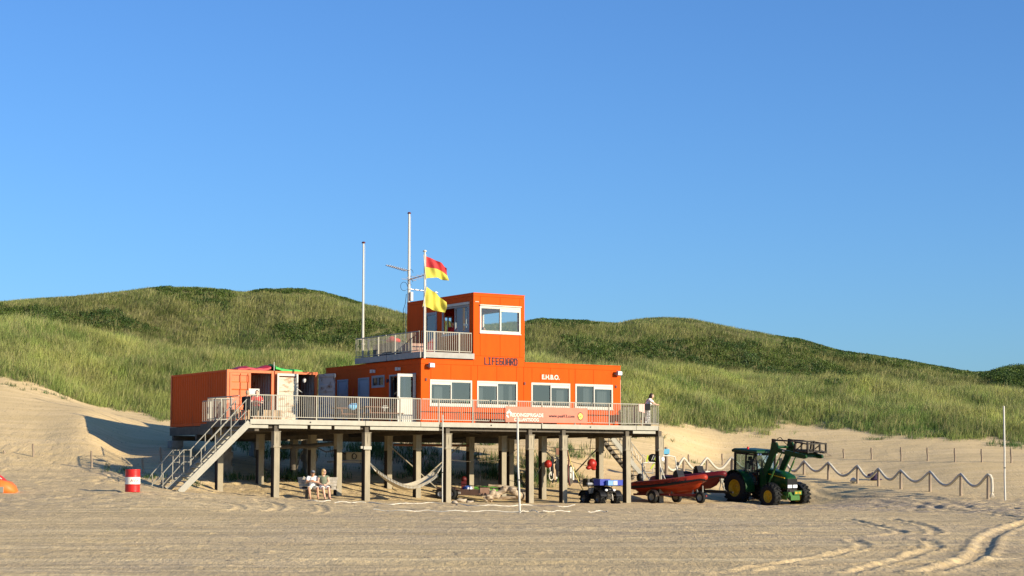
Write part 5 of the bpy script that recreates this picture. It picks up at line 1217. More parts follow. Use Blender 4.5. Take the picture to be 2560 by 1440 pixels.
b=Mb(); b.box(-.98,-.52,-.36,.36,.89,1.20); b.box(-.99,-.51,-.37,.37,1.202,1.24); b.ell((-.50,0,1.16),(.10,.24,.13)); q.part('top_box',b,BK)
b=Mb(); b.box(-.62,-.5,-.362,-.10,.96,1.05); q.part('reflector',b,M['greyframe'])
b=Mb(); b.tube(spline([(.18,-.42,1.08),(.26,-.25,1.10),(.34,0,1.04),(.26,.25,1.10),(.18,.42,1.08)],5),.016,6); b.cyl((.34,0,.8),(.34,0,1.04),.03); q.part('handlebar',b,BK)
for s in (-1,1):
    b=Mb(); b.ell((.90,s*.22,.70),(.05,.08,.06)); q.part('headlight',b,HL)
b=Mb(); b.tube(spline([(.92,-.30,.45),(1.02,-.2,.6),(1.03,.2,.6),(.92,.30,.45)],5),.018,6); b.tube([(1.0,-.2,.45),(1.0,.2,.45)],.02,6); b.tube([(1.02,0,.42),(1.02,0,.62)],.03,6); q.part('bumper',b,dmet)
b=Mb(); b.tube([(1.05,.0,.52),(1.06,.03,.40),(1.05,.05,.22)],.022,6); q.part('winch_strap',b,M['rope'])
# blue crates on the front rack
BL=mat('blue_plastic_dark',(.010,.03,.30),.4,var=.1); BL2=mat('blue_plastic_light',(.14,.30,.62),.4,var=.1)
Mq=Matrix.Rotation(-R(60),4,'Z'); lq=Vector(q.o.location)
def onq(mb): return mb.xf(Matrix.Translation(lq)@Mq)
def crate(name,label,x0,x1,y0,y1,z0,z1,m,inner=None,group='blue crates on the quad rack'):
    t=.015; b=Mb(); b.box(x0,x1,y0,y1,z0,z0+t); b.box(x0,x0+t,y0,y1,z0+t+.001,z1); b.box(x1-t,x1,y0,y1,z0+t+.001,z1); b.box(x0+t,x1-t,y0,y0+t,z0+t+.001,z1); b.box(x0+t,x1-t,y1-t,y1,z0+t+.001,z1); b.box(x0-.01,x1+.01,y0-.012,y0,z1-.03,z1); b.box(x0-.01,x1+.01,y1,y1+.012,z1-.03,z1); b.box(x0-.012,x0,y0,y1,z1-.03,z1); b.box(x1,x1+.012,y0,y1,z1-.03,z1)
    onq(b); c=Mq@Vector(((x0+x1)/2,(y0+y1)/2,z0))+lq
    return one(name,b,m,label,'crate',tuple(c),'W',group=group)
crate('crate','deep blue crate at the left on the front rack of the quad bike',.42,.98,-.62,-.05,.925,1.22,BL)
crate('crate','deep blue crate at the right end of the quad bike front rack',.42,.98,.16,.66,.925,1.18,BL)
crate('crate','pale blue crate in the middle of the quad bike front rack',.995,1.20,-.30,.22,.925,1.16,BL2)
b=Mb(); b.box(1.214,1.22,-.02,.20,.95,1.12); onq(b); c=Mq@Vector((1.07,.05,.94))+lq
one('label_card',b,M['white'],'white card stuck on the front of the pale blue crate','card',tuple(c),'W')
# ================================================================ oil drum
p=G(331,1229); RD=mat('drum_red',(.50,.018,.014),.4,var=.18,scale=4,coat=.2); WD=mat('drum_white_band',(.78,.74,.64),.5,rgb2=(.40,.22,.10),amt=(.63,.72),scale=5)
t=Thing('oil_drum','red steel drum with a white lettered band standing on the sand by the stairs','drum',tuple(p),'W')
r=.30; h=.91; z=p.z-.02
b=Mb(); prof=[(0,z),(r,z)]
for k in range(31):
    zz=z+.0+h*k/30; f=k/30; rr=r+ (.010 if abs(f-.34)<.02 or abs(f-.67)<.02 else 0)+(.008 if f<.02 or f>.98 else 0)+(-.004 if k%2 else 0); prof.append((rr,zz))
prof+=[(r-.02,z+h),(r-.02,z+h-.02),(0,z+h-.02)]; b.lathe(prof,(p.x,p.y,0),n=32); dr=t.part('drum_shell',b,RD)
b=Mb(); b.lathe([(r+.006,z+.345*h),(r+.0065,z+.655*h)],(p.x,p.y,0),n=40); t.part('painted_band',b,WD)
dk=mat('drum_lettering',(.20,.02,.02),.6,rgb2=(.6,.5,.42),amt=(.62,.7),scale=9); M['drumtext']=dk
rad=r+.009
text('AVIA',lambda a,d,zz:(p.x+rad*math.sin(a),p.y-rad*math.cos(a)-d,zz),-.10,1.10,z+.44*h,z+.56*h,'drumtext','lettering',None,t,ext=.001)
text('A',lambda a,d,zz:(p.x+rad*math.sin(a),p.y-rad*math.cos(a)-d,zz),-1.25,-.95,z+.44*h,z+.56*h,'drumtext','lettering',None,t,ext=.001)
# ================================================================ orange boat end at the left edge
p=G(2,1232); t=Thing('rescue_sled','orange and red rescue boat lying on the sand, cut off by the left edge','boat',tuple(p),'W')
OR=mat('sled_orange',(.75,.17,.03),.5,var=.08); z=p.z
secs=[]
for (x,hh,w) in [(-2.2,.80,.6),(-1.0,.84,.62),(-.2,.80,.60),(.12,.78,.58),(.38,.66,.52),(.56,.42,.42),(.64,.15,.3)]:
    secs.append([(p.x+x,p.y-w,z-.02),(p.x+x,p.y-w*1.05,z+hh*.30),(p.x+x,p.y-w*.9,z+hh*.62),(p.x+x,p.y-w*.55,z+hh*.66),(p.x+x,p.y+w*.55,z+hh*.66),(p.x+x,p.y+w,z+hh*.3),(p.x+x,p.y+w,z-.02)])
t.part('hull',loft(secs),OR)
secs=[]
for (x,hh,w) in [(-2.2,.86,.5),(-1.0,.90,.5),(-.3,.86,.46),(.05,.66,.38),(.30,.42,.30)]:
    secs.append([(p.x+x,p.y-w,z+hh*.55),(p.x+x,p.y-w*.8,z+hh*.9),(p.x+x,p.y,z+hh),(p.x+x,p.y+w*.8,z+hh*.9),(p.x+x,p.y+w,z+hh*.55)])
t.part('top_deck',loft(secs),M['red'])
b=Mb(); b.box(p.x-.05,p.x+.26,p.y-.66,p.y-.585,z+.0,z+.24); t.part('square_patch',b,M['galv'])
b=Mb(); b.tube(spline([(p.x-.1,p.y-.5,z+.55),(p.x+.0,p.y-.62,z+.66),(p.x+.15,p.y-.5,z+.55)],5),.02,6); t.part('grab_line',b,M['rope'])
# ================================================================ bench under the platform edge
pb_=at(797,1246,87.0); bz=H(pb_.x,pb_.y); by=pb_.y; bx=pb_.x
t=Thing('bench','pale weathered wooden bench with a splayed backrest under the platform edge','bench',(bx,by,bz),'W')
WG=M['woodgrey']
b=Mb()
for k in range(3): b.bar((bx-.74,by+.0+k*.13,bz+.44),(bx+.86 if k==0 else bx+.72,by+.0+k*.13,bz+.44),.12,.035)
t.part('seat',b,WG)
b=Mb()
for k in range(4): zz=bz+.50+k*.135; yy=by+.40+k*.03; b.bar((bx-.90-.03*k,yy,zz),(bx+.72+.02*k,yy,zz),.03,.125)
for x in (bx-.7,bx-.2,bx+.40): b.bar((x,by+.43,bz+.2),(x-.02,by+.54,bz+1.0),.05,.03)
t.part('backrest',b,WG)
for x in (bx-.55,bx+.45):
    b=Mb(); b.box(x-.06,x+.06,by+.0,by+.34,bz-.08,bz+.42); t.part('leg',b,M['under'])
b=Mb(); b.ell((bx-.62,by+.12,bz+.50),(.16,.12,.07)); b.ell((bx-.5,by+.05,bz+.49),(.12,.1,.05)); remesh(one('bag',b,BK,'dark bag lying on the left end of the bench','bag',(bx-.6,by+.1,bz+.46),'W'),.02)
b=Mb(); b.ell((bx+.40,by+.15,bz+.53),(.15,.1,.10)); b.ell((bx+.33,by+.1,bz+.60),(.06,.06,.08)); remesh(one('bag',b,BK,'black handbag on the bench beside the woman','bag',(bx+.4,by+.15,bz+.46),'W'),.02)
# ================================================================ people
SK=mat('skin',(.52,.28,.17),.55,var=.06,scale=9); SKL=mat('skin_fair',(.60,.36,.25),.55,var=.06,scale=9)
def person(label,loc,rz,J,skin,tops,hair,hairm,extras=(),sc=1.,group=None):
    """J: joint positions in metres (x right, y back, z up; the figure looks along -y). one continuous body; clothes and hair are parts"""
    t=Thing('person',label,'person',frame='L',loc=loc,rz=rz); t.o.scale=(sc,)*3
    V={k:Vector(v) for k,v in J.items() if k!='_turn'}
    b=Mb()
    def limb(a,c,r0,r1,n=10,o=b): o.tube([V[a],V[a].lerp(V[c],.35),V[c]],[r0,(r0*1.06+r1*.2)/1.2,r1],n); o.ell(V[c],(r1,r1,r1),10,6); o.ell(V[a],(r0,r0,r0),10,6)
    hd=V['head']; F_=Matrix.Rotation(J.get('_turn',0),3,'Z')
    def hp(x,y,z): return hd+F_@Vector((x,y,z))
    b.ell(hd,(.075,.093,.115),16,12,F_); b.ell(hp(0,-.02,-.07),(.052,.062,.055),12,8,F_)
    b.ell(hp(0,-.098,-.015),(.014,.022,.024),8,6,F_)
    for s in (-1,1): b.ell(hp(s*.078,.01,-.01),(.012,.022,.032),8,6,F_)
    b.ell(hp(0,-.083,-.060),(.026,.012,.010),8,6,F_)
    b.tube([V['neck'],hd+Vector((0,.01,-.04))],[.058,.052],10)
    b.tube([V['pelvis'],V['waist'],V['chest'],V['neck']],[.14,.125,.15,.07],14); b.ell(V['pelvis'],(.16,.12,.12),12,8); b.ell(V['chest'],(.17,.11,.15),12,8)
    for s in 'LR':
        b.tube([V['chest'].lerp(V['neck'],.6),V['sh'+s]],[.075,.062],8)
        limb('sh'+s,'el'+s,.055,.042); limb('el'+s,'wr'+s,.041,.027)
        b.tube([V['pelvis'],V['hip'+s]],[.11,.095],8); limb('hip'+s,'kn'+s,.088,.058); limb('kn'+s,'an'+s,.058,.038)
        # foot
        a=V['an'+s]; f=V['toe'+s]; b.tube([a,a.lerp(f,.5)+Vector((0,0,-.012)),f],[.042,.040,.026],8); b.ell(a,(.042,.05,.045),8,6)
        # hand
        w=V['wr'+s]; d=(V['hd'+s]-w).normalized(); x=d.cross(Vector((0,0,1))); x=x.normalized() if x.length>.01 else Vector((1,0,0)); yv=x.cross(d)
        pc=w+d*.06; b.ell(pc,(.03,.03,.03),8,6); b.tube([w,w+d*.03,w+d*.095],[.027,.034,.036],8)
        for k,(o,l) in enumerate(((-.03,.062),(-.010,.072),(.011,.068),(.031,.052))):
            p0=w+d*.09+x*o; p1=p0+d*l*.5-yv*.006; p2=p1+d*l*.45-yv*.022; b.tube([p0,p1,p2],[.010,.009,.0075],6)
        sg=1 if s=='L' else -1
        p0=w+d*.03+x*sg*.03; b.tube([p0,p0+d*.03+x*sg*.025,p0+d*.065+x*sg*.030],[.013,.011,.009],6)
    body=t.part('body',b,skin); remesh(body,.0085,2)
    for s in (-1,1):
        e=Mb(); e.ell(hp(s*.030,-.086,.006),(.012,.008,.008),8,6,F_); t.part('eye',e,BK,body)
    for (kind,m,nm) in tops:
        c=Mb()
        if kind in('tee','top','jacket'):
            c.tube([V['pelvis']+Vector((0,0,.02)),V['waist'],V['chest'],V['chest'].lerp(V['neck'],.75)],[.165,.150,.178,.10],16); c.ell(V['chest'],(.19,.13,.16),12,8); c.ell(V['waist'],(.16,.13,.14),12,8)
            for s in 'LR':
                c.tube([V['chest'].lerp(V['neck'],.55),V['sh'+s]],[.09,.072],8); c.ell(V['sh'+s],(.07,.07,.07),10,6)
                if kind=='tee': c.tube([V['sh'+s],V['sh'+s].lerp(V['el'+s],.6)],[.070,.066],10)
                if kind=='jacket': c.tube([V['sh'+s],V['el'+s],V['wr'+s]],[.072,.062,.045],10); c.ell(V['el'+s],(.062,)*3,8,6)
        if kind in('shorts','trousers','skirt'):
            c.tube([V['pelvis']+Vector((0,0,.07)),V['pelvis']-Vector((0,0,.03))],[.165,.15],14); c.ell(V['pelvis'],(.18,.145,.13),12,8)
            for s in 'LR':
                c.tube([V['pelvis'],V['hip'+s]],[.13,.115],8); c.ell(V['hip'+s],(.11,)*3,10,6)
                if kind=='shorts': c.tube([V['hip'+s],V['hip'+s].lerp(V['kn'+s],.85)],[.108,.088],12)
                else: c.tube([V['hip'+s],V['kn'+s],V['kn'+s].lerp(V['an'+s],.85)],[.108,.088,.082],12); c.ell(V['kn'+s],(.088,)*3,8,6)
        remesh(t.part(nm,c,m),.014,2)
    c=Mb()
    if hair=='short': c.ell(hp(0,.015,.02),(.084,.098,.108),14,10,F_); 
    if hair=='bob':
        c.ell(hp(0,.02,.02),(.092,.104,.115),14,10,F_)
        for s in (-1,1): c.ell(hp(s*.072,.02,-.06),(.034,.06,.09),10,8,F_)
        c.ell(hp(0,.06,-.06),(.07,.05,.09),10,8,F_)
    if hair=='long':
        c.ell(hp(0,.02,.02),(.092,.104,.115),14,10,F_); c.tube([hp(0,.06,0),hp(0,.09,-.12),hp(0,.09,-.26)],[.085,.085,.04],10)
        for s in (-1,1): c.ell(hp(s*.07,.03,-.05),(.032,.06,.10),10,8,F_)
    if hair!='none':
        # keep the face free
        o=t.part('hair',c,hairm); remesh(o,.012,1)
        if hair in('short','bob','long'): o.location=F_@Vector((0,.018,.012))
    for (k,m) in extras:
        c=Mb()
        if k=='cap':
            c.ell(hp(0,.008,.055),(.092,.108,.075),14,8,F_); c.tube([hp(-.05,-.09,.045),hp(0,-.155,.035),hp(.05,-.09,.045)],[.02,.02,.02],6); c.ell(hp(0,-.10,.042),(.07,.07,.012),12,6,F_); t.part('cap',c,m)
        if k=='sunglasses':
            for s in (-1,1): c.ell(hp(s*.032,-.095,.008),(.027,.010,.020),10,6,F_); c.tube([hp(s*.06,-.085,.01),hp(s*.082,.0,.01)],[.004,.004],5)
            c.tube([hp(-.01,-.10,.01),hp(.01,-.10,.01)],[.004,.004],5); t.part('sunglasses',c,m)
        if k=='shoes':
            for s in 'LR':
                c=Mb(); c.tube([V['an'+s]-Vector((0,0,.02)),V['toe'+s]],[.052,.04],8); t.part('shoe',c,m)
    return t
WT=mat('white_cotton',(.80,.79,.76),.85,var=.05); OL=mat('olive_cotton',(.16,.18,.12),.85,var=.08); KH=mat('light_khaki',(.62,.58,.48),.85,var=.06)
HB=mat('blonde_hair',(.46,.30,.12),.6,var=.2,scale=14); HD=mat('dark_hair',(.035,.02,.014),.5,var=.3,scale=14); CG=mat('grey_cap_cloth',(.16,.17,.20),.85); BKC=mat('black_cloth',(.012,.012,.014),.9,var=.2)
seat=dict(pelvis=(0,.05,.54),waist=(0,.07,.70),chest=(0,.06,.90),neck=(0,.03,1.07),head=(0,-.01,1.20),
 hipL=(.10,.02,.52),hipR=(-.10,.02,.52),knL=(.15,-.42,.50),knR=(-.15,-.42,.50),anL=(.13,-.46,.10),anR=(-.12,-.48,.10),toeL=(.14,-.63,.05),toeR=(-.14,-.65,.05),
 shL=(.19,.06,.99),shR=(-.19,.06,.99),elL=(.26,-.06,.76),elR=(-.26,-.06,.76),wrL=(.04,-.20,.80),wrR=(-.06,-.22,.83),hdL=(-.08,-.22,.82),hdR=(.06,-.24,.84))
J=dict(seat); J.update(pelvis=(0,.12,.54),waist=(0,.16,.68),chest=(0,.15,.88),neck=(0,.10,1.05),head=(.01,.05,1.17),shL=(.20,.14,.98),shR=(-.20,.14,.98),elL=(.27,.0,.77),elR=(-.27,.0,.77),wrL=(.03,-.12,.80),wrR=(-.05,-.14,.84),hdL=(-.09,-.12,.82),hdR=(.08,-.15,.85),knL=(.22,-.34,.50),knR=(-.16,-.38,.51),anL=(.24,-.38,.10),anR=(-.10,-.44,.10),toeL=(.27,-.54,.05),toeR=(-.09,-.62,.05),_turn=.35)
mx_=at(781,1240,by).x
person('man in a grey cap, white t-shirt and pale shorts, arms crossed, on the bench',(mx_,by+.02,bz-.02),R(6),J,SK,[('tee',WT,'t_shirt'),('shorts',KH,'shorts')],'short',mat('grey_hair',(.2,.18,.16),.7),[('cap',CG),('sunglasses',BK)],sc=1.0)
J=dict(seat); J.update(pelvis=(0,.12,.54),waist=(0,.14,.68),chest=(0,.12,.88),neck=(.01,.09,1.05),head=(.03,.04,1.18),shL=(.18,.11,.97),shR=(-.18,.11,.97),elL=(.24,.05,.72),elR=(-.23,.05,.72),wrL=(.10,-.14,.64),wrR=(-.03,-.16,.62),hdL=(.02,-.22,.63),hdR=(.05,-.24,.62),knL=(.22,-.34,.50),knR=(-.02,-.36,.50),anL=(.26,-.36,.10),anR=(.05,-.40,.10),toeL=(.30,-.52,.05),toeR=(.07,-.58,.05),_turn=.85)
wx_=at(808,1240,by).x
person('blonde woman in sunglasses and an olive top looking to the right, on the bench',(wx_,by,bz-.02),R(8),J,SKL,[('top',OL,'top'),('shorts',WT,'shorts')],'bob',HB,[('sunglasses',BK)],sc=1.03)
# woman on the platform
st_=dict(pelvis=(0,0,.92),waist=(0,-.02,1.06),chest=(0,-.10,1.28),neck=(0,-.20,1.44),head=(0,-.25,1.57),hipL=(.10,0,.88),hipR=(-.10,0,.88),knL=(.11,-.02,.50),knR=(-.11,.03,.50),anL=(.11,.02,.09),anR=(-.11,.10,.09),toeL=(.12,-.16,.05),toeR=(-.12,-.08,.05),shL=(.18,-.14,1.37),shR=(-.18,-.14,1.37),elL=(.24,-.36,1.17),elR=(-.24,-.34,1.17),wrL=(.14,-.52,1.10),wrR=(-.14,-.50,1.10),hdL=(.04,-.6,1.10),hdR=(-.06,-.58,1.10))
J=dict(st_); J['_turn']=.3
u_=FP(1622,1040,-.35)[0]; w=B2W(12.0,.9)
aw=ray(1621,1040)[0]; 
# stands at the right end railing, seen partly from behind
uu=12.15
vv_=None
for k in range(400):
    v=-1.3+k*.01; w=B2W(uu,v); 
    if 1280+F*1.0047*w.x/w.y<=1621: vv_=v; break
vv_=vv_ if vv_ is not None else -.6
w=B2W(uu,vv_,ZD)
PTN=mat('patterned_trousers',(.62,.60,.58),.85,rgb2=(.10,.10,.12),amt=(.48,.56),scale=14)
person('dark-haired woman in a white top leaning on the right end of the platform railing',tuple(w),R(78),J,SKL,[('tee',WT,'t_shirt'),('trousers',PTN,'trousers')],'long',HD,[('shoes',BK)],sc=.95)
f_=Matrix.Rotation(R(78),3,'Z')
bgp=w+f_@Vector((-.26,.02,.95)); t=Thing('shoulder_bag','black shoulder bag hanging at the back of the woman on the platform','bag',tuple(bgp),'W')
b=Mb(); b.box(-.20,.20,-.06,.06,-.16,.14); b.xf(Matrix.Translation(bgp)@Matrix.Rotation(R(20),4,'Z')); t.part('bag_body',b,BKC)
b=Mb(); b.tube([bgp+Vector((-.16,0,.12)),w+f_@Vector((-.14,-.12,1.36)),bgp+Vector((.16,0,.12))],.014,6); t.part('strap',b,BKC)
# bag and towel, stool beside her
uu2=FP(1602,1020,-1.42)[0]; b=Mb(); P=[[(uu2-.17+.34*i/6,-1.50+.01*math.sin(i*2),ZD+1.08-j*.09-.04*(i/6)*j*.5) for i in range(7)] for j in range(5)]; b.grid(P); b.grid([[(a_,c_+.012,z_) for (a_,c_,z_) in r] for r in P]); one('towel',b,mat('pink_towel',(.72,.42,.36),.9),'pale pink towel hung over the platform railing beside the standing woman','towel',(uu2,-1.5,ZD+.6),'B')
pz=B2W(12.35,-.9,ZD+.0); t=Thing('stool','small wooden stool behind the railing at the right end of the platform','stool',(12.3,-.9,ZD),'B')
b=Mb(); b.box(12.12,12.48,-1.05,-.75,ZD+.40,ZD+.43); t.part('seat',b,M['tan'])
for x in (12.14,12.45):
    for y in (-1.03,-.78): b=Mb(); b.box(x-.02,x+.02,y-.02,y+.02,ZD,ZD+.399); t.part('leg',b,M['tan'])
# seated people by the stairs at the left end
def atpx(px,v,z=ZD):
    u,_=FP(px,1000,v); return B2W(u,v,z)
J=dict(seat); J['_turn']=-.3
RDS=mat('red_shirt',(.50,.03,.03),.85,var=.1)
person('person in a red shirt sitting behind the railing at the top of the left stairs',tuple(atpx(642,-.6)),R(14),J,SKL,[('tee',RDS,'t_shirt'),('trousers',BKC,'trousers')],'short',HD,sc=.98)
J=dict(seat); J['_turn']=0; J.update(wrL=(.15,-.28,.66),wrR=(-.15,-.28,.66),hdL=(.13,-.36,.66),hdR=(-.13,-.36,.66))
person('person in a black jacket seen from behind, on the bench by the left stairs',tuple(atpx(619,.35)),R(160),J,SK,[('jacket',BKC,'jacket'),('trousers',BKC,'trousers')],'short',mat('fair_hair',(.36,.26,.16),.7),sc=1.0)
def slat_bench(u,v,label,L=1.5,rot=0):
    t=Thing('bench',label,'bench',(u,v,ZD),'B',group='wooden benches on the platform')
    b=Mb()
    for k in range(3): b.box(u-L/2,u+L/2,v-.2+k*.14,v-.08+k*.14,ZD+.42,ZD+.46)
    t.part('seat',b,M['tan'])
    b=Mb()
    for k in range(int(L/.13)): b.box(u-L/2+k*.13,u-L/2+k*.13+.10,v-.27,v-.235,ZD+.02,ZD+.46)
    t.part('backrest',b,M['tan'])
    for x in (u-L/2+.08,u+L/2-.12): b=Mb(); b.box(x,x+.05,v-.22,v+.20,ZD,ZD+.418); t.part('leg',b,M['tan'])
uB=FP(613,1000,.35)[0]
slat_bench(uB,.35,'slatted wooden bench with the black-jacketed person, left of the red shirt',1.3)
uB2=FP(664,1000,.2)[0]
slat_bench(uB2,.2,'slatted wooden bench right of the person in the red shirt',1.5)
ux=FP(635,980,.9)[0]; zx=FP(635,980,.9)[1]
t=Thing('notice_board','blank white board on a post by the top of the left stairs','board',(ux,.9,ZD),'B'); b=Mb(); b.box(ux-.26,ux+.26,.88,.92,zx-.15,zx+.15); t.part('panel',b,M['white']); b=Mb(); b.box(ux-.02,ux+.02,.93,.97,ZD,zx); t.part('post',b,M['galv'])
# dark picnic tables along the cabin side
def ptable(u,v,label):
    t=Thing('picnic_table',label,'table',(u,v,ZD),'B',group='picnic tables beside the cabin'); W=M['brownwood']
    b=Mb()
    for k in range(5): b.box(u-.9,u+.9,v-.36+k*.145,v-.23+k*.145,ZD+.72,ZD+.76)
    t.part('table_top',b,W)
    for s in (-1,1):
        b=Mb(); b.box(u-.9,u+.9,v+s*.70-.13,v+s*.70+.13,ZD+.43,ZD+.47); t.part('seat_plank',b,W)
    for x in (u-.6,u+.6):
        b=Mb(); b.box(x-.03,x+.03,v-.75,v+.75,ZD+.37,ZD+.428); b.bar((x,v-.55,ZD),(x,v-.2,ZD+.718),.05,.08); b.bar((x,v+.55,ZD),(x,v+.2,ZD+.718),.05,.08); t.part('leg_frame',b,W)
ptable(-1.9,3.4,'dark wooden picnic table in front of the open grey container door'); ptable(-1.6,1.2,'dark wooden picnic table nearest the white open door')
u,z=FP(881,1017,-.6); b=Mb(); b.ell((u,-.6,z),(.22,.14,.16)); b.ell((u+.14,-.6,z+.06),(.10,.1,.12)); remesh(one('swim_bag',b,mat('light_blue_cloth',(.18,.50,.72),.8,var=.2),'light blue bag hanging inside the railing below the broom','bag',(u,-.6,z-.15),'B'),.03)
v,z=SP(882,970,-.12); t=Thing('broom','red broom with its pole leaning against the cabin between the grey doors','broom',(-.3,v,ZD),'B'); b=Mb(); b.cyl((-.35,v,ZD+.06),(-.06,v,z),.016,n=6); t.part('pole',b,M['red']); b=Mb(); b.box(-.42,-.28,v-.15,v+.15,ZD+.02,ZD+.09); t.part('brush_head',b,M['tan'])
u,z=FP(962,1017,-1.0); b=Mb(); b.box(u-.16,u+.18,-1.02,-.98,z-.06,z+.0); b.box(u-.02,u+.0,-1.02,-.98,z-.2,z-.061); b.box(u-.1,u+.12,-1.02,-.98,z+.03,z+.06); one('tap_sign',b,M['white'],'small white bracket sign behind the railing near the white door','sign',(u,-1.0,z-.2),'B')
# balcony goods
u0,v0=.9,4.6
b=Mb(); b.box(.35,1.35,3.2,5.3,zb_,zb_+.62); b.box(.32,1.38,3.17,5.33,zb_+.622,zb_+.66); one('deck_box',b,mat('dark_blue_grey_cover',(.035,.04,.055),.8),'dark covered box on the roof balcony behind its side railing','box',(.85,4.3,zb_),'B')
b=Mb(); b.ell((.85,4.2,zb_+.80),(.35,.5,.16)); b.ell((.85,4.35,zb_+.90),(.2,.25,.14)); remesh(one('cushion',b,M['red'],'red cushions heaped on the dark box on the roof balcony','cushion',(.85,4.2,zb_+.66),'B'),.04)
b=Mb(); b.box(.4,1.1,1.6,2.5,zb_,zb_+.5); b.box(.38,1.12,1.58,2.52,zb_+.502,zb_+.53); one('wooden_chest',b,mat('pinkish_wood',(.42,.26,.2),.8),'pale brown chest on the roof balcony, nearer the front pole than the dark box','chest',(.75,2.0,zb_),'B')
# people in the tower
J=dict(seat); J['_turn']=.4; w=B2W(4.15,1.15,7.02)
person('dark-clothed person sitting at the desk behind the tower front window',tuple(w),TH+R(-5),J,SK,[('tee',BKC,'t_shirt'),('trousers',BKC,'trousers')],'short',HD,sc=1.0)
b=Mb(); w_=(4.15,1.3); b.box(3.9,4.4,1.1,1.5,7.40,7.46); b.box(3.92,4.38,1.5,1.55,7.45,8.0); b.cyl((4.15,1.3,7.0),(4.15,1.3,7.40),.05); one('office_chair',b,BK,'black chair at the desk inside the lookout tower','chair',(4.15,1.3,6.99),'B')
stn=dict(st_); stn.update(chest=(0,0,1.28),neck=(0,0,1.46),head=(0,-.02,1.60),shL=(.19,0,1.40),shR=(-.19,0,1.40),elL=(.24,.03,1.12),elR=(-.24,.03,1.12),wrL=(.22,-.08,.88),wrR=(-.22,-.08,.88),hdL=(.22,-.14,.80),hdR=(-.22,-.14,.80)); stn['_turn']=0
w=B2W(UT0+.7,2.3,6.99)
v_,z_=SP(1132,812,UT0+.6); w=B2W(UT0+.6,v_,6.99)
person('person in a red shirt standing inside the open side window of the lookout tower',tuple(w),TH-R(60),stn,SK,[('tee',RDS,'t_shirt'),('trousers',BKC,'trousers')],'short',HD,sc=1.0)
# rolled red flag behind the third cabin window
u,z=FP(1387,998,.5); t=Thing('rolled_flag','rolled red and white flag standing inside the E.H.B.O. cabin window','flag',(u,.5,ZD+.06),'B'); b=Mb(); b.cyl((u-.05,.5,ZD+.06),(u-.02,.5,z+.1),.12,.10,10); t.part('cloth',b,M['red']); b=Mb(); b.cyl((u-.02,.5,z+.101),(u+.06,.5,z+.32),.07,.03,8); t.part('white_tip',b,M['white'])
# small things on the sills
for (px,py,m,l,c) in ((1131,1003,M['white'],'white cup on the sill inside the leftmost front window','cup'),(1165,1004,mat('green_plastic',(.2,.6,.1),.5),'green toy inside the leftmost front window, right pane','toy'),(1336,1005,M['white'],'white jug at the left end of the E.H.B.O. window sill','jug'),(1252,1004,M['white'],'white row of cups outside the second front window','cup')):
    u,z=FP(px,py,-.03 if c=='jug' else .18); b=Mb(); vv0=-.045 if c=='jug' else .12; b.lathe([(0,z-.07),(.05,z-.07),(.062,z+.03),(.055,z+.035),(0,z+.02)],(u,vv0,0),n=12); one(c,b,m,l,c,(u,vv0,z-.07),'B')
# ================================================================ hammock
hA=Vector(FPp(914,1152,-1.1)); hB=Vector(FPp(1118,1152,-1.1)); t=Thing('hammock','cream fringed hammock slung between two platform posts','hammock',tuple(hA.lerp(hB,.5)-Vector((0,0,1.6))),'B')
CR=mat('cream_hammock_cloth',(.55,.47,.33),.9,var=.12,scale=8,bump=.3)
def hm(s,x,extra=0.):
    p=hA.lerp(hB,x); bz_=FP(1030,1224,-1.1)[1]; top=hA.z; q=(2*x-.92)
    z=bz_+ (top-bz_)*abs(2*x-1.02)**1.75*1.0
    wd=.42*math.sin(math.pi*min(max((x-.06)/.88,0),1))**.6
    return Vector((p.x,p.y+s*wd-.0,z+.20*abs(s)**2*math.sin(math.pi*x)-.02+(s>0)*.08*s))
rows=[[hm(s,.12+.74*i/40) for i in range(41)] for s in np.linspace(-1,1,9)]
b=Mb(); b.grid(rows); b.grid([[p_-Vector((0,0,.012)) for p_ in r] for r in rows]); t.part('cloth',b,CR)
b=Mb()
for s in np.linspace(-1,1,5):
    b.tube([hA+Vector((.1,0,0)),hm(s,.12)],.008,5); b.tube([hB-Vector((.12,0,-.02)),hm(s,.86)],.008,5)
t.part('cord',b,M['rope'])
b=Mb()
for i in range(44):
    x=.13+.72*i/43; p_=hm(-1,x); b.tube([p_+Vector((0,-.01,.0)),p_+Vector((0,-.02,-.05)),p_+Vector((0,-.015,-.13))],[.012,.010,.022],5)
fg=t.part('fringe',b,M['white'])
b=Mb(); b.tube([hA+Vector((-.05,-.0,.9)),hA+Vector((-.06,0,.1)),hA+Vector((.12,0,.0))],.018,6); b.tube([hB+Vector((.05,0,.15)),hB+Vector((.0,-.1,-.2)),hB+Vector((-.1,0,-.5)),hB+Vector((.03,-.05,-.6))],.016,6); t.part('red_strap',b,M['red'])
# ================================================================ luggage cart under the platform
p=G(1150,1250); t=Thing('cart_trailer','dark flat cart with brown side boards parked under the platform beside the driftwood','trailer',frame='L',loc=(p.x+.05,p.y+.35,H(p.x,p.y+.35)),rz=-R(22)); BW=mat('brown_ply',(.17,.10,.07),.7,var=.15)
b=Mb(); b.box(-1.0,1.2,-.6,.6,.38,.44); b.bar((-1.5,0,.42),(-1,0,.41),.06,.06); t.part('bed',b,BK)
b=Mb(); b.box(.1,1.2,-.63,-.60,.20,.48); b.box(-1.0,.08,-.63,-.60,.44,.56); b.box(1.2,1.23,-.6,.6,.20,.55); t.part('side_board',b,BW)
b=Mb(); b.tube([(-1.0,-.62,.80),(-.05,-.62,.72)],.02,6); b.tube([(.15,-.62,.74),(1.2,-.62,.60)],.02,6)
for x in (-1,-.5,-.05): b.tube([(x,-.62,.4),(x,-.62,.78-.06*(x+1))],.018,6)
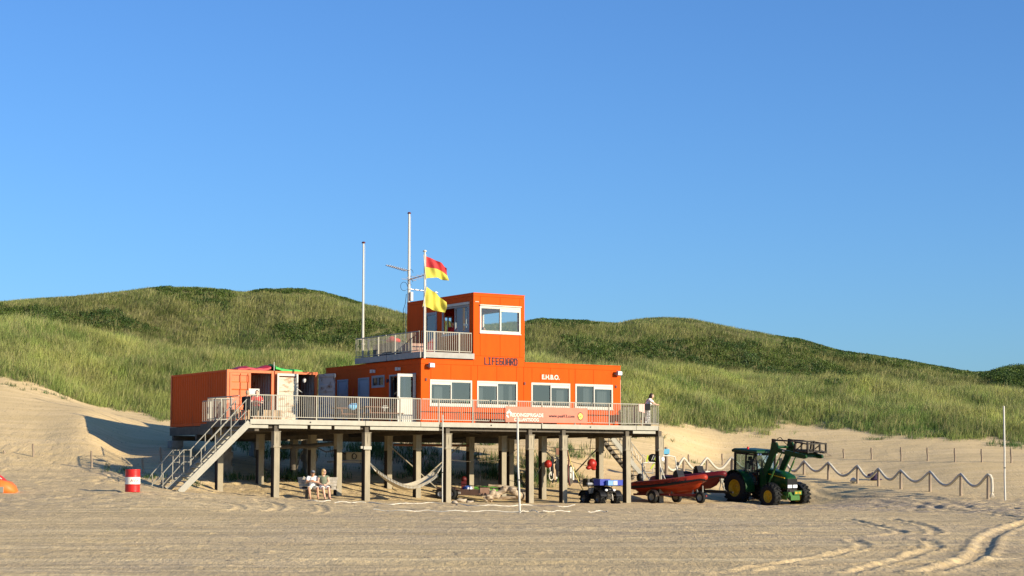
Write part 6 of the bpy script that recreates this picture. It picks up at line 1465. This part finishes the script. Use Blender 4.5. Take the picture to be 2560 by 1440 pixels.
for x in (.15,.7,1.2): b.tube([(x,-.62,.4),(x,-.62,.76-.14*x)],.018,6)
b.tube([(1.2,-.62,.3),(1.25,-.62,1.15)],.02,6); t.part('side_rail',b,BK)
for (x,y) in ((-.75,-.72),(-.75,.72),(-.2,-.72)): wheel(t,(x,y,.26),.26,.18,.12,RB,M['greyframe'])
b=Mb(); b.box(.12,.24,-.645,-.632,.26,.36); t.part('reflector',b,M['white'])
c=Vector(t.o.location)+Matrix.Rotation(-R(22),3,'Z')@Vector((.45,-.3,.52)); b=Mb(); b.ell(c,(.26,.18,.14)); remesh(one('bundle',b,mat('blue_white_sheet',(.03,.08,.30),.6,rgb2=(.75,.75,.78),amt=(.5,.56),scale=4),'blue and white bundle lying in the dark cart','bundle',tuple(c-Vector((0,0,.12))),'W'),.03)
c=Vector(t.o.location)+Matrix.Rotation(-R(22),3,'Z')@Vector((.05,.2,.5)); b=Mb(); b.box(-.12,.12,-.15,.15,0,.35); b.ell((0,0,.45),(.14,.14,.14)); b.xf(Matrix.Translation(c)); one('jerrycan',b,M['darkred'],'dark red can standing in the middle of the dark cart','can',tuple(c),'W')
# ================================================================ driftwood and stones
DW=mat('bleached_driftwood',(.46,.37,.26),.9,rgb2=(.22,.15,.09),amt=(.42,.62),scale=3,stretch=(1,4,4),bump=.6,bscale=12)
def logp(label,pts,r0,r1,seed=0,stubs=()):
    P=[Vector(a) for a in pts]; Q=spline(P,6); n=len(Q); b=Mb(); rr=[(r0+(r1-r0)*i/(n-1))*(1+.22*math.sin(i*1.3+seed)) for i in range(n)]
    b.tube(Q,rr,9)
    for (i,d,l,r) in stubs: a=Q[int(i*(n-1))]; b.tube([a,a+Vector(d)*l*.5+Vector((0,0,.03)),a+Vector(d)*l],[r,r*.8,r*.3],7)
    o=one('driftwood_log',b,DW,label,'log',tuple(P[0]),'W',group='driftwood heaped under the platform'); remesh(o,.025,1); return o
def gq(px,py,dz=0): q_=G(px,py); q_.z+=dz; return q_
a=gq(1222,1256,.15); bb2=gq(1318,1255,.1)
logp('thick pale log lying along the front of the driftwood heap, root end left',[a,a+Vector((.4,.1,.22)),a+Vector((.9,.15,.50)),a+Vector((1.35,.1,.22)),bb2+Vector((-.1,0,.06))],.17,.16,1,[(.1,(-.5,-.3,.1),.4,.06),(.15,(-.3,-.5,.6),.4,.05),(.4,(.2,-.4,.8),.3,.05)])
a=gq(1235,1250,.3); logp('long pale branch slanting over the top of the driftwood heap',[a+Vector((-.3,.5,.40)),a+Vector((.5,.55,.34)),a+Vector((1.3,.6,.2)),a+Vector((1.8,.6,.0))],.07,.05,2,[(.5,(.2,-.3,.4),.4,.03)])
a=gq(1222,1256,.1); logp('short gnarled root stump at the left of the driftwood heap',[a+Vector((-.15,-.1,0)),a+Vector((.1,-.1,.22)),a+Vector((.25,.1,.48))],.18,.12,3,[(.3,(-.6,-.3,.2),.5,.06),(.6,(-.4,.1,.7),.4,.05),(.1,(.7,-.5,0),.5,.07)])
a=gq(1285,1252,.1); logp('pale log under the driftwood heap, half sunk in sand',[a+Vector((-.9,.3,0)),a+Vector((0,.3,.05)),a+Vector((.7,.35,0))],.09,.07,4)
a=gq(1210,1245,.3); logp('thin bleached pole lying behind the dark cart',[a+Vector((-.3,.8,.2)),a+Vector((.6,.8,.15)),a+Vector((1.6,.9,.02))],.05,.04,5)
ST=mat('pale_stone',(.40,.33,.24),.9,var=.25,scale=4,bump=.5,bscale=10)
for i,(px,py,rx,rz_,l) in enumerate(((1152,1254,.30,.10,'flat pale stone in front of the dark cart, left one'),(1174,1257,.18,.08,'flat pale stone in front of the dark cart, right one'),(1138,1260,.16,.09,'small white stone on the sand by the left goal pole'),(1311,1250,.22,.26,'orange-tan boulder at the right end of the driftwood heap'))):
    g_=G(px,py); b=Mb(); b.ell((g_.x,g_.y,g_.z+rz_*.5),(rx,.16,rz_),12,8)
    b.v=[(x+.03*math.sin(z*40+y*9),y,z+.025*math.sin(x*17)) for x,y,z in b.v]; one('stone',b,ST,l,'stone',tuple(g_),'W',group='stones under the platform')
# green board and others
g_=G(1217,1236); b=Mb(); b.box(g_.x-.62,g_.x+.62,g_.y+.1,g_.y+.14,g_.z-.02,g_.z+.40); one('green_board',b,mat('green_board_paint',(.12,.36,.05),.6,var=.2,scale=5),'bright green board standing on edge behind the cart','board',tuple(g_),'W')
# generator on a stand at the back left
u,z=FP(878,1141,5.6); t=Thing('generator','pale generator box on a rack under the platform behind the bench','generator',(u,5.6,z-.7),'B'); b=Mb(); b.box(u-.42,u+.42,5.3,5.8,z-.2,z+.2); b.box(u-1.2,u+.9,5.25,5.85,z-.30,z-.24); t.part('housing',b,M['steel']); b=Mb(); b.tube([(u+.12*math.cos(a),5.28,z+.13*math.sin(a)) for a in np.linspace(0,6.28,14)],.02,6); b.tube(spline([(u-.4,5.4,z+.1),(u-.7,5.4,z+.2),(u-.9,5.4,z-.1),(u-.6,5.4,z-.5)],5),.03,6); t.part('hose',b,BK)
# buoys
def buoy(px,py,v,r,label,m=None):
    p_=Vector(FPp(px,py,v)); t=Thing('buoy',label,'buoy',tuple(p_-Vector((0,0,r))),'B',group='red buoys hung under the platform')
    return p_,t
BR=mat('buoy_red',(.36,.022,.014),.4,var=.1)
p_,t=buoy(1370,1160,.6,.17,'round red buoy hanging beside the black gear under the platform'); b=Mb(); b.ell(p_,(.19,.19,.20),16,12); t.part('float',b,BR); b=Mb(); b.tube([p_+Vector((0,0,.19)),p_+Vector((-.03,0,.3)),p_+Vector((-.06,0,.42))],.015,6); t.part('line',b,BK)
p_,t=buoy(1478,1161,1.0,.25,'large helmet-shaped red buoy hanging left of the post with the quad bike'); b=Mb(); b.ell(p_+Vector((.04,0,.03)),(.25,.22,.26),16,12); b.ell(p_+Vector((-.18,-.02,-.17)),(.15,.12,.10),12,8); b.ell(p_+Vector((.13,-.02,-.20)),(.13,.12,.10),12,8); remesh(t.part('float',b,BR),.02); b=Mb(); b.tube([p_+Vector((-.05,0,.26)),p_+Vector((-.04,0,1.0)),p_+Vector((-.02,0,1.55))],.012,5); b.tube([p_+Vector((-.2,0,-.1)),p_+Vector((-.1,0,.8)),p_+Vector((.1,0,1.5))],.010,5); t.part('line',b,M['under'])
# hanging gear cluster
t=Thing('hanging_gear','bundle of black and pale straps, fins and harnesses hanging from a platform brace','gear',FPp(1385,1215,.7),'B')
rg=random.Random(3)
for k in range(15):
    px=1374+rg.random()*22; py=1140+rg.random()*26; l=18+rg.random()*34; p0=Vector(FPp(px,py,.55+rg.random()*.25)); p1=Vector(FPp(px+rg.uniform(-5,5),min(py+l,1212),.6)); b=Mb(); b.bar(p0,p1,.07+.07*rg.random(),.03,up=(0,1,0)); t.part('strap',b,(BKC,M['white'],BKC,M['tan'])[k%4])
p0=Vector(FPp(1392,1165,.62)); b=Mb(); b.ell(p0,(.2,.12,.28)); t.part('rolled_suit',b,BKC)
p0=Vector(FPp(1378,1190,.6)); b=Mb(); b.tube([p0+Vector((.13*math.cos(a),0,.2*math.sin(a))) for a in np.linspace(0,6.28,14)],.03,6); t.part('ring',b,M['rope'])
t=Thing('hanging_gear','second bundle of white and dark straps hanging right of the grey-footed post','gear',FPp(1426,1215,.7),'B')
for k in range(10):
    px=1418+rg.random()*16; py=1160+rg.random()*22; l=18+rg.random()*30; p0=Vector(FPp(px,py,.55+rg.random()*.25)); p1=Vector(FPp(px+rg.uniform(-4,4),min(py+l,1212),.6)); b=Mb(); b.bar(p0,p1,.05+.06*rg.random(),.03,up=(0,1,0)); t.part('strap',b,(BKC,M['white'],M['under'])[k%3])
# folding chair hung on the post
t=Thing('folding_chair','dark folding chair hanging on the left side of a front post','chair',FPp(1396,1160,-.6),'B'); b=Mb()
a_=Vector(FPp(1389,1120,-.6)); b.bar(a_,a_+Vector((.05,0,-.75)),.03,.03); b.bar(a_+Vector((.34,0,0)),a_+Vector((.30,0,-.75)),.03,.03); b.bar(a_+Vector((.03,0,-.44)),a_+Vector((.32,0,-.44)),.03,.03); t.part('frame',b,BK)
b=Mb(); b.box(a_.x,a_.x+.34,a_.y-.01,a_.y+.01,a_.z-.33,a_.z); t.part('back_panel',b,M['brownwood'])
# yellow hose and strung lines
b=Mb(); b.tube(spline([FPp(1420,1130,-.9),FPp(1428,1160,-.9),FPp(1445,1200,-.95),FPp(1460,1230,-1.0)],6),.02,6); one('hose',b,mat('yellow_hose',(.62,.50,.14),.5),'thin yellow hose hanging down behind the quad bike','hose',FPp(1460,1230,-1.0),'B')
b=Mb(); b.tube(spline([FPp(1418,1125,-1.0),FPp(1422,1150,-1.0),FPp(1420,1185,-1.0),FPp(1425,1215,-1.0)],6),.03,6); one('hose',b,M['darkred'],'dark red hose hanging beside the grey-footed front post','hose',FPp(1425,1215,-1.0),'B')
for i,(pp_,l) in enumerate(((((1108,1148),(1180,1154),(1250,1148),(1296,1120)),'sagging dark line strung from the left pole side towards the middle posts'),(((1363,1116),(1395,1121),(1430,1124),(1488,1121)),'nearly level thin line strung between right rear posts'),(((1360,1128),(1400,1145),(1450,1160),(1490,1170)),'thin line sloping down right behind the red buoys'),(((1330,1202),(1345,1180),(1356,1160)),'short pale line rising from a front post to the gear'))):
    b=Mb(); b.tube(spline([FPp(x,y,1.5) for x,y in pp_],5),.014,5); one('line',b,M['under'] if i!=3 else M['rope'],l,'line',FPp(*pp_[0],1.5),'B')
# white tubular gate near the boats
b=Mb(); P=[FPp(1607,1136,3.0),FPp(1607,1180,3.0),FPp(1632,1183,3.0),FPp(1632,1150,3.0)]; b.tube([P[3],P[0],P[1],P[2],P[3]],.025,6,sm=False); one('tube_gate',b,M['whitem'],'white tubular gate at the foot of the rear right stairs','gate',FPp(1618,1183,3.0),'B')
# blue box on a post
p=at(1666,1195,105); p.z=H(p.x,p.y); t=Thing('signal_post','short dark post with a light blue box behind the right corner post','post',tuple(p),'W'); zt=z_of(0,1118,105); b=Mb(); b.cyl(p-Vector((0,0,.2)),(p.x,p.y,zt),.10,.09); t.part('post',b,M['postwood']); zt2=z_of(0,1129,105); b=Mb(); b.box(p.x-.14,p.x+.16,p.y-.26,p.y-.10,zt2-.14,zt2+.14); t.part('box',b,mat('light_blue_box',(.16,.50,.70),.5))
# ================================================================ goal poles and ground tapes
for (xt,yt,xb,yb,l,r) in ((1107,1037,1106,1256,'thin white pole standing before the platform at the right end of the hammock',.026),(1294,1043,1300,1281,'slightly bent white pole standing nearest the camera, meeting the white ground tape',.036),(2509.5,1015,2513,1250,'tall white pole standing on open sand near the right edge',.042)):
    g_=G(xb,yb); top=at(xt,yt,g_.y); t=Thing('pole',l,'pole',tuple(g_),'W',group='white beach poles'); b=Mb(); mid_=g_.lerp(top,.5)+Vector((-.03 if xb==1300 else .005,0,0)); b.tube([g_-Vector((0,0,.15)),g_.lerp(top,.25)+Vector((-.01,0,0)),mid_,top],r,8); t.part('shaft',b,M['whitem']); b=Mb(); q_=g_.lerp(top,.34); b.cyl(q_-Vector((0,0,.02)),q_+Vector((0,0,.02)),r*1.25); t.part('ring',b,BK)
M['rope2']=mat('court_tape_webbing',(.62,.58,.48),.8,var=.15)
def tape(pts,label,r=.017,gaps=()):
    b=Mb(); Q=[gq(x,y) for x,y in pts]; Q=spline(Q,16); P=[]
    for i,q_ in enumerate(Q):
        z=H(q_.x,q_.y)+.03+.022*math.sin(i*.31+q_.x)+.008*rnd.uniform(-1,1); P.append(Vector((q_.x,q_.y+.04*math.sin(i*.2),z)))
    b.tube(P,[r*(1+.3*rnd.uniform(-1,1)) for i in range(len(P))],6); one('ground_tape',b,M['rope2'],label,'tape',tuple(P[0]),'W',group='white court tapes on the sand')
tape([(763,1252),(790,1254),(826,1254)],'white tape lying on the sand in front of the bench')
tape([(836,1258),(880,1257),(915,1258)],'white tape lying between the bench and the hammock post')
tape([(920,1259),(990,1262),(1062,1259),(1110,1260)],'white tape lying below the hammock')
tape([(1136,1258),(1160,1264),(1250,1266),(1330,1265),(1400,1268),(1437,1265)],'long white tape lying in front of the cart and driftwood')
tape([(934,1277),(1000,1279),(1060,1279),(1120,1280),(1200,1280),(1300,1281)],'long white tape nearer the camera, ending at the bent white pole')
tape([(1302,1282),(1325,1279),(1345,1281)],'short white tape just right of the bent white pole')
tape([(1357,1281),(1390,1280),(1425,1280)],'broken white tape between the bent pole and the quad bike')
tape([(1470,1282),(1500,1280),(1519,1281)],'faint white tape below the quad bike')
# ================================================================ rope fence on the right
FP_=[(1655,1150,1188),(1709,1145,1184),(1767,1145,1182),(1829,1144,1179),(1905,1148,1181),(1960,1152,1183),(2010,1153.5,1187),(2071,1157,1199.5),(2143.5,1165,1208.5),(2196,1172.5,1216),(2252,1177,1223),(2325,1180,1229),(2402,1186,1240),(2470,1187.5,1247)]
tops=[]
wh=['leftmost rope fence post, behind the boats','rope fence post behind the rear boat frame','rope fence post above the dark red boat','rope fence post just left of the tractor cab','rope fence post hidden behind the tractor cab','rope fence post behind the tractor loader','rope fence post nearest right of the tractor','second rope fence post right of the tractor','rope fence post beside the white float','rope fence post beside the dark jacket','rope fence post right of the dark jacket','third rope fence post from the fence end','rope fence post next to the last one','end post of the rope fence with the frayed rope end']
for i,(x,yt,yb) in enumerate(FP_):
    g_=G(x,yb); top=at(x,yt+3,g_.y); b=Mb(); b.tube([g_-Vector((0,0,.2)),g_.lerp(top,.5),top],[.075,.07,.065],9); one('fence_post',b,M['postwood'],wh[i],'post',tuple(g_),'W',group='posts of the rope fence'); tops.append(top)
b=Mb(); P=[]
for i in range(len(tops)-1):
    a,c=tops[i],tops[i+1]; sag=(.62,.62,.62,.6,.55,.55,.50,.60,.52,.50,.52,.60,.55)[i]
    for k in range(14):
        t_=k/14; q_=a.lerp(c,t_)+Vector((0,-.02,.07)); q_.z-=sag*(math.sin(math.pi*t_)**1.25); P.append(q_)
e=tops[-1]; P+=[e+Vector((0,-.02,.07)),e+Vector((.10,-.02,.04)),e+Vector((.16,-.03,-.12)),e+Vector((.17,-.03,-.45)),e+Vector((.16,-.03,-.72))]
b.tube(P,.068,9); one('fence_rope',b,mat('thick_pale_rope',(.50,.46,.37),.85,var=.12,scale=12,bump=.5,bscale=30),'thick pale mooring rope draped in loops from post to post','rope',tuple(P[0]),'W')
b=Mb()
for k in range(14): a=k*.45; q0=P[-1]; b.tube([q0,q0+Vector((.06*math.cos(a),.05*math.sin(a),-.10)),q0+Vector((.10*math.cos(a),.08*math.sin(a),-.2-.03*(k%3)))],[.018,.014,.006],5)
bpy.data.objects['fence_rope']; fo=b.build('frayed_end',M['rope'],bpy.data.objects['fence_rope'],off=tuple(P[0]))
g_=G(2134,1208); b=Mb(); b.ell((g_.x,g_.y,g_.z+.14),(.16,.15,.14)); b.ell((g_.x-.13,g_.y,g_.z+.10),(.06,.05,.05)); one('float_ball',b,M['white'],'white round float lying beside a rope fence post','float',tuple(g_),'W')
g_=G(2184,1201); b=Mb(); b.ell((g_.x+.1,g_.y,g_.z+.18),(.20,.2,.26)); b.ell((g_.x-.16,g_.y,g_.z+.24),(.18,.18,.12)); b.ell((g_.x+.14,g_.y,g_.z+.04),(.34,.3,.06)); b.ell((g_.x-.05,g_.y,g_.z+.36),(.06,.06,.08)); remesh(one('jacket',b,mat('dark_purple_cloth',(.045,.03,.06),.9,var=.3),'dark purple jacket heaped on the sand behind the rope fence','jacket',tuple(g_),'W'),.03)
g_=G(2117,1186); logp('tangle of dry brushwood on the sand behind the rope fence',[g_+Vector((-.3,0,.04)),g_+Vector((0,0,.12)),g_+Vector((.3,.1,.03))],.03,.02,7,[(.2,(-.5,0,.6),.3,.02),(.6,(.5,0,.7),.3,.02),(.8,(.7,0,.2),.3,.02)])['group']='brushwood'
b=Mb()
g_=G(2058,1143)
for k in range(9): a=k*.7; b.tube([g_+Vector((-.3+k*.09,0,.55-.05*k)),g_+Vector((-.2+k*.09,.05,.45-.06*k)),g_+Vector((-.25+k*.10,0,.02))],.015,5)
one('brush_heap',b,M['postwood'],'small heap of dry twigs beside the stake below the loader tip','twigs',tuple(g_),'W')
# stakes
SK_=[(1722,1136,1163,'stake above the middle of the dark red boat'),(1806,1134,1163,'stake just left of the tractor cab'),(2037,1125,1144.5,'stake below the loader tip with twigs beside it'),(2109.5,1122,1145.5,'second stake right of the loader'),(2179,1119,1148.5,'third stake right of the loader'),(2253,1118,1151.5,'stake behind the rope fence post right of the jacket'),(2319,1119,1152.5,'stake in the middle of the right half of the stake row'),(2387.5,1120,1155.5,'third stake left of the tall white pole'),(2454.5,1122,1156.5,'stake just left of the tall white pole'),(2528,1121,1157.5,'stake just right of the tall white pole'),(229,1127,1171,'stake left of the platform shadow, above the drum'),(83,1109,1142.5,'stake left of the shadow, higher up the sand'),(357,1146,1184,'dark stake standing in the shadow behind the stairs foot'),(11,1126,1134,'short stub of a stake at the left edge'),(402,1118,1160,'dark stake in the shadow left of the corner pier')]
for (x,yt,yb,l) in SK_:
    g_=G(x,yb); top=at(x-.8,yt,g_.y); b=Mb(); b.tube([g_-Vector((0,0,.2)),g_.lerp(top,.35)+Vector((.015,0,0)),g_.lerp(top,.7)-Vector((.01,0,0)),top],[.055,.05,.052,.045],7); one('stake',b,M['postwood'],l,'stake',tuple(g_),'W',group='stakes set in the upper sand')
# ---------------------------------------------------------------- pieces that do not touch become parts of their own
def split_pieces(o,tol=.03):
    me=o.data; n=len(me.vertices); p=list(range(n))
    def f(a):
        while p[a]!=a: p[a]=p[p[a]]; a=p[a]
        return a
    for e in me.edges: p[f(e.vertices[0])]=f(e.vertices[1])
    d={}
    for v in me.vertices:
        b=d.setdefault(f(v.index),[list(v.co),list(v.co)])
        for k in range(3): b[0][k]=min(b[0][k],v.co[k]); b[1][k]=max(b[1][k],v.co[k])
    ks=list(d); bs=[d[k] for k in ks]; q=list(range(len(bs)))
    def g(a):
        while q[a]!=a: a=q[a]
        return a
    for i in range(len(bs)):
        for j in range(i):
            if all(bs[i][0][k]-tol<=bs[j][1][k] and bs[j][0][k]-tol<=bs[i][1][k] for k in range(3)): q[g(i)]=g(j)
    gid={k:g(i) for i,k in enumerate(ks)}; gs=sorted(set(gid.values()))
    if len(gs)<2: return
    own=[gid[f(i)] for i in range(n)]; vs=[tuple(v.co) for v in me.vertices]; fs=[(tuple(pl.vertices),pl.use_smooth) for pl in me.polygons]
    nm=o.name.split('.')[0]
    for gi in gs[1:]+gs[:1]:
        idx=[i for i in range(n) if own[i]==gi]; mp={i:k for k,i in enumerate(idx)}
        m2=bpy.data.meshes.new(nm); ff=[(tuple(mp[i] for i in F_[0]),F_[1]) for F_ in fs if own[F_[0][0]]==gi]
        m2.from_pydata([vs[i] for i in idx],[],[x[0] for x in ff]); m2.polygons.foreach_set('use_smooth',[x[1] for x in ff])
        for mt in me.materials: m2.materials.append(mt)
        if gi==gs[0]: o.data=m2
        else:
            c=o.copy(); c.data=m2; c.name=nm; COL.objects.link(c)
SPL={'backrest','balcony_fascia','bolt','cable','clamp','cord','corner_frame','cross_tube','edge_beam','girder','grille','handrail','hose','housing','hydraulic_hose','lower_beam','rack','red_strap','sash','side_rail','tower_floor','roll_frame'}
for o in list(bpy.data.objects):
    if o.type=='MESH' and o.parent is not None and o.name.split('.')[0] in SPL and not any(x.parent is o for x in o.children): split_pieces(o)
# ---------------------------------------------------------------- camera, sky, sun
cam=bpy.data.cameras.new('camera'); co=bpy.data.objects.new('camera',cam); COL.objects.link(co)
co.location=(0,0,CZ); co.rotation_euler=(R(90)+PT,0,0)
cam.sensor_width=36; cam.lens=36*F/2560; cam.clip_start=.5; cam.clip_end=3000
SC.camera=co
AZ=R(58); EL=R(18)       # sun: to the right of and behind the camera, low evening
w=bpy.data.worlds.new('World'); SC.world=w; w.use_nodes=True; nt=w.node_tree
bg=nt.nodes['Background']; sky=nt.nodes.new('ShaderNodeTexSky'); sky.sky_type='NISHITA'; sky.sun_disc=False
sd=Vector((math.sin(AZ)*math.cos(EL),-math.cos(AZ)*math.cos(EL),math.sin(EL)))
sky.sun_elevation=EL; sky.sun_rotation=math.atan2(sd.x,sd.y); sky.altitude=0; sky.air_density=1.0; sky.dust_density=.6; sky.ozone_density=3.0
tn=nt.nodes.new('ShaderNodeMix'); tn.data_type='RGBA'; tn.blend_type='MULTIPLY'; tn.inputs['Factor'].default_value=1; tn.inputs[7].default_value=(.42,.66,.98,1)
nt.links.new(sky.outputs[0],tn.inputs[6]); nt.links.new(tn.outputs[2],bg.inputs['Color']); bg.inputs['Strength'].default_value=.116
sl=bpy.data.lights.new('sun','SUN'); sl.energy=5.0; sl.angle=R(.5); sl.color=(1,.87,.66)
so=bpy.data.objects.new('sun',sl); COL.objects.link(so); so.rotation_euler=sd.to_track_quat('Z','Y').to_euler(); so.location=(60,-60,60)
SC.view_settings.view_transform='Standard'; SC.view_settings.look='None'; SC.view_settings.gamma=1; SC.view_settings.exposure=.62
SC.render.engine='CYCLES'
SC.cycles.max_bounces=6; SC.cycles.transparent_max_bounces=12; SC.cycles.diffuse_bounces=3
